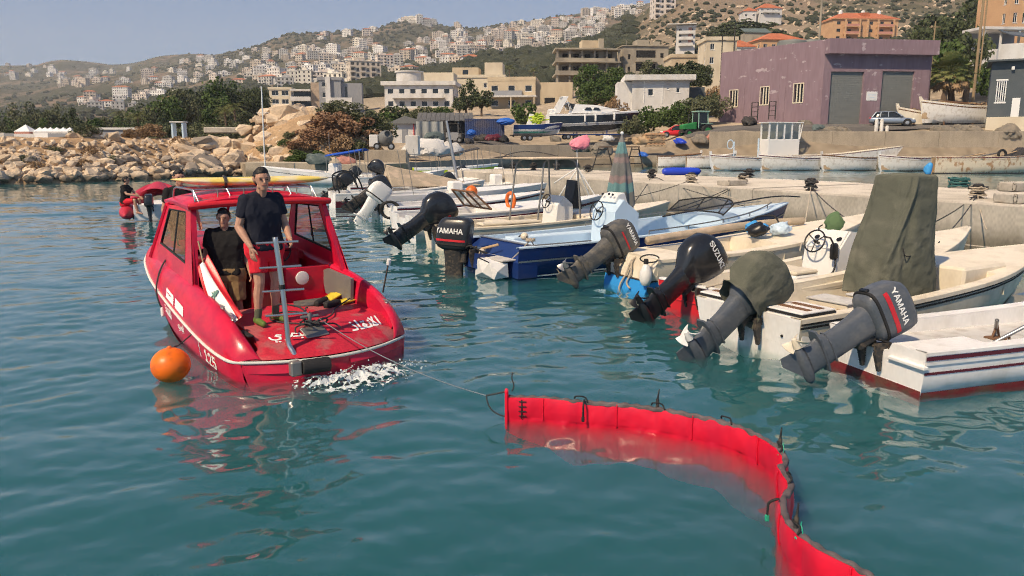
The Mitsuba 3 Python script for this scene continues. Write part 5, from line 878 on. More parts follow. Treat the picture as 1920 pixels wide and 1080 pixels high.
def bollard(p, label, rope, big=1.0, boxy=False):
    k = thing('bollard', label, 'bollard', 'bollards along the pier'); M = mat4((p[0], p[1], PTOP - 0.005), rng.uniform(0, 180), 0, 0, big)
    part(k, 'post', lathe([(0.0, 0.0), (0.17, 0.0), (0.17, 0.03), (0.10, 0.05), (0.085, 0.26), (0.13, 0.31), (0.14, 0.36), (0.10, 0.40), (0, 0.41)], 14), 'engine_mech', 40, M); part(k, 'arm', tube([[-0.24, 0, 0.29], [0.24, 0, 0.29]], 0.045, 8), 'engine_mech', True, M)
    if rope:
        c = thing('rope_coil', rope[1], 'rope', 'rope coils on the bollards'); rr = np.random.default_rng(int(p[0] * 100) % 997)
        t = np.linspace(0, 2 * np.pi * 5.5, 90); r = 0.17 + 0.05 * np.sin(t * 0.37) + rr.normal(0, 0.006, 90); pts = np.stack([r * np.cos(t), r * np.sin(t) * 0.85, 0.10 + 0.20 * (np.sin(t * 0.23) * 0.5 + 0.5) + rr.normal(0, 0.012, 90)], 1); put(c, xf(tube(pts, 0.024, 6), M), rope[0], True)
    return p
BL = []
for px, py, lab, rope in ((1520, 357, 'rusty bollard with a dark line just left of the tall canvas', ('rope_dark', 'dark rope coiled round the bollard left of the tall canvas')), (1588, 336, None, None), (1404, 333, 'bollard near the rear edge of the pier, behind the low concrete block', ('rope_dark', 'dark coil round the bollard near the low concrete block')), (1296, 343, 'bollard with pale rope just right of the blue plastic float', ('rope_pale', 'pale rope heaped round the bollard right of the blue float')),
        (1392, 345, 'bollard standing on the low concrete block', ('rope_pale', 'pale rope round the bollard on the low concrete block')), (1222, 334, 'bollard just right of the closed parasol', ('rope_dark', 'dark rope round the bollard right of the parasol')), (1832, 372, 'rusty bollard with pale lines right of the tall canvas', ('rope_pale', 'pale rope heaped round the bollard right of the tall canvas')),
        (1102, 323, 'bollard behind the white bow rail', ('rope_dark', 'dark rope round the bollard behind the white bow rail')), (1044, 318, 'bollard under the pink cloth', ('rope_dark', 'dark rope round the bollard under the pink cloth')), (1000, 318, 'bollard behind the pipe frame of the cream boat', ('rope_dark', 'dark rope round the bollard behind the pipe frame')), (962, 316, 'bollard nearest the far end of the pier', ('rope_dark', 'dark rope round the bollard nearest the far end of the pier'))):
    if lab: BL.append(bollard(on_pier(px, py), lab, rope))
c = thing('rope_coil', 'big teal and black rope heap near the rear edge of the pier', 'rope', 'rope coils on the bollards'); p = on_pier(1797, 352); rr = np.random.default_rng(4); t = np.linspace(0, 2 * np.pi * 9, 150); r = 0.26 + 0.07 * np.sin(t * 0.31); put(c, move(tube(np.stack([r * np.cos(t), r * np.sin(t), 0.04 + 0.30 * t / t[-1] + rr.normal(0, 0.02, 150)], 1), 0.024, 6), p), 'rope_teal', True)
for i, (px, py, sx, sy, sz, lab) in enumerate(((1912, 381, 1.0, 0.7, 0.25, 'rough stone block lying on the pier at the right edge'), (1905, 377, 0.9, 0.5, 0.24, 'squared concrete block on top of the rough stone at the right edge'), (1372, 348, 0.9, 0.6, 0.2, 'low concrete block on the pier edge under a bollard'))):
    p = on_pier(px, py); v, f = smoothed(box(-sx / 2, sx / 2, -sy / 2, sy / 2, 0, sz, 0.03), 1, 0.12); v = v + (0.05 if i == 0 else 0.015) * (meshkit.fbm(v * 6, 3, i)[:, None] - 0.5); solo('concrete_block', lab, 'block', (v, f), 'pier_concrete', 30, mat4((p[0], p[1], PTOP + (0.25 if i == 1 else 0)), 12 + 9 * i))
# a blue plastic float lying on the far edge
def blue_float():
    p = on_pier(1277, 328); k = thing('plastic_float', 'long bright blue plastic float lying on the pier', 'float'); R = [[[0.92 * math.sin(u * 1.5708), r * math.cos(a), 0.17 + r * 0.85 * math.sin(a)] for a in np.linspace(0, 6.2832, 16, endpoint=False)] for u in np.linspace(-1, 1, 19) for r in [0.20 * (1 - abs(u) ** 4) ** 0.5 + 0.01 + (0.012 if abs(abs(u) - 0.3) < 0.12 else 0)]]
    part(k, 'body', loft(np.array(R)), 'blue_plastic', 40, mat4((p[0], p[1], PTOP), 8)); part(k, 'cap', xf(lathe([(0, 0), (0.05, 0), (0.05, 0.07), (0, 0.07)], 10, 'x'), mat4((p[0] + 0.9, p[1] + 0.13, PTOP + 0.18), 8)), 'black_plastic')
blue_float()
# mooring lines from bows to the pier
lines = [((1440, 392, 0.95), (1296, 343)), ((1430, 395, 0.9), (1222, 334)), ((1625, 435, 0.8), (1520, 357)), ((1500, 470, 0.7), (1520, 357)), ((1700, 440, 0.8), (1832, 372)), ((1760, 455, 0.8), (1832, 372)), ((1850, 430, 0.8), (1832, 372)), ((1180, 390, 0.9), (1222, 334)), ((1130, 380, 0.8), (1296, 343)), ((1060, 375, 0.8), (1102, 323)), ((1250, 395, 0.9), (1392, 345)), ((1290, 390, 0.9), (1392, 345))]
order = sorted(range(len(lines)), key=lambda j: lines[j][0][0] + lines[j][1][0])
for i, (a, b) in enumerate(lines):
    p, q = at(*a), on_pier(*b); q = q + [0, 0, 0.12]; m = (p + q) / 2 - [0, 0, 0.10]
    solo('mooring_rope', f'mooring line rising from a bow to the pier, {nth(order.index(i))} from the left', 'rope', tube(spline([p, m, q], 14), 0.014, 5), 'rope_dark' if i % 3 else 'rope_pale', True, None, 'mooring lines to the pier')
# A-frame trestles on the pier
for i, (px, py, w) in enumerate(((1130, 320, 1.2), (1190, 318, 1.0))):
    p = on_pier(px, py); k = thing('trestle', 'dark pipe trestle standing on the pier ' + ('left' if i == 0 else 'right') + ' of the closed parasol', 'trestle', 'pipe trestles on the pier'); M = mat4((p[0], p[1], PTOP), 20)
    for sx in (-1, 1): part(k, 'leg', tube([[sx * w * 0.55, 0, 0], [sx * w * 0.22, 0, 1.25]], 0.035, 6), 'engine_mech', True, M)
    for z in (0.35, 0.75, 1.15): part(k, 'rung', tube([[-w * (0.55 - 0.264 * z), 0, z], [w * (0.55 - 0.264 * z), 0, z]], 0.028, 6), 'engine_mech', True, M)
k = thing('plank', 'dark plank resting on the pipe trestles', 'plank'); p0, p1 = on_pier(1122, 320), on_pier(1198, 318); part(k, 'board', hull([p + np.array([0, dy, z]) for p in (p0, p1) for dy in (-0.12, 0.12) for z in (1.26, 1.32)]), 'wood_brown')
# ------------------------------------------------ boats farther along the pier
def plain_boat(label, M, h, hullm='hull_white', stripe=None, low=None, top=None, floor='deck_grey', fore=0.55, cat='boat', liner='hull_white', group=None, name='motor_boat', bands=()):
    k = thing(name, label, cat, group); A = lambda n, m, mt, sm=False, hold=None: part(hold or k, n, m, mt, sm, M)
    A('hull', h.sides(n=20), hullm, 30); A('transom', h.transom(0.1, 0.5), hullm) if h.aft > 0.3 else None; l, f = h.liner(0.12, 0.12, n=16); A('liner', l, liner, 30); A('floor', f, floor); A('gunwale', h.gunwale(0.13, 0.04, n=20), top or hullm, 30)
    if fore: A('foredeck', h.deck(h.L * fore, h.L * 0.985, 0.0, 0.05), top or hullm, 40)
    if low: A('bottom_paint', h.sides(0.01, lambda y: -0.1, lambda y: 0.10, n=20), low)
    if stripe: A('stripe', h.sides(0.012, lambda y: h.z(y) - 0.12, lambda y: h.z(y) - 0.06, n=20), stripe)
    for z0, z1, mt in bands: A('band', h.sides(0.008, lambda y: z0 * h.z(y), lambda y: z1 * h.z(y), n=20), mt)
    return k, A
def boat6():
    M = frame((-1.85, 19.75, 0), DIRN); h = Hull(7.4, 2.0, 0.58, 0.35, 0.5, 0.12, -0.2, 0.92, 0.05); k, A = plain_boat('cream boat with a pipe frame, red below at the stern', M, h, 'hull_cream', None, 'bright_red_paint', 'hull_cream', liner='hull_cream')
    outboard('big glossy black outboard tilted high at the cream boat with the pipe frame', M @ mat4((-0.2, -0.08, 0.50)), 'sleek', 'engine_black', tilt=60, scale=1.22, stripe=(-0.10, -0.05, 0.16, 0.26))
    A('console', hull([(x, y, z) for x in (-0.35, 0.35) for y, z in ((3.3, 0.13), (3.9, 0.13), (3.9, 1.0), (3.6, 1.25), (3.4, 1.0))]), 'white_paint'); wheel(M @ mat4((-0.05, 3.28, 1.1), 0, -15), 0.19, k); A('black_seat', hull([(x, y, z) for x in (-0.22, 0.22) for y, z in ((3.95, 0.9), (4.3, 0.85), (4.2, 1.62), (4.08, 1.66))]), 'black_plastic')
    for x in (-0.72, 0.72):
        for y0, y1 in ((2.5, 2.75), (3.9, 3.75)): A('frame_post', tube(spline([[x, y0, 0.55], [x, (y0 + y1) / 2, 1.5], [x * 0.92, y1, 2.18], [x * 0.75, (y1 + 3.25) / 2, 2.27]], 16), 0.025, 7), 'dull_steel', True)
    A('frame_top', xf(box(-0.78, 0.78, -0.95, 0.95, 2.24, 2.29, 0.02), mat4((0, 3.25, 0))), 'cream_canvas'); A('seat', box(-0.6, 0.6, 1.6, 2.2, 0.13, 0.62, 0.04), 'cream_paint')
    A('side_pad', box(0.45, 0.82, 0.8, 2.6, 0.60, 0.68, 0.03), 'cream_paint')
def boat6b():
    M = frame((-3.05, 21.9, 0), DIRN); h = Hull(6.6, 2.0, 0.70, 0.30, 0.5, 0.12, -0.2, 0.9, 0.1); k, A = plain_boat('white boat with a brown-framed raked windscreen', M, h, 'hull_white', None, None, 'white_paint', fore=0.42)
    ws = A('windscreen', merge(*[tube([[x, 2.35 + 0.0, 0.80], [x * 0.8, 1.85, 1.30]], 0.03, 5) for x in (-0.85, -0.28, 0.28, 0.85)], tube([[-0.85, 2.35, 0.80], [0.85, 2.35, 0.80]], 0.03, 5), tube([[-0.68, 1.85, 1.30], [0.68, 1.85, 1.30]], 0.03, 5)), 'wood_brown')
    for i in range(3): x0, x1 = (-0.85, -0.28, 0.28)[i], (-0.28, 0.28, 0.85)[i]; A('pane', (np.array([[x0, 2.35, 0.8], [x1, 2.35, 0.8], [x1 * 0.8, 1.85, 1.3], [x0 * 0.8, 1.85, 1.3]]), np.array([[0, 1, 2], [0, 2, 3]])), 'smoked_glass', hold=ws)
    A('maroon_rail', h.sides(0.02, lambda y: h.z(y) - 0.2, lambda y: h.z(y) - 0.13, n=18), 'maroon_paint'); A('lifebuoy', tube([[0.5 + 0.22 * math.cos(a), 3.2, 1.0 + 0.22 * math.sin(a)] for a in np.linspace(0, 6.28, 20, endpoint=False)], 0.055, 8, closed=True), 'orange_plastic', True)
def boat7():
    M = frame((-4.35, 27.15, 0), (0.88, 0.47)); h = Hull(6.0, 2.1, 0.55, 0.3, 0.5, 0.12, -0.2, 0.92, 0.0); k, A = plain_boat('white boat with green bottom paint and a coiled hose on its stern', M, h, 'hull_white', 'maroon_paint', 'green_paint')
    outboard('white outboard tilted at the stern of the white boat with green bottom', M @ mat4((-0.55, -0.05, 0.45)), 'boxy', 'engine_white', tilt=38, scale=1.25, prop='alloy'); c = W(M, 0.55, -0.12, 0.42)
    s = thing('hose_coil', 'dark hose coiled on the white stern with green bottom', 'hose'); put(s, tube([c + np.array([0.26 * math.cos(a) * (1 + 0.02 * a), 0.05 * math.sin(2 * a), 0.28 * math.sin(a)]) for a in np.linspace(0, 15, 60)], 0.045, 7), 'black_rubber', True)
    b = thing('buoy', 'small red-orange round buoy on the gunwale of a white boat', 'buoy'); put(b, ico(0.22, 3), 'orange_plastic', True); scene[b] = mikit.ply(xf(ico(0.22, 3), mat4(W(M, 0.3, 3.1, 0.95))), 'orange_plastic', smooth=True)
def boat8():
    M = frame((-5.1, 29.7, 0), (0.87, 0.49)); h = Hull(7.2, 2.0, 0.75, 0.25, 0.5, 0.12, -0.2, 0.9, 0.0); k, A = plain_boat('long boat with white rail and slate grey sides', M, h, 'slate_paint', None, None, 'white_paint'); A('white_rail', h.sides(0.02, lambda y: h.z(y) - 0.22, lambda y: h.z(y) + 0.0, n=18), 'white_paint')
    outboard('black outboard tilted at the slate grey boat', M @ mat4((0.15, -0.1, 0.6)), 'boxy', 'engine_mech', 'engine_dark', tilt=58, scale=1.25, group='outboard motors on the moored boats')
mat('slate_paint', (0.075, 0.095, 0.12), 0.4)
def boat9():
    M = frame((-7.7, 33.2, 0), (0.93, 0.37)); h = Hull(6.6, 2.2, 0.62, 0.4, 0.5, 0.12, -0.2, 0.9, 0.0); k, A = plain_boat('white boat with maroon hull stripe under a cream cover', M, h, 'hull_white', None, None, 'white_paint'); A('maroon_side', h.sides(0.012, lambda y: 0.02, lambda y: 0.30, n=18), 'maroon_paint')
    c = thing('boat_cover', 'cream canvas boat cover stretched over a ridge pole', 'cover'); P = []
    for y in np.linspace(2.4, 6.6, 12):
        t = (y - 2.4) / 4.2; zr = 1.75 - 0.95 * t; P.append([[u * (1.0 - 0.5 * t), y, 0.85 + (zr - 0.85) * (1 - abs(u)) ** 0.8 + 0.03 * math.sin(9 * u + 3 * t)] for u in np.linspace(-1, 1, 13)])
    P = np.array(P); put(c, xf(merge(sheet(P, 0.02), fan(P[0])), M), 'cream_canvas', 40)
    for x in (-0.9, 0.2): A('gantry', tube(spline([[x, 0.3, 0.6], [x, 0.2, 1.3], [x, 0.7, 1.5], [x, 1.3, 0.7]], 14), 0.035, 6), 'black_plastic', True)
    A('gantry_bar', tube([[-0.9, 0.25, 1.3], [0.2, 0.25, 1.3]], 0.035, 6), 'black_plastic', True); A('winch', cbox((-0.35, 0.3, 1.05), (0.5, 0.25, 0.4), 0.05), 'engine_mech')
def boat10():
    M = frame((-4.2, 38.2, 0), (0.9, 0.43)); plain_boat('low white boat lying between the slate grey boat and the pier end', M, Hull(6.5, 1.9, 0.55, 0.3), 'hull_white', 'dark_blue_paint', None)
    M = frame((-8.2, 41.5, 0), (0.95, 0.3)); k, A = plain_boat('white boat with a grey crane post at its bow', M, Hull(6.8, 2.0, 0.55, 0.35), 'hull_white', None, 'dark_blue_paint'); A('crane_post', tube([[0.2, 5.4, 0.6], [-0.15, 4.9, 3.9]], [0.10, 0.07], 8), 'alloy', True); A('wheelbox', box(-0.5, 0.5, 3.2, 4.0, 0.15, 1.1, 0.05), 'white_paint')
def boat11():
    o = at(706, 347); M = frame((o[0], o[1], 0), (-0.99, 0.10)); h = Hull(7.0, 2.1, 0.75, 0.45, 0.5, 0.12, -0.2, 0.92, 0.0, 0.8); k, A = plain_boat('white boat with a bright blue awning', M, h, 'hull_white', None, None, 'white_paint'); A('rail_stripe', h.sides(0.012, lambda y: h.z(y) - 0.28, lambda y: h.z(y) - 0.24, n=18), 'slate_paint')
    aw = A('awning', xf(merge(sheet(np.array([[[u * 1.0, v, 0.12 * (1 - u * u)] for u in np.linspace(-1, 1, 9)] for v in np.linspace(-1.2, 1.2, 7)]), 0.03)), mat4((0, 1.9, 2.05), 0, -9)), 'blue_canvas', 40)
    for x in (-0.95, 0.95):
        for y in (0.8, 3.0): A('awning_post', tube([[x, y, 0.75], [x, y, 2.02 + (1.9 - y) * 0.16]], 0.025, 6), 'dull_steel')
    A('console', box(-0.4, 0.4, 2.4, 3.1, 0.12, 1.4, 0.08), 'white_paint'); A('whip', tube([[0.3, 3.2, 0.8], [0.35, 3.2, 3.4]], 0.018, 5), 'dull_steel'); outboard('black outboard behind the blue awning', M @ mat4((0, -0.1, 0.6)), 'sleek', 'engine_black', tilt=50, scale=1.35)
    o = at(775, 334); M = frame((o[0], o[1], 0), (0.98, 0.2)); h = Hull(6.5, 2.0, 0.8, 0.3); k, A = plain_boat('white and lime green boat with a dark awning by the quay', M, h, 'lime_paint', None, 'white_paint', 'white_paint'); A('white_side', h.sides(0.012, lambda y: h.z(y) - 0.18, lambda y: h.z(y), n=18), 'white_paint'); A('awning', xf(sheet(np.array([[[u, v, 0.1 * (1 - u * u)] for u in np.linspace(-1, 1, 7)] for v in np.linspace(-1.6, 1.6, 5)]), 0.04), mat4((0, 3.6, 1.95), 0, 12)), 'engine_mech', 40)
    for x in (-0.9, 0.9):
        for y in (2.1, 5.0): A('awning_post', tube([[x, y, 0.7], [x, y, 1.95 + (y - 3.6) * 0.2]], 0.03, 5), 'dull_steel')
mat('blue_canvas', (0.012, 0.07, 0.42), 0.85)
for f_ in (boat6, boat6b, boat7, boat8, boat9, boat10, boat11): f_()
for i, (px, py, L, c, lab) in enumerate(((842, 372, 5.2, 'dark_blue_paint', 'small white boat with a blue rail behind the windscreen boat'), (900, 360, 5.6, None, 'plain white boat moored nearest the pier wall'), (650, 372, 5.0, 'maroon_paint', 'little white boat with a maroon rail left of the cream cover'), (800, 352, 5.4, None, 'white skiff behind the crane post boat'), (760, 366, 5.0, 'green_paint', 'white boat with a green rail beside the cream cover'), (742, 396, 5.6, 'dark_blue_paint', 'white boat with a dark blue rail in front of the slate grey boat'), (868, 348, 5.0, 'maroon_paint', 'white boat with a maroon rail near the far end of the pier'), (935, 376, 5.2, None, 'small plain white boat just behind the windscreen boat'), (668, 350, 5.6, None, 'white boat lying just beyond the cream cover'))):
    o = at(px, py); M = frame((o[0], o[1], 0), (0.9, 0.42)); k, A = plain_boat(lab, M, Hull(L, 1.9, 0.62, 0.35), 'hull_white', c); A('seat', box(-0.6, 0.6, 1.4, 1.9, 0.13, 0.66, 0.04), 'white_paint'); A('console', box(-0.3, 0.3, 2.3, 2.8, 0.13, 1.15, 0.06), 'white_paint')
    for x in (-0.5, 0.55): A('rod', tube([[x, 0.6, 0.6], [x * 1.1, 0.3, 2.4]], 0.014, 5), 'dull_steel')
    if i % 2 == 0: outboard('outboard of the ' + lab, M @ mat4((0, -0.05, 0.5)), 'boxy', 'engine_mech', 'engine_dark', tilt=50, scale=1.1)
# white bow rails and a pink cloth at the pier
def pulpit():
    o = at(1085, 372, 0.7); k = thing('bow_rail', 'white tubular bow rail rising in a tripod by the pier', 'rail'); a = np.array([o[0], o[1], 0.7])
    for d in ((-0.75, 0.1), (0.45, 0.3), (0.65, -0.2), (-0.2, -0.3)): part(k, 'tube', tube([a + [d[0], d[1], 0], a + [-0.05, 0, 1.1]], 0.024, 6), 'white_paint', True)
    part(k, 'bar', tube([a + [-0.9, 0.1, 0.55], a + [-0.05, 0, 1.12]], 0.024, 6), 'white_paint', True); part(k, 'staff', tube([a + [-0.05, 0, 1.0], a + [-0.1, 0, 1.9]], 0.016, 6), 'white_paint', True)
    v, f = ico(0.32, 4); v = v * [1.15, 0.5, 0.65]; v = v + 0.30 * (meshkit.fbm(v * 5, 3, 6)[:, None] - 0.5) * [1, 1, 1.2]; solo('pink_cloth', 'bundle of pink cloth tied to a staff at the pier', 'cloth', move((v, f), a + [0.0, 0.0, 1.95]), 'pink_cloth', True)
    bk = thing('bow_awning', 'low dark canvas awning on hoops beside the pink cloth', 'awning'); q = at(1000, 330, 0.9); P = np.array([[[q[0] - 1.6 + 3.3 * u, q[1] + w, 2.0 + 0.28 * math.sin(math.pi * u ** 0.8) - 0.1 * u] for u in np.linspace(0, 1, 16)] for w in (-0.7, 0, 0.7)]); part(bk, 'canvas', sheet(P, 0.04), 'engine_mech', 40)
    for u in (2, 13):
        for w in (0, 2): part(bk, 'post', tube([P[w, u] - [0, 0, 0.02], P[w, u] * [1, 1, 0] + [0, 0, 0.7]], 0.022, 5), 'dull_steel')
pulpit()
# ------------------------------------------------ the old double-ended boats across the basin
def old_boat(label, px, py, fx, L, hullm='hull_old_white', mast=0, extra=None, D=1.3, B=2.0, band='maroon_paint'):
    o = at(px, py + 1.5); f = np.array([fx, 0.12 * (1 if fx > 0 else -1)]); M = frame((o[0], o[1], 0), f); h = Hull(L, B, D, 0.3, 0.5, 0.18, -0.3, 0.25, 0.0, 0.35, 2.6)
    k, A = plain_boat(label, M, h, hullm, None, 'engine_mech', 'wood_brown' if band is None else hullm, 'pale_wood', 0.7, group='old wooden boats across the basin', liner='pale_wood', name='wooden_boat'); A('strake', h.sides(0.03, lambda y: h.z(y) - 0.10, lambda y: h.z(y) - 0.03, n=18), band or 'wood_brown'); A('lower_strake', h.sides(0.02, lambda y: h.z(y) - 0.28, lambda y: h.z(y) - 0.25, n=18), 'pale_wood')
    A('stem_post', hull([(x, y, z) for x in (-0.06, 0.06) for y, z in ((L * 0.985, -0.2), (L + 0.22, 0.4), (L + 0.38, D + 0.62), (L + 0.18, D + 0.66), (L * 0.97, 0.5))]), 'white_paint' if band else hullm)
    for t in (0.3, 0.5, 0.68): A('thwart', cbox((0, L * t, D - 0.12), (B * 0.92, 0.22, 0.05), 0.01), 'pale_wood')
    return k, A, M, h
old_boat('old white rowing boat at the left end of the row, bow to the right', 1232, 312, 1, 5.0, band=None); old_boat('old white boat second from the left in the row across the basin', 1286, 314, 1, 5.4)
k, A, M, h = old_boat('old white boat with a diagonal-planked bow and a pale blue winch', 1445, 318, -1, 6.2)
A('winch_post', tube([[0.3, 3.9, 0.8], [0.3, 3.9, 2.9]], 0.06, 6), 'pale_blue_paint'); A('winch_wheel', tube([[0.3 + 0.0, 4.3 + 0.32 * math.cos(a), 2.6 + 0.45 * math.sin(a)] for a in np.linspace(0, 6.28, 18, endpoint=False)], 0.05, 6, closed=True), 'pale_blue_paint', True); A('posts', tube([[-0.4, 1.6, 0.8], [-0.3, 1.6, 3.2]], 0.09, 6), 'pale_blue_paint')
old_boat('old white boat in the middle of the row under the white wheelhouse', 1535, 318, -1, 6.2); old_boat('old white boat with brown rail right of the wheelhouse', 1640, 318, -1, 5.6, band=None); old_boat('old white boat just left of the rust-stained boat', 1742, 319, -1, 5.2)
k, A, M, h = old_boat('rust-stained cream boat at the right end of the row', 1748, 324, 1, 13.0, 'hull_rusty', D=1.5, B=2.6)
for i in range(7): A('lumber', tube([[rng.uniform(-0.9, 0.9), 1.5 + i * 0.9, 1.25 + 0.1 * i % 0.3], [rng.uniform(-0.9, 0.9), 4.2 + i * 0.8, 1.55 + rng.uniform(0, 0.5)]], 0.06, 5), 'pale_wood' if i % 2 else 'dull_steel')
A('dark_hatch', xf(hull([(x, y, z) for x in (-0.8, 0.8) for y, z in ((7.2, 1.2), (9.2, 1.25), (9.0, 2.3), (8.8, 2.35))]), np.eye(4)), 'engine_mech'); A('tyre', tube([[1.0 + 0 * a, 5.9 + 0.36 * math.cos(a), 1.75 + 0.36 * math.sin(a)] for a in np.linspace(0, 6.28, 18, endpoint=False)], 0.11, 7, closed=True), 'black_rubber', True)
# the sharp-bowed long boat and the wheelhouse behind the row
o = at(1480, 315.5); M = frame((o[0], o[1], 0), (0.98, -0.05)); h = Hull(10.6, 2.2, 1.45, 1.0, 0.45, 0.12, -0.3, 0.7, 0, 1.6); k, A = plain_boat('long cream boat with a sharp raised bow pointing right behind the row', M, h, 'hull_old_white', 'maroon_paint', 'engine_mech', 'hull_cream')
def wheelhouse():
    o = at(1440, 314.5); k = thing('wheelhouse_boat', 'boat with a small white wheelhouse and wide windows', 'boat'); M = frame((o[0] - 0.6, o[1] + 1.2, 0), (0.97, 0.2)); A = lambda n, m, mt, sm=False, hold=None: part(hold or k, n, m, mt, sm, M)
    h = Hull(7.0, 2.2, 1.3, 0.3, 0.5, 0.15, -0.3, 0.6, 0); A('hull', h.sides(n=18), 'hull_old_white', 30); A('transom', h.transom(), 'hull_old_white'); A('deck', h.deck(0.05, 7.3, -0.05), 'deck_grey', 40)
    x0, x1, y0, y1, z0, z1, z2 = -0.95, 0.95, 0.4, 4.3, 1.2, 3.2, 5.0
    A('house', box(x0, x1, y0, y1, z0, z1, 0.03), 'white_paint'); A('roof', box(x0 - 0.15, x1 + 0.15, y0 - 0.2, y1 + 0.35, z2, z2 + 0.1, 0.03), 'white_paint')
    for y in np.linspace(y0 + 0.08, y1 - 0.08, 5):
        for x in (x0 + 0.06, x1 - 0.06): A('post', box(x - 0.06, x + 0.06, y - 0.08, y + 0.08, z1, z2), 'white_paint')
    for x in (x0 + 0.06, x1 - 0.06): A('pane', box(x - 0.01, x + 0.01, y0 + 0.1, y1 - 0.1, z1, z2), 'window_glass')
    A('stay', tube([[x1, y1 + 0.3, z2], [x1, y1, z1]], 0.05, 5), 'white_paint')
wheelhouse()
# ---------------------------------------------------------------- land: one sheet from the quays up to the ridges
ZC = lambda py, d: aty(960, py, d)[2]            # the height that stands at image row py from d metres away
SHORE = PCH([-1400, 430, 455, 600, 720, 770, 870, 1000, 1200, 1400, 1920, 3200], [74, 74, 66, 63.5, 61, 68, 79, 92, 93.5, 90, 84, 84])
_cols = {
 -1400: [(90, 1.5), (200, 2.5), (400, 4), (800, 'p225'), (1500, 'p190'), (3000, 'p160'), (3800, 'p165')],
 0: [(90, 1.5), (200, 2.3), (380, 3.5), (600, 'p240'), (1000, 'p214'), (1600, 'p185'), (2400, 'p152'), (3200, 'p128'), (3800, 'p134')],
 160: [(90, 1.5), (200, 2.3), (380, 3.5), (600, 'p238'), (1000, 'p205'), (1600, 'p172'), (2400, 'p138'), (3200, 'p113'), (3800, 'p121')],
 235: [(90, 1.5), (200, 2.5), (380, 4), (600, 'p236'), (1000, 'p200'), (1600, 'p162'), (2400, 'p136'), (3200, 'p122'), (3800, 'p128')],
 300: [(90, 1.6), (200, 2.8), (380, 6), (600, 'p225'), (1000, 'p190'), (1600, 'p150'), (2400, 'p121'), (3000, 'p109'), (3800, 'p118')],
 370: [(90, 1.8), (200, 3.5), (380, 9), (600, 'p210'), (1000, 'p175'), (1600, 'p140'), (2400, 'p112'), (3000, 'p110'), (3800, 'p118')],
 480: [(90, 2.2), (120, 3.2), (200, 'p240'), (350, 'p218'), (600, 'p190'), (1000, 'p160'), (1600, 'p122'), (2100, 'p94'), (2800, 'p104'), (3800, 'p108')],
 590: [(74, 1.3), (90, 2.6), (120, 'p252'), (200, 'p230'), (350, 'p202'), (600, 'p176'), (1000, 'p145'), (1500, 'p105'), (2000, 'p62'), (2800, 'p80'), (3800, 'p90')],
 700: [(70, 1.3), (90, 2.6), (120, 'p246'), (200, 'p210'), (350, 'p182'), (600, 'p166'), (1000, 'p135'), (1500, 'p95'), (2000, 'p56'), (2800, 'p75'), (3800, 'p90')],
 780: [(76, 1.4), (90, 2.5), (120, 'p244'), (200, 'p202'), (350, 'p174'), (600, 'p155'), (1000, 'p130'), (1500, 'p85'), (2000, 'p30'), (2800, 'p55'), (3800, 'p70')],
 835: [(80, 1.35), (92, 2.5), (120, 'p240'), (200, 'p200'), (350, 'p170'), (600, 'p150'), (1000, 'p125'), (1500, 'p85'), (2000, 'p42'), (2800, 'p60'), (3800, 'p70')],
 900: [(88, 1.7), (95, 2.55), (120, 'p238'), (200, 'p198'), (350, 'p165'), (500, 'p142'), (700, 'p118'), (820, 'p124'), (1000, 'p119'), (1500, 'p85'), (2000, 'p54'), (2800, 'p65'), (3800, 'p70')],
 1000: [(90, 1.7), (97, 2.6), (120, 'p236'), (200, 'p188'), (350, 'p160'), (500, 'p128'), (700, 'p108'), (1000, 'p105'), (1500, 'p75'), (2000, 'p46'), (2800, 'p60'), (3800, 'p65')],
 1130: [(90, 1.8), (98, 2.8), (120, 'p222'), (200, 'p168'), (350, 'p135'), (500, 'p105'), (650, 'p76'), (900, 'p88'), (1500, 'p60'), (2000, 'p24'), (2800, 'p40'), (3800, 'p50')],
 1240: [(88, 2.4), (97, 3.4), (120, 'p208'), (200, 'p160'), (350, 'p115'), (500, 'p60'), (650, 'p2'), (900, 'p-10'), (1500, 'p5'), (2000, 'p5'), (2800, 'p10'), (3800, 'p20')],
 1300: [(85.3, 1.2), (86.6, 3.3), (93, 4.2), (120, 'p208'), (200, 'p155'), (350, 'p95'), (500, 'p30'), (650, 'p-25'), (900, 'p-60'), (2000, 'p-60'), (3800, 'p-40')],
 1500: [(83.4, 1.2), (84.6, 3.8), (90, 4.7), (98, 5.3), (125, 'p205'), (200, 'p132'), (350, 'p85'), (500, 'p30'), (700, 'p-30'), (1000, 'p-100'), (2000, 'p-100'), (3800, 'p-80')],
 1700: [(82.3, 1.2), (83.5, 3.9), (90, 4.8), (98, 5.2), (125, 'p205'), (200, 'p122'), (350, 'p78'), (500, 'p30'), (700, 'p-30'), (1000, 'p-100'), (2000, 'p-100'), (3800, 'p-80')],
 1920: [(81.3, 1.2), (82.5, 4.1), (90, 5.0), (98, 5.6), (125, 'p190'), (200, 'p110'), (350, 'p62'), (500, 'p0'), (700, 'p-60'), (1000, 'p-120'), (2000, 'p-120'), (3800, 'p-100')],
 3200: [(81.3, 1.2), (82.5, 4.1), (90, 5.0), (98, 5.6), (125, 'p190'), (200, 'p110'), (350, 'p62'), (500, 'p0'), (700, 'p-60'), (1000, 'p-120'), (2000, 'p-120'), (3800, 'p-100')]}
for _c0 in _cols:                              # the right half stands a tenth farther off
    if _c0 >= 1000: _cols[_c0] = [(d * 1.1, v if isinstance(v, str) else (CAM_H + (v - CAM_H) * 1.1 if v > CAM_H else v)) if d < 130 else (d, v) for d, v in _cols[_c0]]
_px = np.array(sorted(_cols), float); _ld = np.linspace(math.log(58), math.log(3800), 260); _tab = []
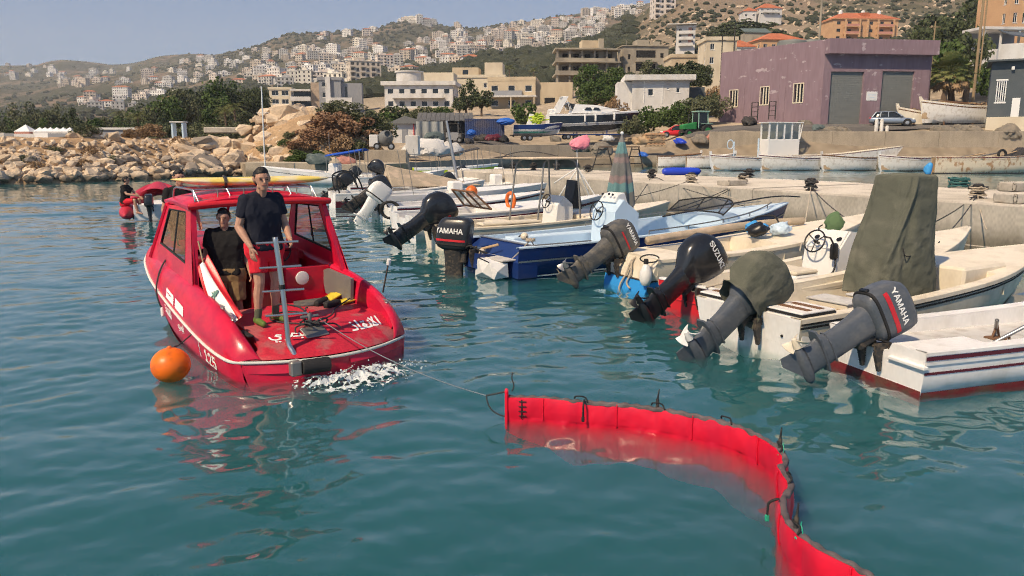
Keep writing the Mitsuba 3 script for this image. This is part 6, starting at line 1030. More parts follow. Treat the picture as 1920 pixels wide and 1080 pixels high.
for c in sorted(_cols):
    pts = [(float(SHORE(c)) - 0.1, 0.95), (float(SHORE(c)) + 1.5, 1.05)] + [(d, ZC(float(v[1:]), d) if isinstance(v, str) else v) for d, v in _cols[c]]
    _tab.append(PCH([math.log(p[0]) for p in pts], [p[1] for p in pts], extrapolate=False)(_ld))
_tab = np.array(_tab); _tab = np.where(np.isnan(_tab), 0.95, _tab); _across = PCH(_px, _tab, axis=0)
COSP = math.cos(PITCH)
def px_of(x, y): return 960 + CAM_F * x / (y * COSP)
_fine = np.linspace(-1400, 3200, 1400); _Zf = _across(_fine)
from scipy.interpolate import RegularGridInterpolator
_LI = RegularGridInterpolator((_fine, _ld), _Zf, bounds_error=False, fill_value=None)
def land_z(x, y):
    x, y = np.asarray(x, float), np.asarray(y, float); px = np.clip(px_of(x, np.maximum(y, 1)), -1400, 3200); z = _LI(np.stack([px, np.log(np.clip(y, 58, 3800))], -1))
    far = np.clip((y - 110) / 300, 0, 1); near = np.clip((y - 90) / 40, 0, 1); p = np.stack([x, y, 0 * x], -1)
    return z + far * 0.024 * y * (meshkit.fbm(p * 0.010 / (1 + y[..., None] / 1500), 4, 3) - 0.5) + near * 1.0 * (meshkit.fbm(p * 0.06, 3, 8) - 0.5)
def land_at(px, py, d0=60.0):
    """the first point of the land that the photograph shows at this pixel"""
    d = np.exp(np.linspace(math.log(d0), math.log(3700), 700)); r = ray(px, py); x, z = r[0] / r[1] * d, CAM_H + r[2] / r[1] * d
    g = land_z(x, d); i = int(np.argmax(g >= z)) if (g >= z).any() else len(d) - 1
    return np.array([x[i], d[i], g[i]])
def stand(px, d):
    x = (px - 960) / CAM_F * d * COSP; return np.array([x, d, float(land_z(np.array(x), np.array(d)))])
def land_color(p, n, uv):
    a = FB(p.x * 0.012, p.y * 0.006, p.z * 0.012, 4); b = FB(p.x * 0.08, p.y * 0.04, p.z * 0.08, 4); f = N_(p.x * 1.7, p.y * 0.9, p.z * 1.7); far = SS(120, 700, p.y); vf = SS(1100, 2400, p.y)
    soil = MX((0.115, 0.084, 0.060), (0.20, 0.153, 0.112), b); scrub = MX((0.036, 0.040, 0.024), (0.066, 0.062, 0.038), f)
    hill = MX(soil, scrub, SS(0.36, 0.58, a * 0.55 + b * 0.45 + 0.05 * vf)); near = MX((0.33, 0.275, 0.205), (0.21, 0.17, 0.125), FB(p.x * 0.5, p.y * 0.5, 0, 4))
    return MX(near, hill, far) * (0.80 + 0.4 * f)
pmat('dry_hillside', land_color, 0.95, spec=0.1)
_c = np.r_[np.linspace(-1400, -100, 30)[:-1], np.linspace(-100, 2050, 560), np.linspace(2050, 3200, 30)[1:]]; _r = np.r_[0.0, 0.0008, np.linspace(0.004, 1, 330)]
PX, RR = np.meshgrid(_c, _r); D = np.exp(np.log(SHORE(PX)) * (1 - RR) + math.log(3750) * RR); X = (PX - 960) / CAM_F * D * COSP; Zl = land_z(X, D)
foot = np.stack([X[0], D[0] - 0.02, 0 * X[0] - 3], -1); back = np.stack([X[-1], D[-1] + 5, 0 * X[-1] - 20], -1)
ground('hills', grid(np.concatenate([foot[None], np.stack([X, D, Zl], -1), back[None]])), 'dry_hillside', True)
# ---- quays: concrete walls and aprons along the water
def quay(name, pts, top, wide, m='quay_concrete', low=-3.0, joint=6.0):
    k = thing(name[0], name[1], name[2])
    for (a, b) in zip(pts[:-1], pts[1:]):
        a, b = np.array(a, float), np.array(b, float); L = np.linalg.norm(b - a); u = (b - a) / L; nv = np.array([-u[1], u[0]]); n = max(1, int(L / joint))
        for i in range(n):
            M = np.eye(4); M[:2, 0] = u; M[:2, 1] = nv; M[:2, 3] = a + u * L * i / n; part(k, 'slab', box(0.01, L / n - 0.01, 0, wide, low, top + 0.015 * math.sin(i * 1.9), 0.03), m, False, M)
shore_pt = lambda px, off=0.0: (lambda d: ((px - 960) / CAM_F * d * COSP, d))(float(SHORE(px)) - off)
quay(('quay', 'low concrete quay below the boulder mound', 'quay'), [shore_pt(457, 0.8), shore_pt(600, 0.8), shore_pt(722, 0.8)], 1.15, 3.5)
quay(('quay', 'stained concrete quay wall below the boatyard', 'quay'), [shore_pt(722, 0.8), shore_pt(780, 0.8), shore_pt(872, 0.8), shore_pt(960, 0.8)], 1.1, 4)
quay(('retaining_wall', 'yellowish retaining wall edging the boatyard', 'wall'), [stand(868, 89)[:2], stand(1130, 96)[:2]], 2.55, 0.6, low=0.5, joint=5)
quay(('quay', 'concrete quay wall behind the old wooden boats', 'quay'), [shore_pt(1190, 0.5), shore_pt(1400, 0.5), shore_pt(1700, 0.5), shore_pt(1990, 0.5), shore_pt(2300, 0.5)], 1.3, 3)
quay(('retaining_wall', 'worn retaining wall below the road', 'wall'), [stand(1330, 94)[:2], stand(1560, 92)[:2], stand(1760, 90.5)[:2], stand(2100, 89)[:2]], 4.1, 0.7, low=0.8, joint=5)
pmat('asphalt', lambda p, n, uv: MX((0.075, 0.072, 0.07), (0.12, 0.11, 0.10), FB(p.x * 0.8, p.y * 0.8, 0, 4)), 0.9)
rd = []
for px in np.linspace(1280, 2100, 40):
    d = float(np.interp(px, [1280, 1560, 2100], [98.5, 95.5, 94.5])); q = stand(px, d); rd.append([[q[0], d + w, float(land_z(np.array(q[0]), np.array(d + w))) + 0.05] for w in (-2.6, -0.8, 1.2, 3.4, 5.5)])
rd = np.array(rd); rd[:, :, 2] += 0.06; ground('road', merge(sheet(rd, 0.05)), 'asphalt')
ground('yard_apron', sheet(np.array([[[*(stand(px, d)[:2]), stand(px, d)[2] + 0.03] for d in (90.5, 93, 97, 102)] for px in np.linspace(760, 1080, 24)]), 0.04), 'asphalt')
# ---- the rock breakwater and the boulder mound
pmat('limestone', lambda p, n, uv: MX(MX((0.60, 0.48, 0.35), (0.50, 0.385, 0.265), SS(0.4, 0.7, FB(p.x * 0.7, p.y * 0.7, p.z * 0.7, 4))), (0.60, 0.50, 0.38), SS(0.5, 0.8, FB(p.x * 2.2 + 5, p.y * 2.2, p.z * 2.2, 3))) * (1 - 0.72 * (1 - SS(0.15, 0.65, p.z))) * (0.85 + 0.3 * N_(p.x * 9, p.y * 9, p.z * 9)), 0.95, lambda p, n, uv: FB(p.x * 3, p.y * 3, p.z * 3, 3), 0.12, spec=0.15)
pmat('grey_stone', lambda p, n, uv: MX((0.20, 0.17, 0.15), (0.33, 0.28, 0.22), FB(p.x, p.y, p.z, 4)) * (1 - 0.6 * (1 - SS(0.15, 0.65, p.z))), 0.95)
pmat('ochre_earth', lambda p, n, uv: MX((0.42, 0.30, 0.18), (0.32, 0.21, 0.125), FB(p.x * 0.6, p.y * 0.6, p.z * 0.6, 4)) * (0.8 + 0.4 * N_(p.x * 6, p.y * 6, p.z * 6)), 0.97, spec=0.1)
BW = [at(-900, 362), at(-300, 351), at(0, 346), at(250, 338), at(400, 331), at(455, 329)]; BW = spline([p[:2] for p in BW], 90); bt = np.gradient(BW, axis=0); bt /= np.linalg.norm(bt, axis=1, keepdims=True); bn = np.stack([-bt[:, 1], bt[:, 0]], 1)
prof = [(-1.5, -3), (-0.2, -0.5), (0.6, 0.25), (1.6, 0.85), (3.0, 1.75), (4.2, 2.55), (5.2, 3.0), (6.5, 3.15), (10, 3.1), (12, 1.8), (15, -1.5)]
P = np.array([[[BW[i][0] + bn[i][0] * o, BW[i][1] + bn[i][1] * o, z + (0.35 * (meshkit.fbm(np.array([BW[i][0] * 0.5, BW[i][1] * 0.5, o]), 3, 4) - 0.5) if z > 0 else 0)] for o, z in prof] for i in range(90)])
ground('breakwater', grid(P, True), 'ochre_earth', True)
ROCKS = []
rr = np.random.default_rng(21)
for q in range(9):
    pts = rr.normal(0, 1, (22, 3)); pts /= np.linalg.norm(pts, axis=1, keepdims=True); pts *= rr.uniform(0.72, 1.0, (22, 1)) * [0.62, 0.5, 0.46]
    v, f = hull(pts); v, f = trimesh.remesh.subdivide_to_size(v, f, 0.5); mm = trimesh.Trimesh(v, f, process=True); v = mm.vertices + mm.vertex_normals * (0.09 * (meshkit.fbm(np.array(mm.vertices) * 4, 3, q) - 0.5))[:, None]
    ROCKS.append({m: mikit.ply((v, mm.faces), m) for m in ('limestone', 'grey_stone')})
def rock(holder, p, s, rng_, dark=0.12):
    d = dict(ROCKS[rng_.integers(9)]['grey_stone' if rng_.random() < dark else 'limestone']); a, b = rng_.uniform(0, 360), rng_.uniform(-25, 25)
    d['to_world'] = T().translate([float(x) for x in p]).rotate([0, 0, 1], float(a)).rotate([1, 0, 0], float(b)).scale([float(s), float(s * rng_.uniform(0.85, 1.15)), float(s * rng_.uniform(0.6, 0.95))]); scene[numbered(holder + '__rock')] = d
small = []
def pebble(p, s, rng_):
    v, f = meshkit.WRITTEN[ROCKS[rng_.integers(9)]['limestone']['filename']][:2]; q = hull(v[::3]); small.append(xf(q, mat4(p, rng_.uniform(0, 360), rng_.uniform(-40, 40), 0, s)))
def bw_at(px_lo, px_hi, n, olo, ohi, slo, shi, dark=0.1):
    for _ in range(n):
        px = rr.uniform(px_lo, px_hi); cand = at(px, 340); i = int(np.argmin(np.abs(px_of(BW[:, 0], BW[:, 1]) - px))); o = rr.uniform(olo, ohi); z = np.interp(o, [q[0] for q in prof], [q[1] for q in prof]); s = rr.uniform(slo, shi); j = rr.normal(0, 0.4, 2)
        rock('breakwater', (BW[i][0] + bn[i][0] * o + j[0], BW[i][1] + bn[i][1] * o, z + 0.10 * s), s, rr, dark)
bw_at(-330, -60, 60, 0.3, 1.3, 0.9, 1.8); bw_at(-330, -60, 40, 1.4, 2.8, 0.6, 1.5); bw_at(-60, 455, 110, 0.3, 1.3, 0.7, 1.45); bw_at(-60, 455, 130, 1.3, 2.9, 0.5, 1.2); bw_at(-60, 455, 40, 2.8, 4.0, 0.3, 0.7); bw_at(370, 500, 26, 0.8, 4.4, 1.5, 2.6, 0.22); bw_at(205, 330, 8, 5.5, 7.0, 0.8, 1.9, 0.0)
for _ in range(700):
    px = rr.uniform(-330, 470); i = int(np.argmin(np.abs(px_of(BW[:, 0], BW[:, 1]) - px))); o = rr.uniform(0.0, 5.0) ** 1.0; z = np.interp(o, [q[0] for q in prof], [q[1] for q in prof]); pebble((BW[i][0] + bn[i][0] * o + rr.normal(0, .3), BW[i][1] + bn[i][1] * o, z + 0.03), rr.uniform(0.25, 0.85), rr)
# the mound: its earth core, then boulders heaped on it
mc = np.array([stand(600, 74)[0], 74.0]); R_in = []
for r_ in np.linspace(0, 1, 16):
    row = []
    for a in np.linspace(0, 2 * np.pi, 48, endpoint=False):
        x, y = mc[0] + 8.2 * r_ * math.cos(a), mc[1] + 6.8 * r_ * math.sin(a); h_ = 4.6 * (1 - r_ ** 1.6) * (1 - 0.25 * math.cos(a) * r_) + 1.1 * (1 - r_) ** 0.2 - 0.2; row.append([x, y, max(0.2, h_) + 0.9 * (meshkit.fbm(np.array([x * 0.4, y * 0.4, 0.0]), 3, 5) - 0.5) * (1 - r_ ** 4)])
    R_in.append(row)
ground('mound', grid(np.array(R_in), closed=True), 'ochre_earth', True)
def on_mound(px, py):
    for d in np.linspace(64.5, 82, 120):
        p = aty(px, py, d); r_ = math.hypot((p[0] - mc[0]) / 8.2, (p[1] - mc[1]) / 6.8); h_ = 4.6 * (1 - min(r_, 1) ** 1.6) + 0.5
        if p[2] <= h_: return p
    return aty(px, py, 74)
for px, py, s in ((500, 262, 2.6), (475, 280, 2.4), (520, 285, 2.0), (540, 215, 3.6), (515, 225, 2.6), (560, 225, 3.2), (535, 240, 2.4), (575, 235, 2.0), (590, 212, 2.0), (604, 218, 1.7), (500, 212, 1.7), (488, 225, 1.9), (510, 245, 1.5), (630, 245, 2.0), (640, 263, 1.1), (622, 255, 1.2), (460, 245, 1.9), (470, 262, 1.7), (525, 300, 1.7), (545, 297, 1.4), (500, 298, 1.6), (478, 303, 1.8), (592, 250, 0.9), (560, 262, 1.0), (555, 205, 2.0), (532, 202, 1.8), (572, 218, 1.5), (610, 232, 1.3), (550, 280, 1.2), (450, 290, 2.2), (440, 270, 2.0), (455, 308, 1.8), (488, 240, 1.3), (522, 262, 1.2), (508, 278, 1.1)):
    rock('mound', on_mound(px, py), s, rr, 0.05)
for _ in range(150): pebble(on_mound(rr.uniform(470, 690), rr.uniform(215, 305)), rr.uniform(0.3, 1.0), rr)
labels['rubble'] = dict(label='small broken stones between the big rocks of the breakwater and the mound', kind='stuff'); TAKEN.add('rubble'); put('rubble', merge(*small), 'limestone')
# ---------------------------------------------------------------- plants
def leafmat(name, a, b, sc=0.5):
    pmat(name, lambda p, n, uv: MX(a, b, SS(0.25, 0.75, 0.6 * N_(p.x * sc, p.y * sc, p.z * sc) + 0.4 * mikit.cell_rand(p.x * 6, p.y * 6, p.z * 6))), 0.75, spec=0.25)
leafmat('leaf_dark', (0.040, 0.058, 0.026), (0.092, 0.112, 0.05)); leafmat('leaf_mid', (0.045, 0.085, 0.018), (0.09, 0.13, 0.04)); leafmat('leaf_olive', (0.075, 0.095, 0.048), (0.15, 0.155, 0.085)); leafmat('leaf_dry', (0.24, 0.155, 0.085), (0.38, 0.26, 0.15)); leafmat('leaf_pale', (0.12, 0.14, 0.07), (0.20, 0.20, 0.11)); leafmat('leaf_rust', (0.20, 0.105, 0.06), (0.34, 0.21, 0.125))
mat('bark', (0.12, 0.085, 0.06), 0.95)
pr = np.random.default_rng(31)
def leaves(c, n, size, rg, flat=0.5):
    """n leaf clumps of bent triangles at the points c"""
    k = len(c); d = rg.normal(0, 1, (k, 3)); d[:, 2] *= flat; d /= np.linalg.norm(d, axis=1, keepdims=True); s = rg.normal(0, 1, (k, 3)); s -= d * (s * d).sum(1, keepdims=True); s /= np.linalg.norm(s, axis=1, keepdims=True); L = size * rg.uniform(0.6, 1.3, (k, 1))
    v = np.stack([c - d * L * 0.5, c + s * L * 0.42 + d * L * 0.05, c + d * L * 0.6, c - s * L * 0.42 + d * L * 0.05 + np.cross(d, s) * L * 0.15], 1).reshape(-1, 3); i = np.arange(k)[:, None] * 4
    return v, np.vstack([i + [0, 1, 2], i + [0, 2, 3]])
def crown_mesh(seed, n=1500, clumps=34, size=0.16, shape=(1, 1, 0.8), hollow=0.55, lean=0.0):
    """a crown about one unit in radius round the origin: clumps of leaves with gaps between them"""
    rg = np.random.default_rng(seed); c = rg.normal(0, 1, (clumps, 3)); c /= np.linalg.norm(c, axis=1, keepdims=True); c *= rg.uniform(hollow, 0.92, (clumps, 1)); c[:, 2] = np.where(c[:, 2] < -0.5, c[:, 2] * 0.5, c[:, 2]); r = rg.uniform(0.16, 0.36, clumps)
    w = r ** 2 / (r ** 2).sum(); i = rg.choice(clumps, n, p=w); d = rg.normal(0, 1, (n, 3)); d /= np.linalg.norm(d, axis=1, keepdims=True); p = c[i] + d * r[i][:, None] * rg.uniform(0.55, 1.0, (n, 1)) ** 0.5
    return leaves(p * np.array(shape), n, size, rg)
def trunk_mesh(h, r, seed, limbs=5, spread=0.7):
    rg = np.random.default_rng(seed); b = [tube(spline([[0, 0, -0.3], [rg.normal(0, .04) * h, rg.normal(0, .04) * h, h * 0.5], [rg.normal(0, .06) * h, rg.normal(0, .06) * h, h]], 8), np.linspace(r, r * 0.5, 8), 7)]
    for q in range(limbs):
        a = q * 2.4 + rg.random(); b.append(tube([[0, 0, h * rg.uniform(0.5, 0.85)], [spread * h * 0.35 * math.cos(a), spread * h * 0.35 * math.sin(a), h * rg.uniform(0.95, 1.2)]], [r * 0.4, r * 0.12], 5))
    return merge(*b)
CROWNS = {}
def crown(kind, m):
    """the shape dict of one of the crown meshes, shared between trees"""
    if (kind, m) not in CROWNS:
        mesh = {'round': lambda: crown_mesh(1), 'round_b': lambda: crown_mesh(2, 1700, 40), 'wide': lambda: crown_mesh(3, 2200, 46, 0.13, (1, 1, 0.55)), 'tall': lambda: crown_mesh(4, 1600, 40, 0.15, (0.75, 0.75, 1.25)), 'airy': lambda: crown_mesh(5, 900, 26, 0.15, (1, 1, 0.9), 0.5), 'bush': lambda: crown_mesh(6, 2400, 34, 0.115, (1, 1, 0.6), 0.3), 'bush_b': lambda: crown_mesh(7, 2400, 36, 0.11, (1, 1, 0.75), 0.3), 'dense': lambda: crown_mesh(8, 3200, 60, 0.11, (1, 1, 0.8))}[kind]()
        CROWNS[kind, m] = mikit.ply(mesh, m)
    return CROWNS[kind, m]
TRUNKS = [mikit.ply(trunk_mesh(1.0, 0.07, s), 'bark') for s in range(4)]
def tw(p, rz, s): return T().translate([float(q) for q in p]).rotate([0, 0, 1], float(rz)).scale([float(q) for q in s])
def tree(p, h, w, kind='round', m='leaf_dark', label='', group=None, trunk=0.35, name='tree', cat='tree'):
    """a tree h tall and w wide standing at p; its trunk shows over the fraction trunk of its height"""
    k = thing(name, label, cat, group); ch = h * (1 - trunk) / 2; a = pr.uniform(0, 360)
    scene[k + '__crown'] = {**crown(kind, m), 'to_world': tw(np.array(p) + [0, 0, h - ch * 1.02], a, (w / 2, w / 2 * pr.uniform(0.9, 1.1), ch * 1.15))}
    if trunk > 0.02: scene[k + '__trunk'] = {**TRUNKS[pr.integers(4)], 'to_world': tw(p, a, (h * 0.75, h * 0.75, h * (trunk + 0.28)))}
    return k
def bush(p, h, w, kind='bush', m='leaf_olive', label='', group=None): return tree(p, h, w, kind, m, label, group, 0.0, 'bush', 'bush')
def tall_px(px, pt, d, base=None):
    """a stand at distance d under the pixel column, and the height that reaches up to row pt"""
    q = stand(px, d) if base is None else base; return q, float(aty(px, pt, d)[2] - q[2])
# the belt of trees behind the breakwater
KI = ('round', 'round_b', 'tall', 'airy', 'dense')
belt = [(-40, 205, 40), (-90, 200, 42), (-150, 208, 40), (-210, 204, 42), (8, 210, 42), (32, 198, 40), (58, 195, 40), (78, 208, 34), (100, 202, 38), (122, 200, 36), (45, 222, 40), (90, 225, 36), (140, 212, 30), (160, 222, 30), (182, 218, 26), (205, 216, 24), (225, 222, 22), (240, 212, 20), (258, 206, 24), (275, 200, 26), (292, 194, 28), (310, 186, 30), (325, 172, 40), (345, 162, 46), (365, 160, 44), (385, 164, 44), (400, 158, 42), (418, 160, 46), (435, 157, 42), (452, 158, 42), (470, 162, 40), (486, 160, 36), (330, 205, 36), (360, 200, 40), (395, 205, 40), (430, 200, 38), (460, 205, 36), (15, 230, 36), (118, 228, 30), (250, 226, 30), (285, 222, 30), (310, 218, 32)]
for i, (px, pt, w) in enumerate(sorted(belt)):
    d = pr.uniform(150, 190) if pt < 212 else pr.uniform(125, 148); q, h = tall_px(px, pt, d); kd = KI[pr.integers(5)]; mt = ('leaf_dark', 'leaf_dark', 'leaf_olive', 'leaf_mid')[pr.integers(4)]
    tree(q, h, max(w / CAM_F * d, h * 0.55) * 1.15, kd, mt, {'leaf_dark': 'dark green', 'leaf_olive': 'grey-green', 'leaf_mid': 'fresh green'}[mt] + f' tree in the belt behind the breakwater, {nth(i)} from the left', 'trees in the belt behind the breakwater', 0.22)
for i, px in enumerate((300, 318, 350, 375, 405, 425, 445, 462, 478)):
    q, h = tall_px(px, 218 + 6 * (i % 3), 108 + i % 4 * 4); bush(q, max(h, 2.0), 4.6, 'bush_b', 'leaf_pale' if i % 2 else 'leaf_olive', f'pale feathery bush at the foot of the tree belt, {nth(i)} from the left', 'bushes at the foot of the tree belt')
def palm(px, pt, d, label, fronds=16, fl=2.4, group=None, skirt=0):
    q, h = tall_px(px, pt, d); k = thing('palm_tree', label, 'palm', group); h -= fl * 0.35; part(k, 'trunk', move(tube([[0, 0, -0.3], [0.1, 0, h * 0.5], [0, 0, h]], [0.24, 0.19, 0.17], 8), q), 'bark', True)
    for i in range(fronds):
        a = i * 2.4; el = (-0.35 + 1.5 * (i / fronds)) if not skirt else (-0.9 + 2.2 * (i / fronds)); t = np.linspace(0, 1, 9); el = el if skirt else max(el, -0.3); r = fl * t * math.cos(el * 0.7); z = fl * (t * math.sin(el) - 0.55 * t ** 2 * (1 if el > 0 else 0.4)); c = np.stack([r * math.cos(a), r * math.sin(a), z], 1); s_ = np.array([-math.sin(a), math.cos(a), 0]); vs, fs = [], []
        for j in range(1, 9):
            for sg in (-1, 1):
                w = fl * 0.30 * math.sin(0.35 + 2.6 * t[j]) ** 0.8; b0, b1 = c[j - 1], c[j]; tip = (b0 + b1) / 2 + (b1 - b0) * 0.8 + s_ * sg * w - [0, 0, 0.25 * w]; n = len(vs); vs += [b0, (b0 + b1) / 2 + (b1 - b0) * 0.2, tip]; fs.append([n, n + 1, n + 2])
        part(k, 'frond', move(merge((np.array(vs), np.array(fs)), tube(c, np.linspace(0.03, 0.008, 9), 4)), q + [0, 0, h]), 'leaf_palm')
leafmat('leaf_palm', (0.085, 0.115, 0.035), (0.19, 0.19, 0.075), 0.8)
for i, (px, pt, d) in enumerate(((228, 205, 165), (262, 208, 150), (443, 190, 140), (425, 196, 150), (955, 120, 260), (1000, 125, 280))): palm(px, pt, d, 'feathery palm ' + ('among the belt trees' if i < 4 else 'by the tan houses') + f', {nth((1, 3, 0, 2, 0, 1)[i] if False else (0, 1, 3, 2, 0, 1)[i])} palm from the left', 14, 2.6, 'palms among the trees' if i < 4 else 'palms by the tan houses')
def fan_palm():
    q = stand(1782, 106); c = aty(1782, 138, 106); k = thing('palm_tree', 'big bushy fan palm beside the purple warehouse', 'palm'); part(k, 'trunk', tube([q - [0, 0, 0.5], c], [0.5, 0.35], 9), 'bark', True); rg = np.random.default_rng(2)
    for i in range(130):
        a, el = i * 2.4, -0.75 + 2.25 * i / 130; d = np.array([math.cos(a) * math.cos(el), math.sin(a) * math.cos(el), math.sin(el)]); L = 2.35 * rg.uniform(0.8, 1.15); b = c + d * L - [0, 0, 0.12 * L]; s_ = np.cross(d, [0, 0, 1]); s_ /= np.linalg.norm(s_); n = np.cross(s_, d); vs, fs = [b], []; e = d * 0.55 + np.array([0, 0, 0.6 * math.sin(el) - 0.35]); e /= np.linalg.norm(e)
        for j in range(15):
            t = (j / 14 - 0.5) * 3.4; r = 0.92 * (0.75 + 0.25 * math.cos(t)) * (1 if j % 2 else 0.62); vs.append(b + r * (e * math.cos(t) + s_ * math.sin(t)) + n * (0.10 * (j % 2)) - np.array([0, 0, 0.22 * r * r * (j % 2)])); fs += [[0, j, j + 1]] if j else []
        part(k, 'frond', merge((np.array(vs), np.array(fs)), tube([c, b], [0.04, 0.02], 4)), 'leaf_palm' if el > -0.35 else 'leaf_dry')
fan_palm()
# named trees round the houses
spots = [(1105, 118, 150, 5.2, 'dense', 'leaf_mid', 'broad fresh green tree left of the low white house'), (1143, 122, 152, 5.6, 'dense', 'leaf_mid', 'rounded fresh green tree behind the low white house'), (1118, 150, 135, 5.5, 'dense', 'leaf_mid', 'low spreading green tree nearest the yacht'), (880, 158, 150, 4.2, 'tall', 'leaf_dark', 'dark green tree left of the long tan house'), (903, 165, 145, 3.8, 'round', 'leaf_dark', 'smaller dark tree close to the long tan house'), (863, 178, 145, 2.6, 'round_b', 'leaf_dark', 'low dark tree by the yellow hut'),
    (1215, 116, 170, 6, 'airy', 'leaf_olive', 'airy olive tree in front of the unfinished building'), (1245, 118, 168, 5.5, 'round', 'leaf_dark', 'dark tree right of the unfinished building'), (1285, 112, 165, 7, 'round_b', 'leaf_dark', 'broad dark tree left of the tall tan house'), (1308, 120, 160, 5, 'dense', 'leaf_dark', 'dark tree touching the tall tan house'), (1268, 150, 135, 4, 'round', 'leaf_mid', 'green tree at the corner of the low white house'),
    (1712, 45, 170, 8, 'round', 'leaf_dark', 'dark tree on the slope right of the orange apartments'), (1745, 20, 180, 9, 'round_b', 'leaf_dark', 'big dark tree high on the right slope'), (1775, 30, 160, 9, 'dense', 'leaf_dark', 'dense dark tree above the fan palm'), (1805, 2, 175, 9, 'tall', 'leaf_dark', 'tall dark tree left of the wooden poles'), (1728, 70, 140, 7, 'dense', 'leaf_dark', 'dark tree just behind the warehouse corner'), (1760, 62, 130, 7, 'round', 'leaf_mid', 'green tree above the warehouse corner'), (1800, 55, 135, 6, 'round_b', 'leaf_dark', 'dark tree behind the fan palm'), (1855, 95, 115, 5, 'bush_b', 'leaf_mid', 'leafy green tree behind the dark grey house'), (1695, 52, 200, 7, 'airy', 'leaf_olive', 'sparse olive tree beside the orange apartments'),
    (720, 205, 100, 4, 'round', 'leaf_mid', 'green tree right of the boulder mound'), (745, 195, 110, 4, 'round_b', 'leaf_dark', 'dark tree above the white shed'), (800, 195, 120, 3, 'round', 'leaf_olive', 'small olive tree behind the grey awning'), (830, 192, 125, 3.2, 'bush', 'leaf_mid', 'low green tree behind the grey awning'), (985, 186, 115, 3.6, 'round', 'leaf_mid', 'round green tree behind the speedboat'), (1385, 30, 330, 20, 'wide', 'leaf_dark', 'dark spreading tree below the red-roofed villas'), (1440, 50, 300, 12, 'wide', 'leaf_dark', 'dark tree above the orange-roofed houses'), (1355, 45, 320, 14, 'wide', 'leaf_dark', 'dark scrubby tree on the bare slope')]
for px, pt, d, w, kd, mt, lab in spots:
    q, h = tall_px(px, pt, d); tree(q, max(h, 3.0), w * 1.15, kd, mt, lab, None, 0.18)
# bushes: on the mound, along the yard, reeds by the tractor
for i, (px, pb, pt, w, mt, lab) in enumerate(((625, 245, 195, 4.5, 'leaf_rust', 'brown dry bush on the upper mound'), (655, 260, 200, 5.0, 'leaf_rust', 'big rust-brown bush on the right of the mound'), (600, 268, 225, 3.6, 'leaf_rust', 'reddish dry bush in the middle of the mound'), (640, 215, 178, 4.0, 'leaf_olive', 'olive bush on top of the mound'), (680, 240, 190, 5.0, 'leaf_olive', 'grey-green bush right of the mound top'), (705, 262, 205, 4.0, 'leaf_olive', 'grey-green bush at the right foot of the mound'), (580, 305, 272, 3.6, 'leaf_mid', 'bright green bush above the low quay'), (556, 305, 285, 2.2, 'leaf_mid', 'small green bush left of the bright one'), (545, 262, 240, 1.7, 'leaf_olive', 'small olive tuft on the mound face'), (535, 275, 255, 1.4, 'leaf_mid', 'little green tuft among the boulders'), (610, 302, 285, 2.2, 'leaf_mid', 'low green bush right of the bright one'), (665, 290, 250, 2.4, 'leaf_olive', 'olive bush at the lower right of the mound'), (570, 285, 250, 3.0, 'leaf_rust', 'rusty brown bush low on the mound'), (690, 285, 255, 2.4, 'leaf_dry', 'straw-coloured bush by the concrete plinth'), (500, 288, 265, 1.6, 'leaf_olive', 'olive tuft beside the mast'), (635, 285, 240, 3.2, 'leaf_dry', 'dry straw bush in the middle of the mound face'))):
    q = on_mound(px, pb); h = max(aty(px, pt, q[1])[2] - q[2], 0.8); bush(q - [0, 0, 0.2 * h], h * 1.15, w, ('bush', 'bush_b')[i % 2], mt, lab)
for i, (px, pt, d, w, mt, lab) in enumerate(((1150, 163, 112, 4.5, 'leaf_dry', 'tall dry brown bush behind the yacht'), (1128, 185, 108, 3.5, 'leaf_dry', 'dry brown bush left of the tall one'), (1200, 192, 108, 5, 'leaf_mid', 'green reeds below the low white house'), (1235, 185, 108, 5, 'leaf_mid', 'green reeds behind the red car'), (1270, 178, 107, 5, 'leaf_mid', 'green reeds left of the green tractor'), (1305, 165, 108, 5, 'leaf_olive', 'olive reeds above the green tractor'), (1335, 160, 110, 4.5, 'leaf_olive', 'olive reeds against the warehouse wall'), (1180, 200, 104, 4, 'leaf_olive', 'low olive bush at the end of the reeds'), (775, 196, 108, 4, 'leaf_olive', 'olive bush behind the white shed'), (1345, 140, 118, 3.5, 'leaf_dry', 'bare brown bush at the warehouse corner'), (1850, 178, 100, 3, 'leaf_dry', 'dry bush behind the beached boats'), (1720, 195, 99, 2.4, 'leaf_dry', 'dry grass tuft at the warehouse end'))):
    q, h = tall_px(px, pt, d); bush(q, max(h, 1.5), w, ('bush_b', 'bush')[i % 2], mt, lab)
for i, (px, o, s) in enumerate(((245, 6.2, 2.2), (375, 6.0, 2.4), (270, 6.6, 1.8), (60, 2.4, 1.2), (80, 1.6, 1.4), (215, 3.0, 1.6), (235, 2.2, 1.3), (395, 4.0, 1.8), (180, 2.0, 1.2), (130, 3.5, 1.0), (355, 6.3, 1.6))):
    j = int(np.argmin(np.abs(px_of(BW[:, 0], BW[:, 1]) - px))); z = np.interp(o, [q[0] for q in prof], [q[1] for q in prof]); bush((BW[j][0] + bn[j][0] * o, BW[j][1] + bn[j][1] * o, z - 0.2), s * 0.75, s, 'bush_b', 'leaf_dry' if i % 3 else 'leaf_olive', f'dry tuft among the breakwater rocks, {nth(sorted((245, 375, 270, 60, 80, 215, 235, 395, 180, 130, 355)).index(px))} from the left', 'dry tufts on the breakwater')
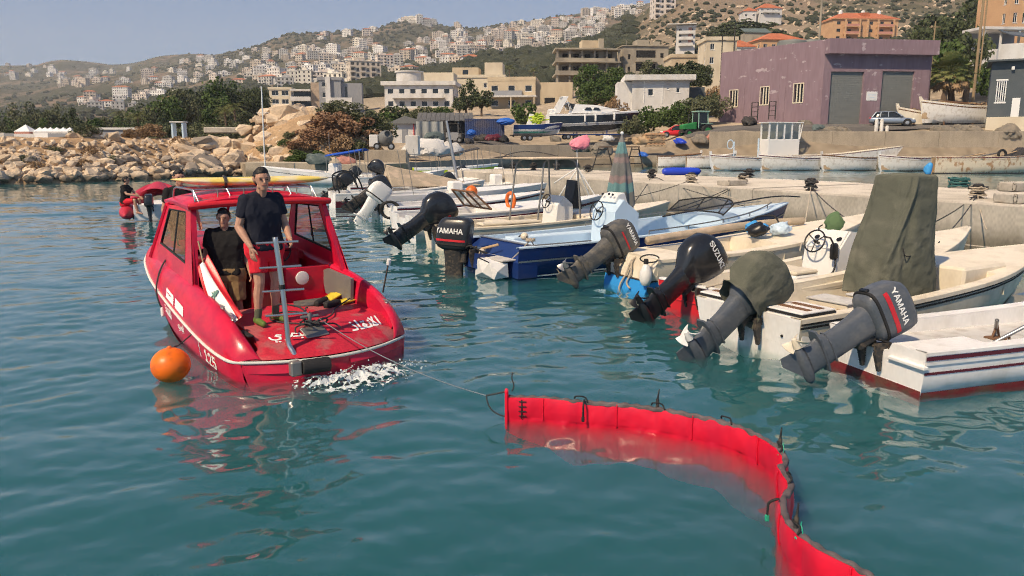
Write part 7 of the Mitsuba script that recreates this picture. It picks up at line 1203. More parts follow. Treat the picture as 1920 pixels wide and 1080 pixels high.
# scrub and small trees over the hillsides: nobody could count them
def scatter(n, box_, smin, smax, seed, dens=None):
    rg = np.random.default_rng(seed); out = []; base = [hull(ball((0, 0, 0), 1, 6) * [1, 1, 0.75] * np.random.default_rng(q).uniform(0.75, 1.25, (len(ball((0, 0, 0), 1, 6)), 1))) for q in range(5)]
    V, F, nn = [], [], 0; px = rg.uniform(box_[0], box_[1], n); d = np.exp(rg.uniform(math.log(box_[2]), math.log(box_[3]), n)); x = (px - 960) / CAM_F * d * COSP; z = land_z(x, d); keep = meshkit.fbm(np.stack([x * 0.006, d * 0.004, 0 * x], -1), 3, 4) > 0.5 - rg.uniform(-0.16, 0.16, n) + (dens or 0)
    for a, b, c in zip(x[keep], d[keep], z[keep]):
        v, f = base[rg.integers(5)]; s = rg.uniform(smin, smax); V.append(v * [s * rg.uniform(0.8, 1.5), s, s * rg.uniform(0.7, 1.2)] + [a, b, c + 0.35 * s]); F.append(f + nn); nn += len(v)
    return np.vstack(V), np.vstack(F)
labels['hillside_scrub'] = dict(label='dark scrub and small trees dotted over the hillsides', kind='stuff'); TAKEN.add('hillside_scrub')
put('hillside_scrub', merge(scatter(5200, (-100, 1180, 350, 3000), 2.2, 5.5, 1), scatter(3600, (250, 1180, 500, 2100), 2.6, 5.5, 5, -0.06), scatter(3400, (1120, 2000, 190, 700), 0.6, 2.2, 2, 0.0)), 'leaf_scrub')
leafmat('leaf_scrub', (0.024, 0.032, 0.018), (0.055, 0.060, 0.032), 0.1)
pale = scatter(1500, (1120, 2000, 200, 700), 0.4, 1.5, 9, 0.0); labels['hillside_stones'] = dict(label='pale stones scattered over the bare right-hand slope', kind='stuff'); TAKEN.add('hillside_stones'); put('hillside_stones', pale, 'limestone')
# ---------------------------------------------------------------- buildings near the harbour
pmat('purple_wall', lambda p, n, uv: MX(MX((0.27, 0.195, 0.225), (0.215, 0.145, 0.17), FB(p.x * 0.9, p.y * 0.9, p.z * 0.3, 4)), (0.55, 0.48, 0.50), SS(0.66, 0.76, FB(p.x * 1.3, p.y * 1.3, p.z * 1.7, 4)) * SS(6, 9.5, p.z) * 0.55) * (0.9 + 0.2 * N_(p.x * 6, p.y * 6, p.z * 0.8)), 0.85)
pmat('shutter_grey', lambda p, n, uv: MX((0.155, 0.165, 0.16), (0.20, 0.21, 0.20), FB(p.x * 0.5, p.y, p.z * 2, 3)), 0.6)
pmat('slate_wall', worn((0.075, 0.092, 0.105), (0.11, 0.12, 0.125), 0.6, 0.7), 0.8); pmat('white_wall', worn((0.62, 0.61, 0.59), (0.42, 0.39, 0.34), 0.6, 0.7, 0.45, 0.8, 0.06, 0.4), 0.8)
pmat('tan_wall', worn((0.52, 0.43, 0.30), (0.40, 0.32, 0.22), 0.7, 0.5, 0.4, 0.75, 0.06, 0.4), 0.85); pmat('cream_wall', worn((0.62, 0.55, 0.42), (0.46, 0.38, 0.27), 0.6, 0.4, 0.4, 0.75, 0.06, 0.4), 0.85); pmat('raw_concrete', worn((0.36, 0.32, 0.25), (0.23, 0.20, 0.16), 0.8, 0.5, 0.4, 0.7, 0.08, 0.4), 0.9)
pmat('orange_wall', worn((0.58, 0.36, 0.20), (0.48, 0.28, 0.16), 0.7, 0.3), 0.85); pmat('roof_tile', lambda p, n, uv: MX((0.46, 0.15, 0.07), (0.34, 0.11, 0.06), N_(p.x * 2, p.y * 2, p.z * 2)), 0.85); pmat('stone_wall', worn((0.42, 0.33, 0.25), (0.30, 0.23, 0.17), 0.8, 1.5), 0.9); mat('grey_sheet', (0.16, 0.165, 0.165), 0.6); mat('dark_roof', (0.10, 0.10, 0.10), 0.8); mat('grey_render', (0.26, 0.27, 0.29), 0.8); mat('brown_timber', (0.17, 0.10, 0.06), 0.8)
def wall_mesh(w, h, holes, th=0.22):
    """an upright wall along x from 0 to w, its face at y = 0 and its back at y = th, with openings (x0, z0, x1, z1)"""
    poly = Polygon([(0, 0), (w, 0), (w, h), (0, h)])
    for a, b, c, d in holes: poly = poly.difference(Polygon([(a, b), (c, b), (c, d), (a, d)]))
    v, f = prism(poly, th); return np.stack([v[:, 0], th - v[:, 2], v[:, 1]], 1), f
def facade(k, M, w, h, holes, wm, frame='white_paint', glass='dark_glass', th=0.22, bars=True, name='wall'):
    wk = part(k, name, wall_mesh(w, h, holes, th), wm, False, M)
    for a, b, c, d in holes:
        if d - b > 0.05:
            q = part(k, 'window', merge(*[box(*e, th * 0.35, th * 0.6, *g) for e, g in (((a, c), (b, b + 0.07)), ((a, c), (d - 0.07, d)), ((a, a + 0.07), (b + 0.07, d - 0.07)), ((c - 0.07, c), (b + 0.07, d - 0.07)))]), frame, False, M)
            part(q, 'pane', box(a, c, th * 0.7, th * 0.78, b, d), glass, False, M)
            if bars: part(q, 'mullion', box((a + c) / 2 - 0.03, (a + c) / 2 + 0.03, th * 0.35, th * 0.6, b + 0.07, d - 0.07), frame, False, M)
            part(q, 'sill', box(a - 0.08, c + 0.08, -0.07, th * 0.3, b - 0.09, b - 0.002), frame, False, M)
def block(k, p, yaw, w, d, h, wm, holes_f=(), holes_r=(), holes_l=(), frame='white_paint', roof=None, over=0.0, parapet=0.0, below=3.0, glass='dark_glass', bars=True):
    """a box of a building: p is its front left foot; the front runs along local x and the depth along local y"""
    M = mat4(p, yaw); lift = lambda hs: [(a, b + below, c, d_ + below) for a, b, c, d_ in hs]; D = M @ mat4((0, 0, -below)); H = h + below
    facade(k, D, w, H, lift(holes_f), wm, frame, glass, bars=bars); facade(k, D @ mat4((w, 0.222, 0), 90), d - 0.444, H, lift(holes_r), wm, frame, glass, bars=bars); facade(k, D @ mat4((0, d - 0.222, 0), -90), d - 0.444, H, lift(holes_l), wm, frame, glass, bars=bars); facade(k, D @ mat4((w, d, 0), 180), w, H, [], wm)
    part(k, 'roof', box(-over, w + over, -over, d + over, h + 0.003, h + (0.25 if over else 0.06)), roof or wm, False, M)
    if parapet: part(k, 'parapet', merge(box(-over, w + over, -over, -over + 0.2, h + 0.26, h + parapet), box(-over, w + over, d + over - 0.2, d + over, h + 0.26, h + parapet), box(-over, -over + 0.2, -over + 0.2, d + over - 0.2, h + 0.26, h + parapet), box(w + over - 0.2, w + over, -over + 0.2, d + over - 0.2, h + 0.26, h + parapet)), wm, False, M)
    return M
def hip(k, M, x0, x1, y0, y1, z, h, m='roof_tile', over=0.5):
    x0, x1, y0, y1 = x0 - over, x1 + over, y0 - over, y1 + over; r = min(x1 - x0, y1 - y0) / 2; cx, cy = (x0 + x1) / 2, (y0 + y1) / 2
    a = (x0 + r, cy) if x1 - x0 >= y1 - y0 else (cx, y0 + r); b = (x1 - r, cy) if x1 - x0 >= y1 - y0 else (cx, y1 - r)
    part(k, 'tile_roof', hull([(x0, y0, z), (x1, y0, z), (x1, y1, z), (x0, y1, z), (x0, y0, z + 0.15), (x1, y0, z + 0.15), (x1, y1, z + 0.15), (x0, y1, z + 0.15), (*a, z + h), (*b, z + h)]), m, False, M)
def wins(w, z0, z1, n, ww, m=0.8): return [(x - ww / 2, z0, x + ww / 2, z1) for x in np.linspace(m + ww / 2, w - m - ww / 2, n)]
def frontal(px0, px1, pb, pt, d):
    """front left foot, width and height of a face that fills this box of the photograph from d metres away"""
    a, b, t = aty(px0, pb, d), aty(px1, pb, d), aty(px0, pt, d); return a, b[0] - a[0], t[2] - a[2]
# ---- the purple warehouse
def warehouse():
    k = thing('warehouse', 'purple warehouse with two grey roller doors and a stained side wall', 'warehouse'); A = aty(1537, 236, 99.0); B = aty(1734, 231, 101.0); Z0 = A[2]; Hh = aty(1537, 74, 99.0)[2] - Z0; fw = B[:2] - A[:2]; w = np.linalg.norm(fw); yaw = math.degrees(math.atan2(fw[1], fw[0])); A = np.array([A[0], A[1], Z0])
    L = aty(1353, 100, 113.0); side_v = L[:2] - A[:2]; dl = np.linalg.norm(side_v); syaw = math.degrees(math.atan2(-side_v[1], -side_v[0]))
    M = mat4(A, yaw); D = M @ mat4((0, 0, -2)); dz = 2.0; X = lambda px: (px - 1537) / 197 * w; Zp = lambda py: (236 - py) / 162 * Hh
    doors = [(X(1551), 0.0, X(1612), Zp(133)), (X(1646), 0.0, X(1706), Zp(131))]
    part(k, 'front_wall', wall_mesh(w, Hh + dz, [(a, b + dz - 0.1, c, d + dz) for a, b, c, d in doors], 0.5), 'purple_wall', False, D)
    for a, b, c, d in doors:
        q = part(k, 'roller_door', box(a, c, 0.32, 0.38, -0.5, d), 'shutter_grey', False, M)
        for z in np.arange(0.1, d - 0.1, 0.22): part(q, 'slat', box(a + 0.03, c - 0.03, 0.295, 0.319, z + 0.02, z + 0.20), 'shutter_grey', False, M)
    part(k, 'canopy', hull([(x, y, z) for x in (-0.05, w + 0.25) for y, z in ((-1.15, Zp(101)), (-1.15, Hh + 0.02), (-0.003, Hh + 0.02), (-0.003, Zp(101)))]), 'purple_wall', False, M)
    s = part(k, 'notice_board', box(X(1619), X(1639), -0.06, -0.003, Zp(187), Zp(170)), 'white_paint', False, M)
    for i, (x0, x1) in enumerate(((1622, 1636), (1624, 1634))): part(s, 'lettering', box(X(x0), X(x1), -0.066, -0.061, Zp(177 + 5 * i), Zp(175.6 + 5 * i)), 'pale_blue_paint', False, M)
    S = mat4((L[0], L[1], Z0), syaw); Sd = S @ mat4((0, 0, -2)); U = lambda px: (lambda t: dl * t)((lambda r: (lambda o, dv: ((o[0] * r[1] - o[1] * r[0]) / (dv[1] * r[0] - dv[0] * r[1])))((L[0], L[1]), (A[0] - L[0], A[1] - L[1])))(ray(px, 180)))
    def wz(px, py): u = U(px) / dl; y = L[1] + (A[1] - L[1]) * u; return aty(px, py, y)[2] - Z0
    holes = [(U(a), wz(a, b1), U(c), wz(a, b0)) for a, c, b0, b1 in ((1368.5, 1383, 170, 200), (1426, 1441, 164, 196), (1488, 1505, 158, 192))]
    part(k, 'side_wall', wall_mesh(dl, Hh + dz, [(a, b + dz, c, d + dz) for a, b, c, d in holes], 0.4), 'purple_wall', False, Sd)
    for a, b, c, d in holes:
        q = part(k, 'window', merge(box(a - 0.10, c + 0.10, -0.06, -0.003, d, d + 0.12), box(a - 0.10, c + 0.10, -0.08, -0.003, b - 0.14, b), box(a - 0.12, a, -0.05, -0.003, b, d), box(c, c + 0.12, -0.05, -0.003, b, d)), 'cream_paint', False, S)
        part(q, 'pane', box(a, c, 0.25, 0.28, b, d), 'dark_glass', False, S)
        for t in (0.33, 0.67): part(q, 'bar', box(a + (c - a) * t - 0.09, a + (c - a) * t + 0.09, 0.02, 0.07, b, d), 'cream_paint', False, S)
    for u in (0.26, 0.60, 0.66): part(k, 'pilaster', box(dl * u, dl * u + 0.18, -0.05, -0.002, -1, Hh * 0.52), 'purple_wall', False, S)
    r = [A[:2], B[:2], B[:2] + np.array([side_v[0], side_v[1]]) , L[:2]]; part(k, 'roof', prism(Polygon([q for q in r]).buffer(-0.2), 0.2, Z0 + Hh - 0.5), 'dark_roof'); v2 = mat4((B[0], B[1], Z0), math.degrees(math.atan2(side_v[1], side_v[0]))); part(k, 'far_wall', box(0.0, dl, -0.3, 0, -2, Hh - 0.01), 'purple_wall', False, v2)
    for i, (px, wd) in enumerate(((1486, 2.6), (1520, 2.3))):
        t = aty(px, 82, 112); kk = thing('water_tank', ('left' if i == 0 else 'right') + ' of two squat grey water tanks on the warehouse roof', 'tank', 'water tanks on the warehouse roof'); zb = Z0 + Hh - 0.3; part(kk, 'drum', lathe([(0, 0), (wd * 0.78, 0), (wd * 0.8, 0.1), (wd * 0.8, 1.5), (wd * 0.72, 1.75), (wd * 0.2, 1.95), (0, 1.96)], 22), 'shutter_grey', 40, mat4((t[0], t[1], zb))); part(kk, 'rim', tube([[wd * 0.81 * math.cos(a), wd * 0.81 * math.sin(a), 1.0] for a in np.linspace(0, 6.28, 22, endpoint=False)], 0.05, 5, closed=True), 'grey_sheet', False, mat4((t[0], t[1], zb)))
    for i, (px, py) in enumerate(((1414, 226), (1447, 224))):
        q = aty(px, py, 102); kk = thing('steel_rack', 'dark steel rack leaning by the side wall, ' + ('farther from' if i == 0 else 'nearer to') + ' the roller doors', 'rack', 'steel racks by the side wall'); Mq = mat4((q[0], q[1], q[2]), syaw)
        for x in (-0.5, 0.5): part(kk, 'upright', box(x - 0.05, x + 0.05, -0.05, 0.05, 0, 2.3), 'engine_mech', False, Mq)
        for z in (0.5, 1.1, 1.7, 2.25): part(kk, 'shelf', box(-0.45, 0.45, -0.04, 0.04, z - 0.04, z + 0.04), 'engine_mech', False, Mq)
warehouse()
def grey_house():
    k = thing('grey_house', 'dark grey house with a white roof band at the right edge', 'house'); a, w, h = frontal(1849, 1990, 228, 118, 92); ww = lambda px: (px - 1849) / 141 * w * 0.55; zz = lambda py: (228 - py) / 110 * h
    M = block(k, a, -30, w, 8, h, 'slate_wall', [(ww(1869), zz(192), ww(1896), zz(152))], roof='slate_wall', over=0.0); part(k, 'eave', box(-0.45, w + 0.4, -0.9, 8.3, h + 0.07, h + 0.28, 0.02), 'slate_wall', False, M); part(k, 'white_band', box(0.45, w, -0.35, 7.8, h + 0.285, h + 2.0, 0.03), 'white_wall', False, M)
    q = part(k, 'window_grille', merge(*[box(x - 0.05, x + 0.05, -0.06, -0.01, zz(191), zz(153)) for x in np.linspace(ww(1870), ww(1895), 5)], box(ww(1868) - 0.1, ww(1897) + 0.1, -0.08, -0.01, zz(152), zz(149)), box(ww(1868) - 0.1, ww(1897) + 0.1, -0.08, -0.01, zz(194), zz(191.5))), 'white_paint', False, M); part(k, 'plinth', box(-0.02, w, -0.15, -0.003, -1.5, 0.5), 'cream_wall', False, M); part(k, 'lamp', box(ww(1905), ww(1914), -0.4, -0.003, h - 0.9, h - 0.5, 0.03), 'white_paint', False, M)
    part(k, 'door', box(ww(1917), ww(1940), -0.06, -0.003, 0, 2.6, 0.01), 'white_paint', False, M)
grey_house()
def low_white_house():
    k = thing('low_house', 'low flat-roofed white house above the green reeds', 'house'); a, w, h = frontal(1185, 1290, 194, 152, 118); X = lambda px: (px - 1185) / 105 * w; Z = lambda py: (194 - py) / 42 * h
    M = block(k, a, -4, w, 8, h, 'white_wall', [(X(1214), Z(180), X(1224), Z(167)), (X(1266), Z(174), X(1273), Z(165)), (X(1267), Z(157), X(1270), Z(153.5)), (X(1249), Z(168), X(1253), Z(164))], [], [(2, 1.0, 3, 2.2)], bars=False); part(k, 'roof_slab', box(-1.2, w + 0.8, -0.9, 8.5, h + 0.065, h + 0.85, 0.03), 'white_wall', False, M)
    for px in (1207, 1241): part(k, 'pipe', tube([[X(px), -0.06, 0], [X(px), -0.06, h]], 0.05, 6), 'white_paint', False, M)
    part(k, 'annex', box(-2.2, -0.003, 0.6, 6, -2, h * 0.98), 'white_wall', False, M); part(k, 'side_shade', box(w + 0.003, w + 2.5, 1.5, 7, -2, h * 0.75), 'slate_wall', False, M)
low_white_house()
def unfinished():
    k = thing('unfinished_building', 'bare concrete apartment building with open balconies under construction', 'building'); d = 255; a, w, h = frontal(1048, 1165, 140, 92, d)
    M = mat4(a, 6); n = 2; fh = h / n
    for i in range(n + 1): part(k, 'floor_slab', prism(Polygon([(-1.5, -1.2), (w * 0.55, -2.6), (w, -1.0), (w, 11), (-0.5, 11)]), 0.45, i * fh - 0.2), 'raw_concrete', False, M)
    part(k, 'core', box(0.5, w - 0.3, 3.5, 10.5, -4, h + 0.1), 'raw_concrete', False, M)
    for x in np.linspace(-0.6, w - 0.6, 6): part(k, 'column', box(x - 0.25, x + 0.25, -0.6, 0.0, -4, h), 'raw_concrete', False, M)
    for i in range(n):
        for x in np.linspace(2.5, w - 3, 5): part(k, 'opening', box(x - 0.9, x + 0.9, 3.40, 3.49, i * fh + 0.4, i * fh + fh * 0.75), 'dark_gap', False, M)  # solid panels, the unlit inside painted as near-black
        part(k, 'balustrade', box(-1.2, w * 0.9, -1.0, -0.8, i * fh + 0.27, i * fh + 1.2), 'raw_concrete', False, M)
    part(k, 'stair_tower', box(w * 0.40, w * 0.72, 3, 8, h + 0.3, h + 3.2), 'tan_wall', False, M); part(k, 'stair_shaft', box(w * 0.66, w * 0.74, 1.5, 3.4, -4, h + 3.6), 'raw_concrete', False, M)
    a2, w2, h2 = frontal(1168, 1254, 142, 80, d + 4); m2 = [(w2 * 0.10, h2 * 0.5, w2 * 0.16, h2 * 0.66), (w2 * 0.82, h2 * 0.55, w2 * 0.9, h2 * 0.7), (w2 * 0.10, h2 * 0.12, w2 * 0.16, h2 * 0.28), (w2 * 0.28, h2 * 0.46, w2 * 0.72, h2 * 0.78), (w2 * 0.28, h2 * 0.05, w2 * 0.72, h2 * 0.38)]
    M2 = block(k, a2, 6, w2, 12, h2 * 0.9, 'raw_concrete', m2, frame='raw_concrete', glass='dark_gap', bars=False, over=0.5); part(k, 'roof_room', merge(box(w2 * 0.35, w2 * 0.62, 3, 9, h2 * 0.9 + 0.26, h2 * 0.9 + 2.4), box(w2 * 0.72, w2 * 0.86, 3, 8, h2 * 0.9 + 0.26, h2 * 0.9 + 1.9)), 'raw_concrete', False, M2)  # unglazed holes closed by sheets painted with the shade behind
    for i, z in enumerate((0.42, 0.02)): part(k, 'balcony', merge(box(w2 * 0.26, w2 * 0.74, -1.6, -0.003, h2 * z, h2 * z + 0.3), box(w2 * 0.26, w2 * 0.74, -1.6, -1.45, h2 * z + 0.31, h2 * z + 1.2)), 'raw_concrete', False, M2)
    for i in range(4): part(k, 'rebar', tube([[w2 * (0.15 + 0.22 * i), 5, h2], [w2 * (0.15 + 0.22 * i), 5, h2 + 1.3]], 0.08, 4), 'raw_concrete', False, M2)
unfinished()
def simple(label, px0, px1, pb, pt, d, wm, storeys, nw, yaw=0, depth=9, ww=1.1, roof=None, over=0.3, parapet=0.8, name='house', cat='house', tile=None, balc=0, frame='white_paint', right=2, hw=1.3, low=False):
    k = thing(name, label, cat); a, w, h = frontal(px0, px1, pb, pt, d); fh = h / storeys; hs = [q for i in range(storeys) for q in wins(w, i * fh + 0.9, i * fh + min(0.9 + hw, fh - 0.3), nw, ww)]; hr = [q for i in range(storeys) for q in wins(depth - 0.45, i * fh + 0.9, i * fh + min(0.9 + hw, fh - 0.3), right, ww)]
    M = block(k, a, yaw, w, depth, h, wm, hs, hr, hr, frame, roof, over, 0 if tile else parapet, 4.0, bars=not low)
    if tile: hip(k, M, 0, w, 0, depth, h + 0.26, tile)
    for i in range(balc):
        z = (i + 1 if storeys > balc else i) * fh; q = part(k, 'balcony', box(w * 0.12, w * 0.88, -1.6, -0.003, z - 0.22, z), wm, False, M); part(q, 'railing', box(w * 0.12, w * 0.88, -1.6, -1.48, z + 0.003, z + 0.95), wm, False, M)
    return k, M, w, h
k, M, w, h = simple('tall narrow tan house right of the dark trees', 1322, 1378, 152, 76, 175, 'cream_wall', 3, 1, 0, 8, 0.9); part(k, 'steel_mast', tube([[w * 0.9, -0.3, 0], [w * 0.9, -0.3, h + 3]], 0.12, 5), 'engine_mech', False, M)
simple('pale low house with a terrace left of the tall tan house', 1258, 1320, 140, 108, 190, 'tan_wall', 1, 3, 0, 9, 1.0)
k, M, w, h = simple('long tan house with a white terrace above the boatyard', 915, 1004, 206, 152, 185, 'tan_wall', 2, 3, -6, 12, 1.6, None, 0.1, 0.9, right=1, low=True); part(k, 'wing', box(w + 0.01, w + 8.5, 1.5, 11, -3, h * 0.96), 'tan_wall', False, M); part(k, 'wing_dark_panel', box(w + 2, w + 4.4, 1.40, 1.498, h * 0.1, h * 0.42), 'dark_gap', False, M); part(k, 'terrace', box(-0.5, w + 0.4, -3.5, -0.005, h * 0.42, h * 0.47), 'white_wall', False, M); part(k, 'shade_screen', box(w * 0.12, w * 0.72, -0.8, -0.1, h * 0.50, h * 0.66), 'grey_render', False, M)  # the hole in the wing is a panel with its shade painted on
for x in (0.0, 0.5, 0.98): part(k, 'terrace_post', box(w * x, w * x + 0.3, -3.4, -3.1, -3, h * 0.419), 'tan_wall', False, M)
k, M, w, h = simple('cream house with two square towers', 848, 946, 196, 146, 225, 'cream_wall', 2, 4, -4, 11, 0.9, low=True); part(k, 'left_tower', box(0, w * 0.50, 1, 8, h + 0.3, h + 2.9), 'tan_wall', False, M); part(k, 'right_tower', box(w * 0.62, w * 0.96, 1, 9, h + 0.3, h + 4.2), 'cream_wall', False, M); part(k, 'tower_window', box(w * 0.2, w * 0.3, 0.93, 0.999, h + 1.0, h + 2.2), 'dark_glass', False, M)
k, M, w, h = simple('sprawling white villa with long terraces', 722, 850, 206, 160, 205, 'white_wall', 2, 6, -3, 12, 1.5, None, 0.8, 1.0, balc=1, low=True); part(k, 'curved_room', lathe([(0, 0), (3.4, 0), (3.4, 3.0), (3.8, 3.05), (3.8, 3.35), (0, 3.4)], 20), 'white_wall', 30, M @ mat4((w * 0.34, 3, h + 0.3))); part(k, 'upper_floor', box(w * 0.5, w * 1.0, 2, 10, h + 0.3, h + 3.3), 'cream_wall', False, M)
k, M, w, h = simple('modern grey and white house with dark balconies', 600, 640, 208, 150, 215, 'grey_render', 3, 1, 8, 9, 1.8, low=True); part(k, 'stone_tower', box(-2.2, -0.01, 0.2, 4, -4, h * 0.92), 'stone_wall', False, M); part(k, 'white_fin', box(w * 0.30, w * 0.52, -0.9, -0.01, -4, h + 0.8), 'white_wall', False, M); part(k, 'right_block', box(w + 0.01, w + 5.5, 1, 9, -4, h * 0.92), 'grey_render', False, M); part(k, 'tall_window', box(w + 1.0, w + 1.6, 0.9, 0.998, h * 0.45, h * 0.8), 'dark_glass', False, M); part(k, 'lower_block', box(w * 0.5, w + 3.0, -3, -0.95, -4, h * 0.42), 'white_wall', False, M)
for i in range(3): part(k, 'balcony', box(-7.5, -2.25, -1.6, 4, h * (0.02 + 0.32 * i) - 0.2, h * (0.02 + 0.32 * i) + (0.9 if i < 2 else 0.25)), 'white_wall', False, M)
part(k, 'dark_room', box(-6.8, -2.3, 0.5, 6, -4, h * 0.66 - 0.21), 'dark_glass', False, M)
k, M, w, h = simple('pale two-storey house left of the modern grey house', 506, 546, 200, 168, 260, 'cream_wall', 2, 2, 5, 8, 2.2, hw=1.5, right=1); part(k, 'wing', box(w + 0.01, w + 6, 2, 9, -4, h * 0.7), 'grey_render', False, M)
def apartments():
    k = thing('apartment_building', 'orange apartment building with balconies on the hillside', 'building'); d = 345; a, w, h = frontal(1560, 1686, 78, 36, d); n = 3; fh = h / n; hs = [q for i in range(n) for q in wins(w, i * fh + 0.9, i * fh + fh - 0.8, 6, 1.7, 1.6)]
    M = block(k, a, 4, w, 13, h, 'orange_wall', hs, hs[:2], hs[:2], 'orange_wall', over=0.6, below=10, bars=False); hip(k, M, 0, w, 0, 13, h + 0.3, 3.4)
    for i in range(n):
        for x0, x1 in ((0.16, 0.38), (0.66, 0.9)):
            q = part(k, 'balcony', box(w * x0, w * x1, -2.0, -0.003, i * fh - 0.2, i * fh + 0.05), 'orange_wall', False, M); part(q, 'railing', box(w * x0, w * x1, -2.0, -1.85, i * fh + 0.053, i * fh + 1.0), 'pink_render', False, M)
    for x in (0.16, 0.38, 0.5, 0.66, 0.9): part(k, 'column', box(w * x - 0.3, w * x + 0.3, -2.1, -1.6, -8, h), 'orange_wall', False, M)
    for x in (0.55, 0.2, 0.8): q = part(k, 'roof_tank', lathe([(0, 0), (0.8, 0), (0.8, 1.4), (0.3, 1.7), (0, 1.7)], 10), 'white_paint', False, M @ mat4((w * x, 6, h + 3.0)))
    part(k, 'dormer', box(w * 0.46, w * 0.58, 2, 5, h + 0.5, h + 3.2), 'roof_tile', False, M)
mat('pink_render', (0.50, 0.24, 0.19), 0.85)
apartments()
simple('orange-roofed house nearest the warehouse roof tanks', 1426, 1512, 96, 76, 240, 'orange_wall', 1, 5, 8, 10, 1.2, tile=2.6, hw=1.2)
simple('orange-roofed house with white walls behind the warehouse corner', 1370, 1414, 104, 90, 230, 'white_wall', 1, 3, 0, 9, 1.0, tile=2.4, hw=1.0)
simple('red-roofed villa with white columns high on the slope', 1424, 1468, 30, 16, 430, 'white_wall', 2, 4, 8, 10, 1.4, tile=3.2, balc=1, hw=1.1)
simple('pink-roofed white villa left of the columned villa', 1394, 1418, 34, 22, 430, 'white_wall', 1, 2, 0, 9, 1.2, tile=2.6, hw=1.2)
k, M, w, h = simple('white and red house with three open balconies on the bare slope', 1268, 1302, 86, 52, 325, 'white_wall', 3, 2, -10, 8, 1.2, balc=3, hw=1.3); part(k, 'red_wall', box(w * 0.62, w * 0.80, -0.05, -0.004, 0, h), 'pink_render', False, M); part(k, 'cantilever_roof', box(-3.8, w + 0.4, -2, 7, h + 1.11, h + 1.4), 'white_wall', False, M)
simple('yellow stone house at the top right corner', 1890, 1990, 52, -20, 150, 'orange_wall', 2, 5, 6, 9, 0.8, hw=1.8, balc=0)
def porch():
    k = thing('porch', 'white flat-roofed porch on posts above the dark grey house', 'porch'); a, w, h = frontal(1838, 1940, 92, 50, 140); M = mat4(a, 5); part(k, 'roof', box(-0.3, w, -0.5, 5, h - 0.5, h, 0.05), 'white_wall', False, M); part(k, 'base', box(-0.2, w, -0.4, 5, -6, 0.0), 'white_wall', False, M); part(k, 'back_wall', box(0, w, 4.5, 4.9, 0.01, h - 0.51), 'grey_render', False, M); part(k, 'blue_roof', hull([(w * 0.3, -3.5, h * 0.55), (w, -3.5, h * 0.35), (w, 0, h * 0.75), (w * 0.3, 0, h * 0.85), (w * 0.3, -3.5, h * 0.50), (w, -3.5, h * 0.30)]), 'slate_paint', False, M)
    for x in (0.1, w * 0.35, w * 0.7): part(k, 'post', box(x, x + 0.3, -0.3, 0.0, 0.005, h - 0.505), 'white_wall', False, M)
porch()
k = thing('shed', 'green-grey shed roof on the bare slope behind the orange roofs', 'shed'); a, w, h = frontal(1396, 1446, 66, 48, 260); part(k, 'roof', hull([(0, 0, h * .4), (w, 0, h * .3), (w, 6, h), (0, 6, h), (0, 0, h * .3), (w, 0, h * .2)]), 'green_sheet', False, mat4(a)); part(k, 'wall', box(0.4, w - 0.4, 0.4, 5.8, -5, h * 0.29), 'raw_concrete', False, mat4(a))
mat('green_sheet', (0.10, 0.13, 0.125), 0.7)
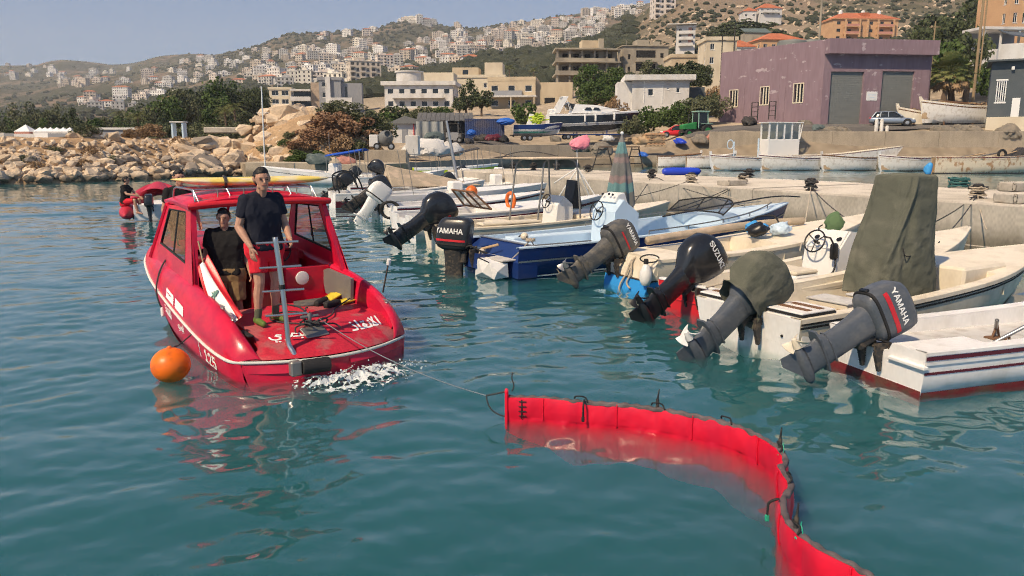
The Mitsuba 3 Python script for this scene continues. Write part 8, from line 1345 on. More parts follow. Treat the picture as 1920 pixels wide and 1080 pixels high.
# ---- the town on the hills: every house a thing of its own
scene['house_paint'] = dict(type='twosided', bsdf=dict(type='principled', base_color=dict(type='mesh_attribute', name='vertex_color'), roughness=0.85, specular=0.2))
PAL = [((0.73, 0.69, 0.61), 'cream'), ((0.80, 0.79, 0.77), 'white'), ((0.58, 0.51, 0.43), 'tan'), ((0.66, 0.59, 0.53), 'pinkish'), ((0.50, 0.49, 0.47), 'grey'), ((0.73, 0.71, 0.68), 'pale')]
hg = np.random.default_rng(77)
def town_house(p, w, dpt, st, fh, col, tile, yaw, rg):
    """one house: storeys with window recesses, balconies, a roof room or a tiled roof"""
    ms, cs = [], []
    def add(m, c): ms.append(m); cs.append(np.tile(np.asarray(c, float), (len(m[0]), 1)))
    h = st * fh; col = np.array(col); add(box(0, w, 0, dpt, -9, h), col); dark = np.array((0.05, 0.052, 0.055)); n = max(2, int(w / 3.4)); bal = rg.random() < 0.65
    for i in range(st):
        for j in range(n):
            x = w * (j + 0.5) / n; a = min(0.75, w / n * 0.3); deep = bal and (j % 2 == 0); z0, z1 = i * fh + (0.25 if deep else 0.95), i * fh + fh * 0.80
            add(box(x - a * (1.5 if deep else 1), x + a * (1.5 if deep else 1), -0.04, 0.3, z0, z1), dark)
            if deep: add(box(x - a * 2.2, x + a * 2.2, -1.5, 0.05, i * fh - 0.15, i * fh + 0.1), col * 1.05); add(box(x - a * 2.2, x + a * 2.2, -1.5, -1.38, i * fh + 0.1, i * fh + 0.95), col * 1.05)
        m = max(1, int(dpt / 4))
        for j in range(m):
            y = dpt * (j + 0.5) / m; add(box(w - 0.3, w + 0.04, y - 0.6, y + 0.6, i * fh + 0.95, i * fh + fh * 0.8), dark); add(box(-0.04, 0.3, y - 0.6, y + 0.6, i * fh + 0.95, i * fh + fh * 0.8), dark)
    if tile:
        r = dpt / 2 + 0.5; a, b = (-0.6 + min(r, w / 2), w + 0.6 - min(r, w / 2)); add(hull([(-0.6, -0.6, h), (w + 0.6, -0.6, h), (w + 0.6, dpt + 0.6, h), (-0.6, dpt + 0.6, h), (a, dpt / 2, h + 2.4), (b, dpt / 2, h + 2.4), (-0.6, -0.6, h + 0.2), (w + 0.6, -0.6, h + 0.2), (w + 0.6, dpt + 0.6, h + 0.2), (-0.6, dpt + 0.6, h + 0.2)]), (0.40, 0.16, 0.09))
    else:
        add(box(-0.4, w + 0.4, -0.4, dpt + 0.4, h, h + 0.35), col * 1.08); x = rg.uniform(0.1, 0.5) * w; add(box(x, x + w * 0.35, dpt * 0.3, dpt * 0.8, h + 0.35, h + 2.8), col * 0.95); 
        for q in range(2): t = rg.uniform(0.1, 0.9) * w; add(box(t, t + 0.9, dpt * 0.2, dpt * 0.2 + 0.9, h + 0.35, h + 1.6), (0.5, 0.5, 0.5))
    if rg.random() < 0.4: add(box(w + 0.01, w + rg.uniform(3, 6), dpt * 0.2, dpt * 0.9, -9, h * rg.uniform(0.4, 0.75)), col * 0.97)
    v, f = merge(*ms); return xf((v, f), mat4(p, yaw)), np.clip(np.vstack(cs), 0, 0.85)
zones = [  # px range, rows top and bottom at both ends, count, smallest distance, where
    (0, 115, 122, 150, 124, 150, 14, 1500, 'on the far left ridge'), (95, 250, 142, 166, 132, 160, 22, 900, 'on the low brown hill'), (255, 480, 128, 170, 98, 160, 46, 700, 'above the tree belt'), (130, 330, 186, 214, 178, 205, 20, 300, 'behind the breakwater trees'), (470, 665, 105, 176, 88, 172, 70, 420, 'on the middle slope'), (590, 720, 64, 100, 58, 95, 8, 1200, 'high under the rounded ridge'),
    (655, 870, 92, 150, 62, 128, 54, 480, 'below the round summit'), (735, 825, 29, 44, 30, 46, 14, 1500, 'on the round summit'), (845, 1015, 48, 112, 46, 104, 64, 800, 'in the dense upper town'), (990, 1135, 44, 104, 24, 72, 48, 760, 'in the town beside the bare slope'), (1090, 1215, 28, 44, 10, 26, 16, 1000, 'along the skyline by the bare slope')]
nh = 0; placed = []
for x0, x1, t0, b0, t1, b1, cnt, dmin, where in zones:
    made = 0; tries = 0; row = []
    while made < cnt and tries < cnt * 25:
        tries += 1; u = hg.random(); px = x0 + (x1 - x0) * u; py = (t0 + (t1 - t0) * u) + ((b0 - t0) + ((b1 - t1) - (b0 - t0)) * u) * hg.random(); p = land_at(px, py, max(dmin * 0.6, 250))
        if p[1] < dmin or p[1] > 3500: continue
        if any((abs(px - a) < 6500 / (p[1] + c) * 2.0) and abs(py - b) < 4200 / (p[1] + c) * 2.0 for a, b, c in placed): continue
        placed.append((px, py, p[1])); made += 1; nh += 1; big = hg.random() < 0.3; w = hg.uniform(8.5, 16) * (1.35 if big else 1); st = int(hg.integers(3, 6)) if big else int(hg.integers(2, 4)); (col, cn) = PAL[hg.integers(len(PAL))]; tile = hg.random() < 0.17; far = 1.12 + 0.25 * np.clip((p[1] - 1200) / 1500, 0, 1)
        m, cc = town_house(p, w * far, hg.uniform(9, 13), st, 3.2 * far, np.array(col) * hg.uniform(0.9, 1.04), tile, hg.uniform(-28, 28), hg)
        k = thing('town_house', f'{cn} {"red-roofed" if tile else "flat-roofed"} {"apartment block" if big else "house"} {where}', 'house', 'houses of the town on the hills'); put(k, m, 'house_paint', False, cc); row.append((px, k))
    for i, (_, k) in enumerate(sorted(row)): labels[k]['label'] += f', {nth(i)} from the left'
# three landmarks in the town
for px, pb, pt, d0, lab, col in ((1227, 38, -12, 640, 'tall pink apartment tower at the edge of the bare slope', 'pinkish'), (857, 110, 86, 700, 'square grey apartment block above the bare brown hill', 'grey'), (728, 128, 103, 600, 'grey six-storey block on the middle slope', 'grey')):
    p = land_at(px, pb, d0 * 0.6); h = max(aty(px, pt, p[1])[2] - p[2], 9); st = max(3, int(h / 3.2)); m, cc = town_house(p, 15 if px > 1200 else 19, 11, st, h / st, dict((b, a) for a, b in PAL)[col], False, 8, hg); k = thing('apartment_building', lab, 'building'); put(k, m, 'house_paint', False, cc)
k = thing('minaret', 'slim pale minaret in the upper town', 'tower'); p = land_at(859, 78, 700); part(k, 'shaft', lathe([(1.5, -5), (1.5, 12), (2.1, 12.5), (2.1, 13.5), (1.1, 13.6), (1.1, 18), (0, 22)], 12), 'cream_wall', False, mat4(p))
# beach huts and a hoarding behind the breakwater
for i, px in enumerate((52, 78, 88, 98, 110, 122, 134)):
    p = stand(px, 120); s = 1.5 if i else 2.4; k = thing('tent', f'white pointed beach tent behind the breakwater, {nth(i - 1)} of the small ones from the left' if i else 'larger white tent with a red side at the left of the beach tents', 'tent', 'beach tents behind the breakwater' if i else None); z = aty(px, 247, 120)[2]; part(k, 'roof', hull([(-s / 2, -s / 2, 0), (s / 2, -s / 2, 0), (s / 2, s / 2, 0), (-s / 2, s / 2, 0), (0, 0, s * 0.45)]), 'white_letter', False, mat4((p[0], p[1], z))); part(k, 'wall', box(-s / 2 + .05, s / 2 - .05, -s / 2 + .05, s / 2 - .05, p[2] - z - 0.5, -0.01), 'white_wall' if i else 'pink_render', False, mat4((p[0], p[1], z)))
k = thing('hoarding', 'long grey and white beach wall with panels behind the breakwater', 'wall'); 
for i, (a, b, c) in enumerate(((-60, 10, 'white_wall'), (10, 28, 'grey_render'), (28, 66, 'white_wall'), (66, 92, 'white_letter'), (92, 130, 'grey_render'), (130, 168, 'white_wall'))):
    p, q = aty(a, 266, 112), aty(b, 266, 112); part(k, 'panel', box(p[0] + 0.02, q[0] - 0.02, 112 - 0.1, 112 + 0.1, 0.5, aty(a, 249 + (i % 3), 112)[2]), c)
k = thing('pavilion', 'white flat-roofed beach pavilion behind the tents', 'pavilion'); p = aty(205, 262, 125); part(k, 'roof', box(p[0] - 2.5, p[0] + 4.5, 125, 129, aty(205, 243, 125)[2], aty(205, 239, 125)[2]), 'white_wall'); part(k, 'wall', box(p[0] - 2.2, p[0] + 4.2, 125.3, 128.7, 0.5, aty(205, 243, 125)[2] - 0.02), 'grey_render')
k = thing('kiosk', 'small pale blue kiosk on the breakwater', 'kiosk'); q = aty(336, 246, 84); part(k, 'top', cbox(q + [0, 0, 0.95], (1.5, 1.2, 0.14), 0.03), 'white_wall')
for x in (-0.55, 0.55): part(k, 'leg', cbox(q + [x, 0, 0.0], (0.2, 0.9, 1.75), 0.03), 'pale_blue_paint')
k = thing('slab', 'pale concrete slab lying on the breakwater beside the mound', 'slab'); q = aty(430, 244, 82); put(k, cbox(q, (4.6, 2.0, 0.6), 0.08), 'pier_concrete')
# ---------------------------------------------------------------- the boatyard on the shore
def yard(px, d): q = stand(px, d); return q
def tyre(k, M, r, w, hub='alloy', name='wheel'):
    q = part(k, name, xf(lathe([(r * 0.55, -w / 2), (r * 0.9, -w / 2), (r, -w / 3), (r, w / 3), (r * 0.9, w / 2), (r * 0.55, w / 2)], 20, 'x'), np.eye(4)), 'black_rubber', 40, M); part(q, 'rim', lathe([(0, -w * 0.42), (r * 0.2, -w * 0.46), (r * 0.56, -w * 0.40), (r * 0.56, w * 0.40), (r * 0.2, w * 0.46), (0, w * 0.42)], 16, 'x'), hub, 40, M)
mat('navy_gloss', (0.015, 0.02, 0.03), 0.12, coat=0.5); mat('yacht_white', (0.78, 0.78, 0.76), 0.22)
def trailer(k, M, L, w, z, m='dark_blue_paint'):
    for x in (-w / 2, w / 2): part(k, 'trailer_beam', box(x - 0.07, x + 0.07, -0.3, L, z - 0.12, z), m, False, M)
    for y in (0.1, L * 0.35, L * 0.7): part(k, 'trailer_cross', box(-w / 2, w / 2, y - 0.06, y + 0.06, z - 0.26, z - 0.13), m, False, M)
    for y in (L * 0.28, L * 0.42):
        for x in (-w / 2 - 0.16, w / 2 + 0.16): tyre(k, M @ mat4((x, y, 0.36)), 0.36, 0.22)
def yacht():
    k = thing('motor_yacht', 'white motor yacht with a black side band propped on a trailer', 'boat'); q = yard(1022, 103); e = yard(1186, 104.5); f = e[:2] - q[:2]; f /= np.linalg.norm(f); zg = float(aty(1100, 262, 104)[2]); M = frame((q[0], q[1], zg), f); L = 11.2; h = Hull(L, 3.3, 2.05, 0.55, 0.42, 0.16, -0.25, 0.9, 0.0, 1.1, 2.2); Mh = M @ mat4((0, 0.3, 1.15)); A = lambda n, m, mt, sm=False, hold=None: part(hold or k, n, m, mt, sm, Mh)
    A('hull', h.sides(n=24), 'yacht_white', 30); A('transom', h.transom(), 'yacht_white'); A('black_bottom', h.sides(0.01, lambda y: -0.1, lambda y: 0.42 + 0.05 * y, n=22), 'engine_black'); A('grey_band', h.sides(0.012, lambda y: 0.46 + 0.05 * y, lambda y: 0.72 + 0.045 * y, n=22), 'grey_render'); bd = A('black_band', h.sides(0.016, lambda y: 0.80 + 0.045 * y, lambda y: h.z(y) - 0.22, n=22), 'navy_gloss'); A('deck', h.deck(0.05, L * 0.985, 0.0, 0.1), 'yacht_white', 40)
    for y in (4.6, 6.0, 8.6): A('fender', xf(smoothed(hull(np.vstack([ball((0, 0, -0.35), 0.14), ball((0, 0, 0.35), 0.14)])), 2), mat4((float(h.b(y)) + 0.1, y, h.z(y) - 0.55))), 'white_paint', True)
    A('coach_roof', hull([(x, y, z) for x, y, z in [(s * a, yy, zz) for s in (-1, 1) for a, yy, zz in ((1.4, 3.0, 2.2), (1.2, 3.4, 3.35), (0.95, 6.4, 3.25), (0.5, 9.6, 2.6), (1.1, 7.6, 2.3))]]), 'yacht_white', 30)
    w = A('cabin_window', merge(*[hull([(s * (1.36 - 0.1 * i), y, z) for y, z in ((4.6 + i * 1.15, 2.65), (5.6 + i * 1.15, 2.65 - 0.03 * i), (5.4 + i * 1.1, 2.93 - 0.03 * i), (4.8 + i * 1.15, 2.95))] + [(s * (1.02 - 0.12 * i), y, z) for y, z in ((4.6 + i * 1.15, 2.55), (5.6 + i * 1.15, 2.5))]) for s in (-1, 1) for i in range(2)]), 'navy_gloss')
    A('windscreen', hull([(s * a, y, z) for s in (-1, 1) for a, y, z in ((1.15, 2.9, 2.7), (0.9, 4.6, 2.95), (0.95, 2.6, 3.55), (1.15, 2.3, 3.3))]), 'dark_glass'); A('windscreen_frame', merge(*[tube([[s * 1.17, 2.9, 2.7], [s * 0.97, 2.55, 3.58]], 0.05, 5) for s in (-1, 1)], tube([[-0.97, 2.55, 3.58], [0.97, 2.55, 3.58]], 0.05, 5)), 'yacht_white')
    A('radar_arch', merge(*[sheet(np.array([[[s * (1.35 - 0.15 * t), y + 1.6 * (1 - t) * 0 + 1.15 * t, 2.2 + 2.1 * t] for t in np.linspace(0, 1, 7)] for y in (0.7, 1.35)]), 0.1) for s in (-1, 1)], box(-1.2, 1.2, 1.75, 2.5, 4.22, 4.34, 0.04)), 'yacht_white', 40); [A('arch_strut', tube([[q * 1.3, 2.7, 2.6], [q * 1.2, 2.2, 4.2]], 0.045, 5), 'yacht_white') for q in (-1, 1)]; A('canvas_hood', hull([(s * a, y, z) for s in (-1, 1) for a, y, z in ((1.2, 3.0, 3.1), (0.9, 3.4, 3.45), (0.8, 4.8, 3.0), (1.0, 4.4, 2.9))]), 'engine_mech', 30)
    A('stern_seat', box(-1.3, 1.3, 0.15, 1.0, 2.0, 2.75, 0.15), 'yacht_white'); A('bow_rail', tube(np.array([[float(h.b(y)) - 0.1, y, h.z(y) + 0.5] for y in np.linspace(6.5, 11, 12)]), 0.025, 5), 'steel', True); A('bow_rail', tube(np.array([[-float(h.b(y)) + 0.1, y, h.z(y) + 0.5] for y in np.linspace(6.5, 11, 12)]), 0.025, 5), 'steel', True)
    trailer(k, M, L * 0.9, 2.1, 0.75)
    for y in (1.0, 4.0, 8.0):
        for x in (-1.05, 1.05): part(k, 'prop', tube([[x, y, 0.7], [x * 0.9, y, 1.25]], 0.07, 6), 'dark_blue_paint', False, M)
yacht()
def speedboat():
    k = thing('speedboat', 'white speedboat with a dark blue hull on a trailer left of the motor yacht', 'boat'); q = yard(958, 101); zg = float(aty(990, 264, 101)[2]); M = frame((q[0] + 5.5, q[1], zg), (-0.99, 0.05)); M = frame((q[0] + 0.2, q[1], zg), (0.99, 0.06)); h = Hull(5.8, 2.2, 1.0, 0.3, 0.5, 0.14, -0.3, 0.92, 0, 0.6); Mh = M @ mat4((0, 0.1, 1.0)); A = lambda n, m, mt, sm=False: part(k, n, m, mt, sm, Mh)
    A('hull', h.sides(n=20), 'hull_white', 30); A('transom', h.transom(), 'hull_white'); A('blue_side', h.sides(0.012, lambda y: 0.42, lambda y: h.z(y) - 0.04, n=18), 'dark_blue_paint'); A('green_bottom', h.sides(0.012, lambda y: -0.1, lambda y: 0.16, n=18), 'green_paint'); A('deck', h.deck(2.2, 5.7), 'white_paint', 40); A('console', hull([(x, y, z) for x in (-0.5, 0.5) for y, z in ((1.7, 1.0), (2.9, 1.0), (2.6, 2.3), (2.1, 2.4))]), 'white_paint'); A('console_window', box(-0.3, 0.3, 1.88, 1.95, 1.8, 2.1), 'dark_glass')
    trailer(k, M, 5.2, 1.5, 0.75, 'engine_mech'); n = thing('yellow_tangle', 'heap of yellow netting hung on a frame between speedboat and yacht', 'net'); rg = np.random.default_rng(3); c = aty(1008, 222, 100.5); put(n, merge(*[tube(spline([c + rg.normal(0, 0.45, 3) * [1, 0.5, 0.8] for _ in range(6)], 24), 0.07, 5) for _ in range(12)]), 'lime_paint', True)
speedboat()
def container():
    k = thing('shipping_container', 'dark blue corrugated shipping container in the boatyard', 'container'); a, w, hh = frontal(872, 946, 256, 223, 100); M = mat4(a, 4); part(k, 'body', box(0, w, 0, 2.4, -0.4, hh), 'container_blue', False, M)
    for i in range(22): x = w * (i + 0.5) / 22; part(k, 'rib', hull([(x - 0.09, -0.003, z) for z in (0.1, hh - 0.1)] + [(x + 0.09, -0.003, z) for z in (0.1, hh - 0.1)] + [(x - 0.05, -0.06, z) for z in (0.1, hh - 0.1)] + [(x + 0.05, -0.06, z) for z in (0.1, hh - 0.1)]), 'container_blue', False, M)
    part(k, 'rail', box(-0.03, w + 0.03, -0.08, -0.003, hh - 0.09, hh + 0.02), 'container_blue', False, M)
    t = thing('tarpaulin', 'bright blue tarpaulin bundle beside the speedboat', 'tarpaulin'); v, f = ico(1.0, 3); v = v * [1.15, 0.6, 0.42] + 0.35 * (meshkit.fbm(v * 3, 3, 3)[:, None] - 0.5); put(t, move((v, f), aty(948, 228, 99.5)), 'blue_tarp', True); t2 = thing('tarpaulin', 'rounded blue cover standing low in front of the container', 'tarpaulin'); v, f = ico(0.6, 3); v = v * [1, 0.8, 0.7] + 0.2 * (meshkit.fbm(v * 4, 3, 5)[:, None] - 0.5); put(t2, move((v, f), aty(884, 249, 98)), 'blue_tarp', True)
pmat('container_blue', worn((0.035, 0.06, 0.16), (0.12, 0.10, 0.10), 0.6, 0.8), 0.6); mat('blue_tarp', (0.02, 0.12, 0.5), 0.6)
container()
def shed():
    k = thing('shed', 'white shed with a low gable and a dark awning by the boatyard edge', 'shed'); a, w, hh = frontal(738, 802, 272, 232, 93); M = mat4(a, 3); part(k, 'wall', box(0, w, 0, 4, -1.5, hh), 'white_wall', False, M); part(k, 'gable_roof', hull([(-0.4, -0.5, hh), (w + 0.3, -0.5, hh), (w + 0.3, 4.4, hh), (-0.4, 4.4, hh), (w * 0.35, -0.5, hh + 0.9), (w * 0.35, 4.4, hh + 0.9), (-0.4, -0.5, hh + 0.12), (w + 0.3, -0.5, hh + 0.12)]), 'grey_sheet', False, M); part(k, 'door', box(w * 0.25, w * 0.42, -0.05, -0.003, -0.6, hh * 0.75), 'grey_render', False, M); part(k, 'red_pipe', tube([[w * 0.6, -0.12, -0.6], [w * 0.6, -0.12, hh]], 0.06, 6), 'bright_red_paint', False, M)
    c = thing('tarpaulin', 'big pale grey tarpaulin curtain hanging beside the white shed', 'tarpaulin'); b, w2, h2 = frontal(782, 832, 266, 228, 91.5); P = np.array([[[b[0] + u * w2, b[1] - 0.15 * math.sin(u * 19) - 0.5 * v, b[2] + v * h2] for u in np.linspace(0, 1, 26)] for v in np.linspace(0, 1, 8)]); put(c, sheet(P, 0.03), 'grey_cloth', True)
    r = thing('awning', 'dark corrugated awning roof on posts behind the white shed', 'awning'); b, w3, h3 = frontal(782, 888, 258, 214, 101); Mr = mat4(b, 4)
    for i in range(12): part(r, 'sheet', hull([(w3 * i / 12 + 0.02, -1.5, h3 - 0.9 + 0.05 * (i % 2)), (w3 * (i + 1) / 12 - 0.02, -1.5, h3 - 0.9 + 0.05 * (i % 2)), (w3 * i / 12 + 0.02, 4, h3 + 0.05 * (i % 2) + 0.3), (w3 * (i + 1) / 12 - 0.02, 4, h3 + 0.05 * (i % 2) + 0.3), (w3 * i / 12 + 0.02, -1.5, h3 - 0.85 + 0.05 * (i % 2)), (w3 * (i + 1) / 12 - 0.02, 4, h3 + 0.36)]), 'dark_roof', False, Mr)
    for x in np.linspace(0.3, w3 - 0.3, 5): part(r, 'post', box(x - 0.07, x + 0.07, -1.3, -1.16, -0.5, h3 - 0.92), 'dull_steel', False, Mr)
    part(r, 'back_wall', box(0.1, w3 - 0.1, 3.6, 3.75, -1, h3), 'dark_roof', False, Mr)
mat('grey_cloth', (0.34, 0.36, 0.36), 0.9)
shed()
def mixer():
    k = thing('cement_mixer', 'grey drum mixer on wheels on a concrete plinth', 'machine'); q = aty(722, 282, 66.5); part(k, 'plinth', box(-1.6, 1.9, -0.9, 0.9, -1.5, 0.05, 0.04), 'quay_concrete', False, mat4(q)); part(k, 'drum', xf(lathe([(0, -0.7), (0.34, -0.68), (0.62, -0.25), (0.62, 0.3), (0.36, 0.75), (0.30, 0.78), (0.28, 0.5), (0, 0.45)], 20), mat4((0.05, 0, 0.98), 20, 60, 15)), 'grey_sheet', 40, mat4(q)); part(k, 'chassis', box(-0.75, 0.75, -0.25, 0.25, 0.35, 0.48), 'engine_mech', False, mat4(q)); part(k, 'motor_box', box(-1.25, -0.5, -0.45, 0.45, 0.3, 1.3, 0.05), 'white_wall', False, mat4(q))
    for x in (-0.6, 0.6): tyre(k, mat4(q) @ mat4((x, -0.45, 0.33), 90), 0.3, 0.16)
    part(k, 'stand', merge(tube([[0.55, -0.35, 0.45], [0.55, -0.3, 1.25]], 0.05, 6), tube([[0.55, 0.35, 0.45], [0.55, 0.3, 1.25]], 0.05, 6)), 'engine_mech', False, mat4(q)); b = thing('concrete_block', 'white concrete block at the end of the plinth', 'block'); put(b, cbox(aty(774, 272, 66.5), (1.1, 1.1, 1.6), 0.06), 'white_wall')
mixer()
def forklift():
    k = thing('forklift', 'old grey forklift parked in front of the awning', 'forklift'); q = aty(852, 268, 95); M = mat4(q, -10); A = lambda n, m, mt, sm=False: part(k, n, m, mt, sm, M)
    A('body', hull([(x, y, z) for y in (-0.55, 0.55) for x, z in ((-0.9, 0.35), (0.9, 0.35), (0.95, 1.0), (0.2, 1.25), (-0.9, 1.25))]), 'grey_render'); A('counterweight', box(0.5, 1.15, -0.55, 0.55, 0.4, 1.15, 0.1), 'engine_mech'); A('roof_guard', box(-0.65, 0.75, -0.55, 0.55, 2.2, 2.28, 0.03), 'engine_mech')
    for x in (-0.6, 0.7):
        for y in (-0.5, 0.5): A('post', tube([[x, y, 1.0], [x * 0.9, y, 2.2]], 0.045, 5), 'engine_mech')
    for y in (-0.35, 0.35): A('mast', box(-1.2, -1.05, y - 0.06, y + 0.06, 0.1, 2.7), 'engine_mech'); A('fork', box(-2.1, -1.2, y - 0.07, y + 0.07, 0.15, 0.21), 'engine_mech')
    for x in (-0.65, 0.75):
        for y in (-0.5, 0.5): tyre(k, M @ mat4((x, y, 0.34), 90), 0.34, 0.24, 'grey_render')
forklift()
def car(k, M, paint, dark=True):
    """a small hatchback: x along the car, forward +x"""
    A = lambda n, m, mt, sm=False, hold=None: part(hold or k, n, m, mt, sm, M); st = [(-1.95, 0.55, 0.35, 0.78), (-1.85, 0.78, 0.28, 0.90), (-1.2, 0.84, 0.24, 0.92), (0, 0.86, 0.22, 0.90), (0.9, 0.85, 0.22, 0.86), (1.55, 0.80, 0.24, 0.76), (1.95, 0.66, 0.28, 0.62), (2.02, 0.5, 0.34, 0.5)]
    A('body', loft(np.array([[[x, w * c, z0 + (z1 - z0) * (0.5 + 0.5 * s)] for c, s in [(np.sign(math.cos(a)) * abs(math.cos(a)) ** 0.5, np.sign(math.sin(a)) * abs(math.sin(a)) ** 0.55) for a in np.linspace(0, 2 * np.pi, 20, endpoint=False)]] for x, w, z0, z1 in st])), paint, 40)
    g = A('greenhouse', loft(np.array([[[x0 + (x1 - x0) * (0.5 + 0.5 * c), w * s * 1.0, z] for c, s in [(np.sign(math.cos(a)) * abs(math.cos(a)) ** 0.45, np.sign(math.sin(a)) * abs(math.sin(a)) ** 0.45) for a in np.linspace(0, 2 * np.pi, 24, endpoint=False)]] for z, x0, x1, w in ((0.86, -1.75, 0.98, 0.78), (1.15, -1.62, 0.58, 0.70), (1.36, -1.42, 0.22, 0.60))])), 'dark_glass', 40); A('roof', loft(np.array([[[x0 + (x1 - x0) * (0.5 + 0.5 * c), w * s, z] for c, s in [(np.sign(math.cos(a)) * abs(math.cos(a)) ** 0.45, np.sign(math.sin(a)) * abs(math.sin(a)) ** 0.45) for a in np.linspace(0, 2 * np.pi, 24, endpoint=False)]] for z, x0, x1, w in ((1.352, -1.48, 0.28, 0.625), (1.41, -1.35, 0.10, 0.58), (1.44, -1.0, -0.25, 0.45))])), paint, 50)
    for s in (-1, 1):
        for xa, xb in ((0.95, 0.22), (-0.35, -0.38), (-1.05, -1.0), (-1.74, -1.42)): A('pillar', tube([[xa, s * 0.78, 0.88], [xb, s * 0.61, 1.37]], 0.04, 5), paint)
        A('headlight', xf(smoothed(ico(0.16, 2), 1), mat4((1.80, s * 0.58, 0.63), 0, 0, 0, (1.0, 0.9, 0.6))), 'white_paint', True); A('mirror', xf(ico(0.10, 2), mat4((0.72, s * 0.92, 0.95), 0, 0, 0, (0.7, 1, 0.7))), paint, True); A('tail_light', cbox((-1.88, s * 0.62, 0.78), (0.12, 0.2, 0.22), 0.04), 'red_letter')
        for x in (-1.22, 1.28): A('wheel_arch', xf(lathe([(0, -0.01), (0.36, -0.01), (0.36, 0.012), (0, 0.012)], 20, 'y'), mat4((x, s * 0.845, 0.34))), 'dark_gap'); tyre(k, M @ mat4((x, s * 0.80, 0.31), 90), 0.31, 0.2)  # the arch is a flat disc coloured as the shade round the tyre
    A('grille', cbox((1.98, 0, 0.52), (0.08, 0.7, 0.14), 0.03), 'black_plastic'); A('plate', cbox((2.02, 0, 0.42), (0.03, 0.45, 0.1)), 'white_paint')
mat('silver_blue', (0.30, 0.36, 0.44), 0.28, 0.5, coat=0.6)
def cars():
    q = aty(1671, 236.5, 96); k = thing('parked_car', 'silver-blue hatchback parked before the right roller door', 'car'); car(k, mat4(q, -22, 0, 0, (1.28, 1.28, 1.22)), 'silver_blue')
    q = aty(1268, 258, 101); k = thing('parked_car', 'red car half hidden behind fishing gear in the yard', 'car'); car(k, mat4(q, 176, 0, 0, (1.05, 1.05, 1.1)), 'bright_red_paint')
cars()
def tractor():
    k = thing('tractor', 'green and white tractor with a rounded hood in the yard', 'tractor'); q = aty(1305, 258, 99.5); M = mat4(q, -160, 0, 0, 1.15); A = lambda n, m, mt, sm=False: part(k, n, m, mt, sm, M)
    A('hood', smoothed(hull([(x, y, z) for y in (-0.4, 0.4) for x, z in ((0.2, 0.9), (1.9, 0.85), (1.95, 1.35), (0.2, 1.65))]), 2, 0.25), 'tractor_green', True); A('cab', merge(*[tube([[x, y, 1.0], [x * 0.9, y * 0.9, 2.7]], 0.06, 5) for x in (-1.1, 0.15) for y in (-0.65, 0.65)], box(-1.2, 0.3, -0.75, 0.75, 2.7, 2.85, 0.06)), 'pale_green'); A('cab_glass', box(-1.02, 0.08, -0.58, 0.58, 1.2, 2.65), 'dark_glass'); A('chassis', box(-1.2, 1.9, -0.3, 0.3, 0.5, 0.9), 'engine_mech'); A('fender', merge(*[box(-1.5, -0.2, s * 0.75 - 0.22, s * 0.75 + 0.22, 1.42, 1.5, 0.03) for s in (-1, 1)]), 'pale_green'); A('exhaust', tube([[1.2, 0.3, 1.4], [1.2, 0.3, 2.5]], 0.05, 6), 'engine_mech')
    for s in (-1, 1): tyre(k, M @ mat4((-0.85, s * 0.78, 0.72), 90), 0.72, 0.4, 'tractor_green'); tyre(k, M @ mat4((1.35, s * 0.65, 0.45), 90), 0.45, 0.28, 'tractor_green')
mat('tractor_green', (0.03, 0.22, 0.06), 0.45); mat('pale_green', (0.25, 0.42, 0.34), 0.5)
tractor()
for px, py, d, L, f, lab, hm in ((1846, 236, 95.5, 7.4, (-1, 0.05), 'big white wooden boat propped on the shore by the dark grey house', 'hull_old_white'), (1758, 238, 97, 4.6, (-1, 0.05), 'small old wooden boat on the shore right of the silver car', 'hull_cream')):
    q = aty(px, py, d); k = thing('wooden_boat', lab, 'boat'); D = 2.0 if L > 6 else 1.35; h = Hull(L, L * 0.34, D, 0.75, 0.5, 0.24, 0.0, 0.5, 0, 0.5); M = frame((q[0], q[1], q[2] + 0.35), f); A = lambda n, m, mt, sm=False: part(k, n, m, mt, sm, M)
    A('hull', h.sides(n=20), hm, 30); A('transom', h.transom(), hm); l, fl = h.liner(0.12, 0.5, n=14); A('liner', l, 'pale_wood', 30); A('floor', fl, 'pale_wood'); A('gunwale', h.gunwale(0.14, 0.08, n=18), 'hull_cream', 30); A('strake', h.sides(0.03, lambda y: h.z(y) - 0.32, lambda y: h.z(y) - 0.20, n=18), 'wood_brown'); A('stem', hull([(x, y, z) for x in (-0.08, 0.08) for y, z in ((L * 0.97, 0.4), (L + 0.5, D + 0.4), (L + 0.65, D + 1.15), (L + 0.35, D + 1.1), (L * 0.96, D))]), 'hull_cream')
    for y in (L * 0.25, L * 0.7):
        for x in (-0.6, 0.6): A('prop', tube([[x * 1.4, y, -0.35], [x, y, 0.5]], 0.08, 5), 'wood_brown')
    if L > 6:
        for i in range(6): A('lumber', tube([[rng.uniform(-0.8, 0.8), 0.8 + i * 0.3, D + 0.15 + 0.05 * i], [rng.uniform(-0.8, 0.8), 4.5 + i * 0.25, D + 0.35 + 0.12 * (i % 3)]], 0.06, 5), 'pale_wood' if i % 2 else 'wood_brown')
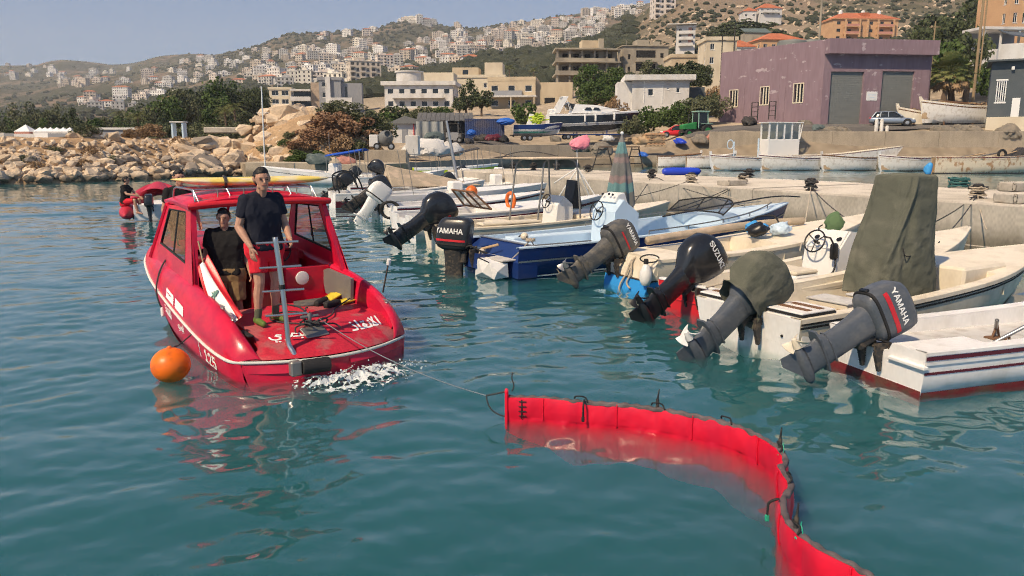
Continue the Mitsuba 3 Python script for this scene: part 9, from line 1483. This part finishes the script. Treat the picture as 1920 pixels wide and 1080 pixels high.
# posts, poles and the mast
for px, pt, pb, d, r, m, lab in ((1536, -40, 74, 112, 0.17, 'raw_concrete', 'tall round lamp pole behind the warehouse front corner'), (1834, -40, 96, 110, 0.2, 'pole_wood', 'wooden utility pole left of the porch'), (1845, -40, 60, 118, 0.12, 'pole_wood', 'thinner wooden pole beside the utility pole'), (1751, 40, 75, 120, 0.12, 'pole_wood', 'short wooden pole above the warehouse canopy'), (1351, 68, 150, 170, 0.15, 'engine_mech', 'dark pole beside the tall tan house')):
    a, b = aty(px, pb, d), aty(px, pt, d); k = thing('utility_pole', lab, 'pole'); part(k, 'shaft', tube([[a[0], d, a[2] - 7], [a[0], d, b[2]]], [r, r * 0.8], 8), m, True); part(k, 'cross_arm', cbox((a[0], d, b[2] - 0.8), (1.6, 0.1, 0.1)), m)
mat('pole_wood', (0.30, 0.22, 0.13), 0.9)
a, b = aty(497, 312, 61.5), aty(490, 162, 61.5); k = thing('mast', 'slim white mast leaning slightly in front of the mound', 'mast'); part(k, 'spar', tube([[a[0], 61.5, 0.3], b], [0.06, 0.05], 7), 'white_paint', True); part(k, 'spreader', tube([b - [0.5, 0, 2.0], b + [0.5, 0, -2.0]], 0.02, 5), 'white_paint'); part(k, 'float', smoothed(hull(np.vstack([ball((a[0], 61.5, 0.05), 0.4), ball((a[0] + 0.5, 61.6, 0.05), 0.3)])), 2), 'white_paint', True)
for i, (px, pb) in enumerate(((1642, 250), (1652, 250), (1662, 256))):
    q = aty(px, pb, 92.5); k = thing('bollard_post', ('leftmost', 'middle', 'rightmost')[i] + ' of three white posts at the road edge', 'post', 'white posts at the road edge'); put(k, lathe([(0, -0.3), (0.2, -0.3), (0.2, 1.1 + (0.3 if i < 2 else 0)), (0.12, 1.25 + (0.3 if i < 2 else 0)), (0, 1.26 + (0.3 if i < 2 else 0))], 10), 'hull_old_white', 30, ) if False else put(k, move(lathe([(0, -0.3), (0.2, -0.3), (0.2, 1.5 - 0.4 * (i == 2)), (0.12, 1.65 - 0.4 * (i == 2)), (0, 1.66 - 0.4 * (i == 2))], 10), q), 'hull_old_white', 30)
# heaps of nets, buoys and gear on the quay
pmat('net_heap', lambda p, n, uv: MX((0.30, 0.25, 0.19), (0.12, 0.12, 0.11), FB(p.x * 3, p.y * 3, p.z * 3, 4)), 0.95); gr = np.random.default_rng(12)
gear = [(1128, 288, 88, 1.4, 'net_heap', 'pale net heap on the quay behind the parasol'), (1090, 282, 88, 1.2, 'net_heap', 'net heap left of the parasol top'), (1215, 268, 93.5, 1.5, 'pale_wood', 'brown heap of crates and wood on the quay'), (1275, 268, 95, 0.8, 'blue_plastic', 'dark blue gear bundle near the red car'), (1312, 266, 95, 1.3, 'net_heap', 'pale net heap in front of the tractor'), (1345, 262, 95, 1.1, 'pink_render', 'reddish net heap right of the tractor'), (1206, 292, 92, 0.6, 'blue_tarp', 'small blue bundle on the old quay'), (1565, 256, 94, 1.4, 'net_heap', 'grey net heap behind the long sharp boat'), (1605, 262, 93.5, 1.2, 'net_heap', 'low net heap right of the grey one'), (1535, 244, 95, 0.9, 'green_sheet', 'green gear bundle beside the wheelhouse'), (1765, 258, 92.5, 1.7, 'net_heap', 'brown net heap hanging over the wall'), (1815, 252, 92, 1.6, 'net_heap', 'net heap in the middle of the right wall'), (1890, 256, 91, 1.8, 'net_heap', 'net heap at the right edge of the wall'), (1405, 232, 101, 1.2, 'engine_mech', 'dark engine parts under the steel rack'), (1510, 236, 99, 0.9, 'net_heap', 'scrap heap at the warehouse corner'), (625, 308, 62, 0.7, 'rope_pale', 'pale rope heap on the low quay'), (600, 305, 62, 0.9, 'green_sheet', 'grey-green net heap on the low quay'), (648, 306, 62, 0.8, 'pink_render', 'orange-pink net heap on the low quay'), (905, 262, 96, 0.9, 'engine_mech', 'dark engine parts in front of the container'), (925, 262, 95, 0.8, 'maroon_paint', 'reddish engine parts in front of the container'), (880, 268, 92, 0.7, 'engine_mech', 'dark scrap on the yard edge'), (945, 264, 94, 0.8, 'black_rubber', 'black tyres heap left of the speedboat trailer'), (1042, 264, 95, 0.7, 'net_heap', 'pale heap under the yacht trailer'), (1140, 262, 97, 0.8, 'white_wall', 'white sack by the yacht trailer'), (815, 262, 89, 1.0, 'green_sheet', 'green net heap under the grey curtain'), (800, 288, 72, 1.6, 'white_wall', 'white boat hull shell lying upside down on the quay'), (840, 288, 76, 1.5, 'white_wall', 'white covered skiff beside the upturned hull')]
for i, (px, pb, d, s, m, lab) in enumerate(gear):
    q = aty(px, pb, d); v, f = ico(1.0, 3); v = v * [s * gr.uniform(0.9, 1.5), s * 0.7, s * gr.uniform(0.45, 0.7)]; v = v + s * 0.75 * (meshkit.fbm(v * (2.6 / s), 4, i)[:, None] - 0.5); v[:, 2] = np.maximum(v[:, 2], -0.3 * s); solo('gear_heap', lab, 'heap', (v, f), m, 30, mat4(q + [0, 0, 0.15 * s], gr.uniform(0, 180)))
k = thing('crate_stack', 'stack of reddish wooden pallets on the quay', 'crates'); q = aty(1228, 275, 93.0)
for i in range(6): part(k, 'pallet', merge(*[cbox((0, y, i * 0.28), (2.2, 0.25, 0.1)) for y in (-0.5, 0, 0.5)], *[cbox((x, 0, i * 0.28 + 0.11), (0.2, 1.3, 0.08)) for x in (-0.9, -0.45, 0, 0.45, 0.9)]), 'orange_wall' if i % 2 else 'pale_wood', False, mat4(q, 5 + 3 * i))
# ---------------------------------------------------------------- the red dinghy heading out, its helmsman
def dinghy():
    o = at(268, 414); M = frame((o[0] + 0.25, o[1], 0.02), (-0.30, 0.95)) @ mat4((0, 0, 0), 0, 6); k = thing('inflatable_dinghy', 'red inflatable dinghy with its bow raised heading away', 'dinghy'); A = lambda n, m, mt, sm=False: part(k, n, m, mt, sm, M); r = 0.25
    path = [[-0.72, -0.35, 0.24], [-0.74, 0.0, 0.25], [-0.74, 1.6, 0.28], [-0.62, 2.5, 0.40], [-0.3, 3.05, 0.55], [0.0, 3.2, 0.60], [0.3, 3.05, 0.55], [0.62, 2.5, 0.40], [0.74, 1.6, 0.28], [0.74, 0.0, 0.25], [0.72, -0.35, 0.24]]
    pp = spline(path, 60); rad = np.full(60, r); rad[:5] = np.linspace(0.06, r, 5); rad[-5:] = np.linspace(r, 0.06, 5); A('tube', tube(pp, rad, 14), 'dinghy_red', True); A('floor', box(-0.55, 0.55, 0.05, 2.7, 0.05, 0.12), 'engine_mech'); A('transom', box(-0.5, 0.5, 0.02, 0.09, 0.0, 0.55, 0.015), 'white_paint'); A('spray_hood', sheet(np.array([[[0.55 * u * (1 - 0.4 * t), 2.0 + 1.0 * t, 0.62 + 0.18 * (1 - u * u) + 0.1 * t] for u in np.linspace(-1, 1, 9)] for t in np.linspace(0, 1, 6)]), 0.02), 'dinghy_red', 40); A('bench', box(-0.52, 0.52, 0.9, 1.15, 0.36, 0.41, 0.01), 'white_paint'); A('fuel_tank', box(-0.1, 0.4, 1.3, 1.7, 0.13, 0.42, 0.05), 'white_paint')
    for x in (-0.98, 0.98): A('grab_line', tube(spline([[x, 0.4, 0.34], [x, 0.9, 0.26], [x, 1.4, 0.36], [x, 1.9, 0.28]], 14), 0.014, 5), 'black_rubber', True)
    outboard('black outboard on the red dinghy', M @ mat4((0.05, 0.0, 0.50)), 'boxy', 'engine_black', tilt=3, scale=0.78, group=None)
    J = dict(pelvis=(0, 0, 0.12), chest=(0, 0.06, 0.46), neck=(0, 0.07, 0.66), head=(0, 0.10, 0.83), rsh=(0.18, 0.05, 0.60), lsh=(-0.18, 0.05, 0.60), rel=(0.24, 0.22, 0.38), lel=(-0.22, 0.26, 0.40), rwr=(0.20, 0.46, 0.34), lwr=(-0.16, 0.46, 0.26), rhip=(0.1, 0.02, 0.10), lhip=(-0.1, 0.02, 0.10), rkn=(0.14, 0.43, 0.16), lkn=(-0.14, 0.43, 0.16), ran=(0.14, 0.50, -0.24), lan=(-0.14, 0.50, -0.24), rtoe=(0.15, 0.66, -0.30), ltoe=(-0.15, 0.66, -0.30), look=(-0.5, 1, -0.05))
    c = (M @ np.array([-0.78, 0.30, 0.52, 1]))[:3]; person('man in a black T-shirt and red shorts sitting on the tube of the red dinghy', frame(c, (0.99, -0.05)), J, 'black_shirt', 'red_shorts', 1.0, fine=False)
mat('dinghy_red', (0.48, 0.03, 0.055), 0.45)
dinghy()
# ---------------------------------------------------------------- white water behind the rescue boat
mat('foam_white', (0.58, 0.62, 0.63), 0.7)
fg = np.random.default_rng(17); fo = []; U, V = np.meshgrid(np.linspace(-0.95, 1.25, 260), np.linspace(-1.6, -0.38, 150)); Q = np.stack([U, V, 0 * U], -1)
dens = np.exp(-((V + 0.70 + 0.10 * np.cos(3 * U)) / 0.36) ** 2) * np.clip((U + 0.75) * 3, 0, 1) * np.clip((0.80 - U) * 2.5, 0, 1); nz = meshkit.fbm(Q * 10, 4, 3); ok = np.abs(nz - 0.5 + 0.14 * (meshkit.fbm(Q * 30, 3, 6) - 0.5)) < 0.16 * dens ** 1.1 - 0.008
hh = 0.012 + 0.11 * dens * np.clip(nz - 0.38, 0, 1) * 2.2 * np.exp(-((V + 0.66) / 0.3) ** 2) + 0.02 * meshkit.fbm(Q * 22, 2, 8) * dens; P4 = np.stack([U, V, hh, 1 + 0 * U], -1) @ RB.T; P4[..., 2] = hh + wave_height(P4[..., 0], P4[..., 1], 0 * U + 0.05); v, f = grid(P4[..., :3]); keep = ok.ravel()[f].all(1); fo.append((v, f[keep]))
for i in range(170):
    x = fg.uniform(-0.7, 1.0); y = -0.62 - abs(fg.normal(0, 0.16)); s = 0.004 + 0.010 * fg.random() ** 2; c = (RB @ np.array([x, y, 0, 1]))[:3]; fo.append(xf(ico(s, 1), mat4((c[0], c[1], 0.04 + 0.16 * fg.random() ** 2 * math.exp(-((x - 0.2) / 0.5) ** 2)))))
labels['foam'] = dict(label='white churned foam behind the stern of the red boat', kind='stuff'); TAKEN.add('foam'); put('foam', merge(*fo), 'foam_white', True)
# ---------------------------------------------------------------- the air
scene['clear_boundary'] = dict(type='null')
HZ = (-3600.0, 3600.0, -900.0, 5200.0, -6.0, 700.0)
labels['haze'] = dict(label='thin summer haze over the harbour and the hills', kind='stuff')
scene['haze'] = dict(type='cube', bsdf=dict(type='ref', id='clear_boundary'), interior=dict(type='ref', id='haze_air'),
    to_world=T().translate([(HZ[0] + HZ[1]) / 2, (HZ[2] + HZ[3]) / 2, (HZ[4] + HZ[5]) / 2]).scale([(HZ[1] - HZ[0]) / 2, (HZ[3] - HZ[2]) / 2, (HZ[5] - HZ[4]) / 2]))
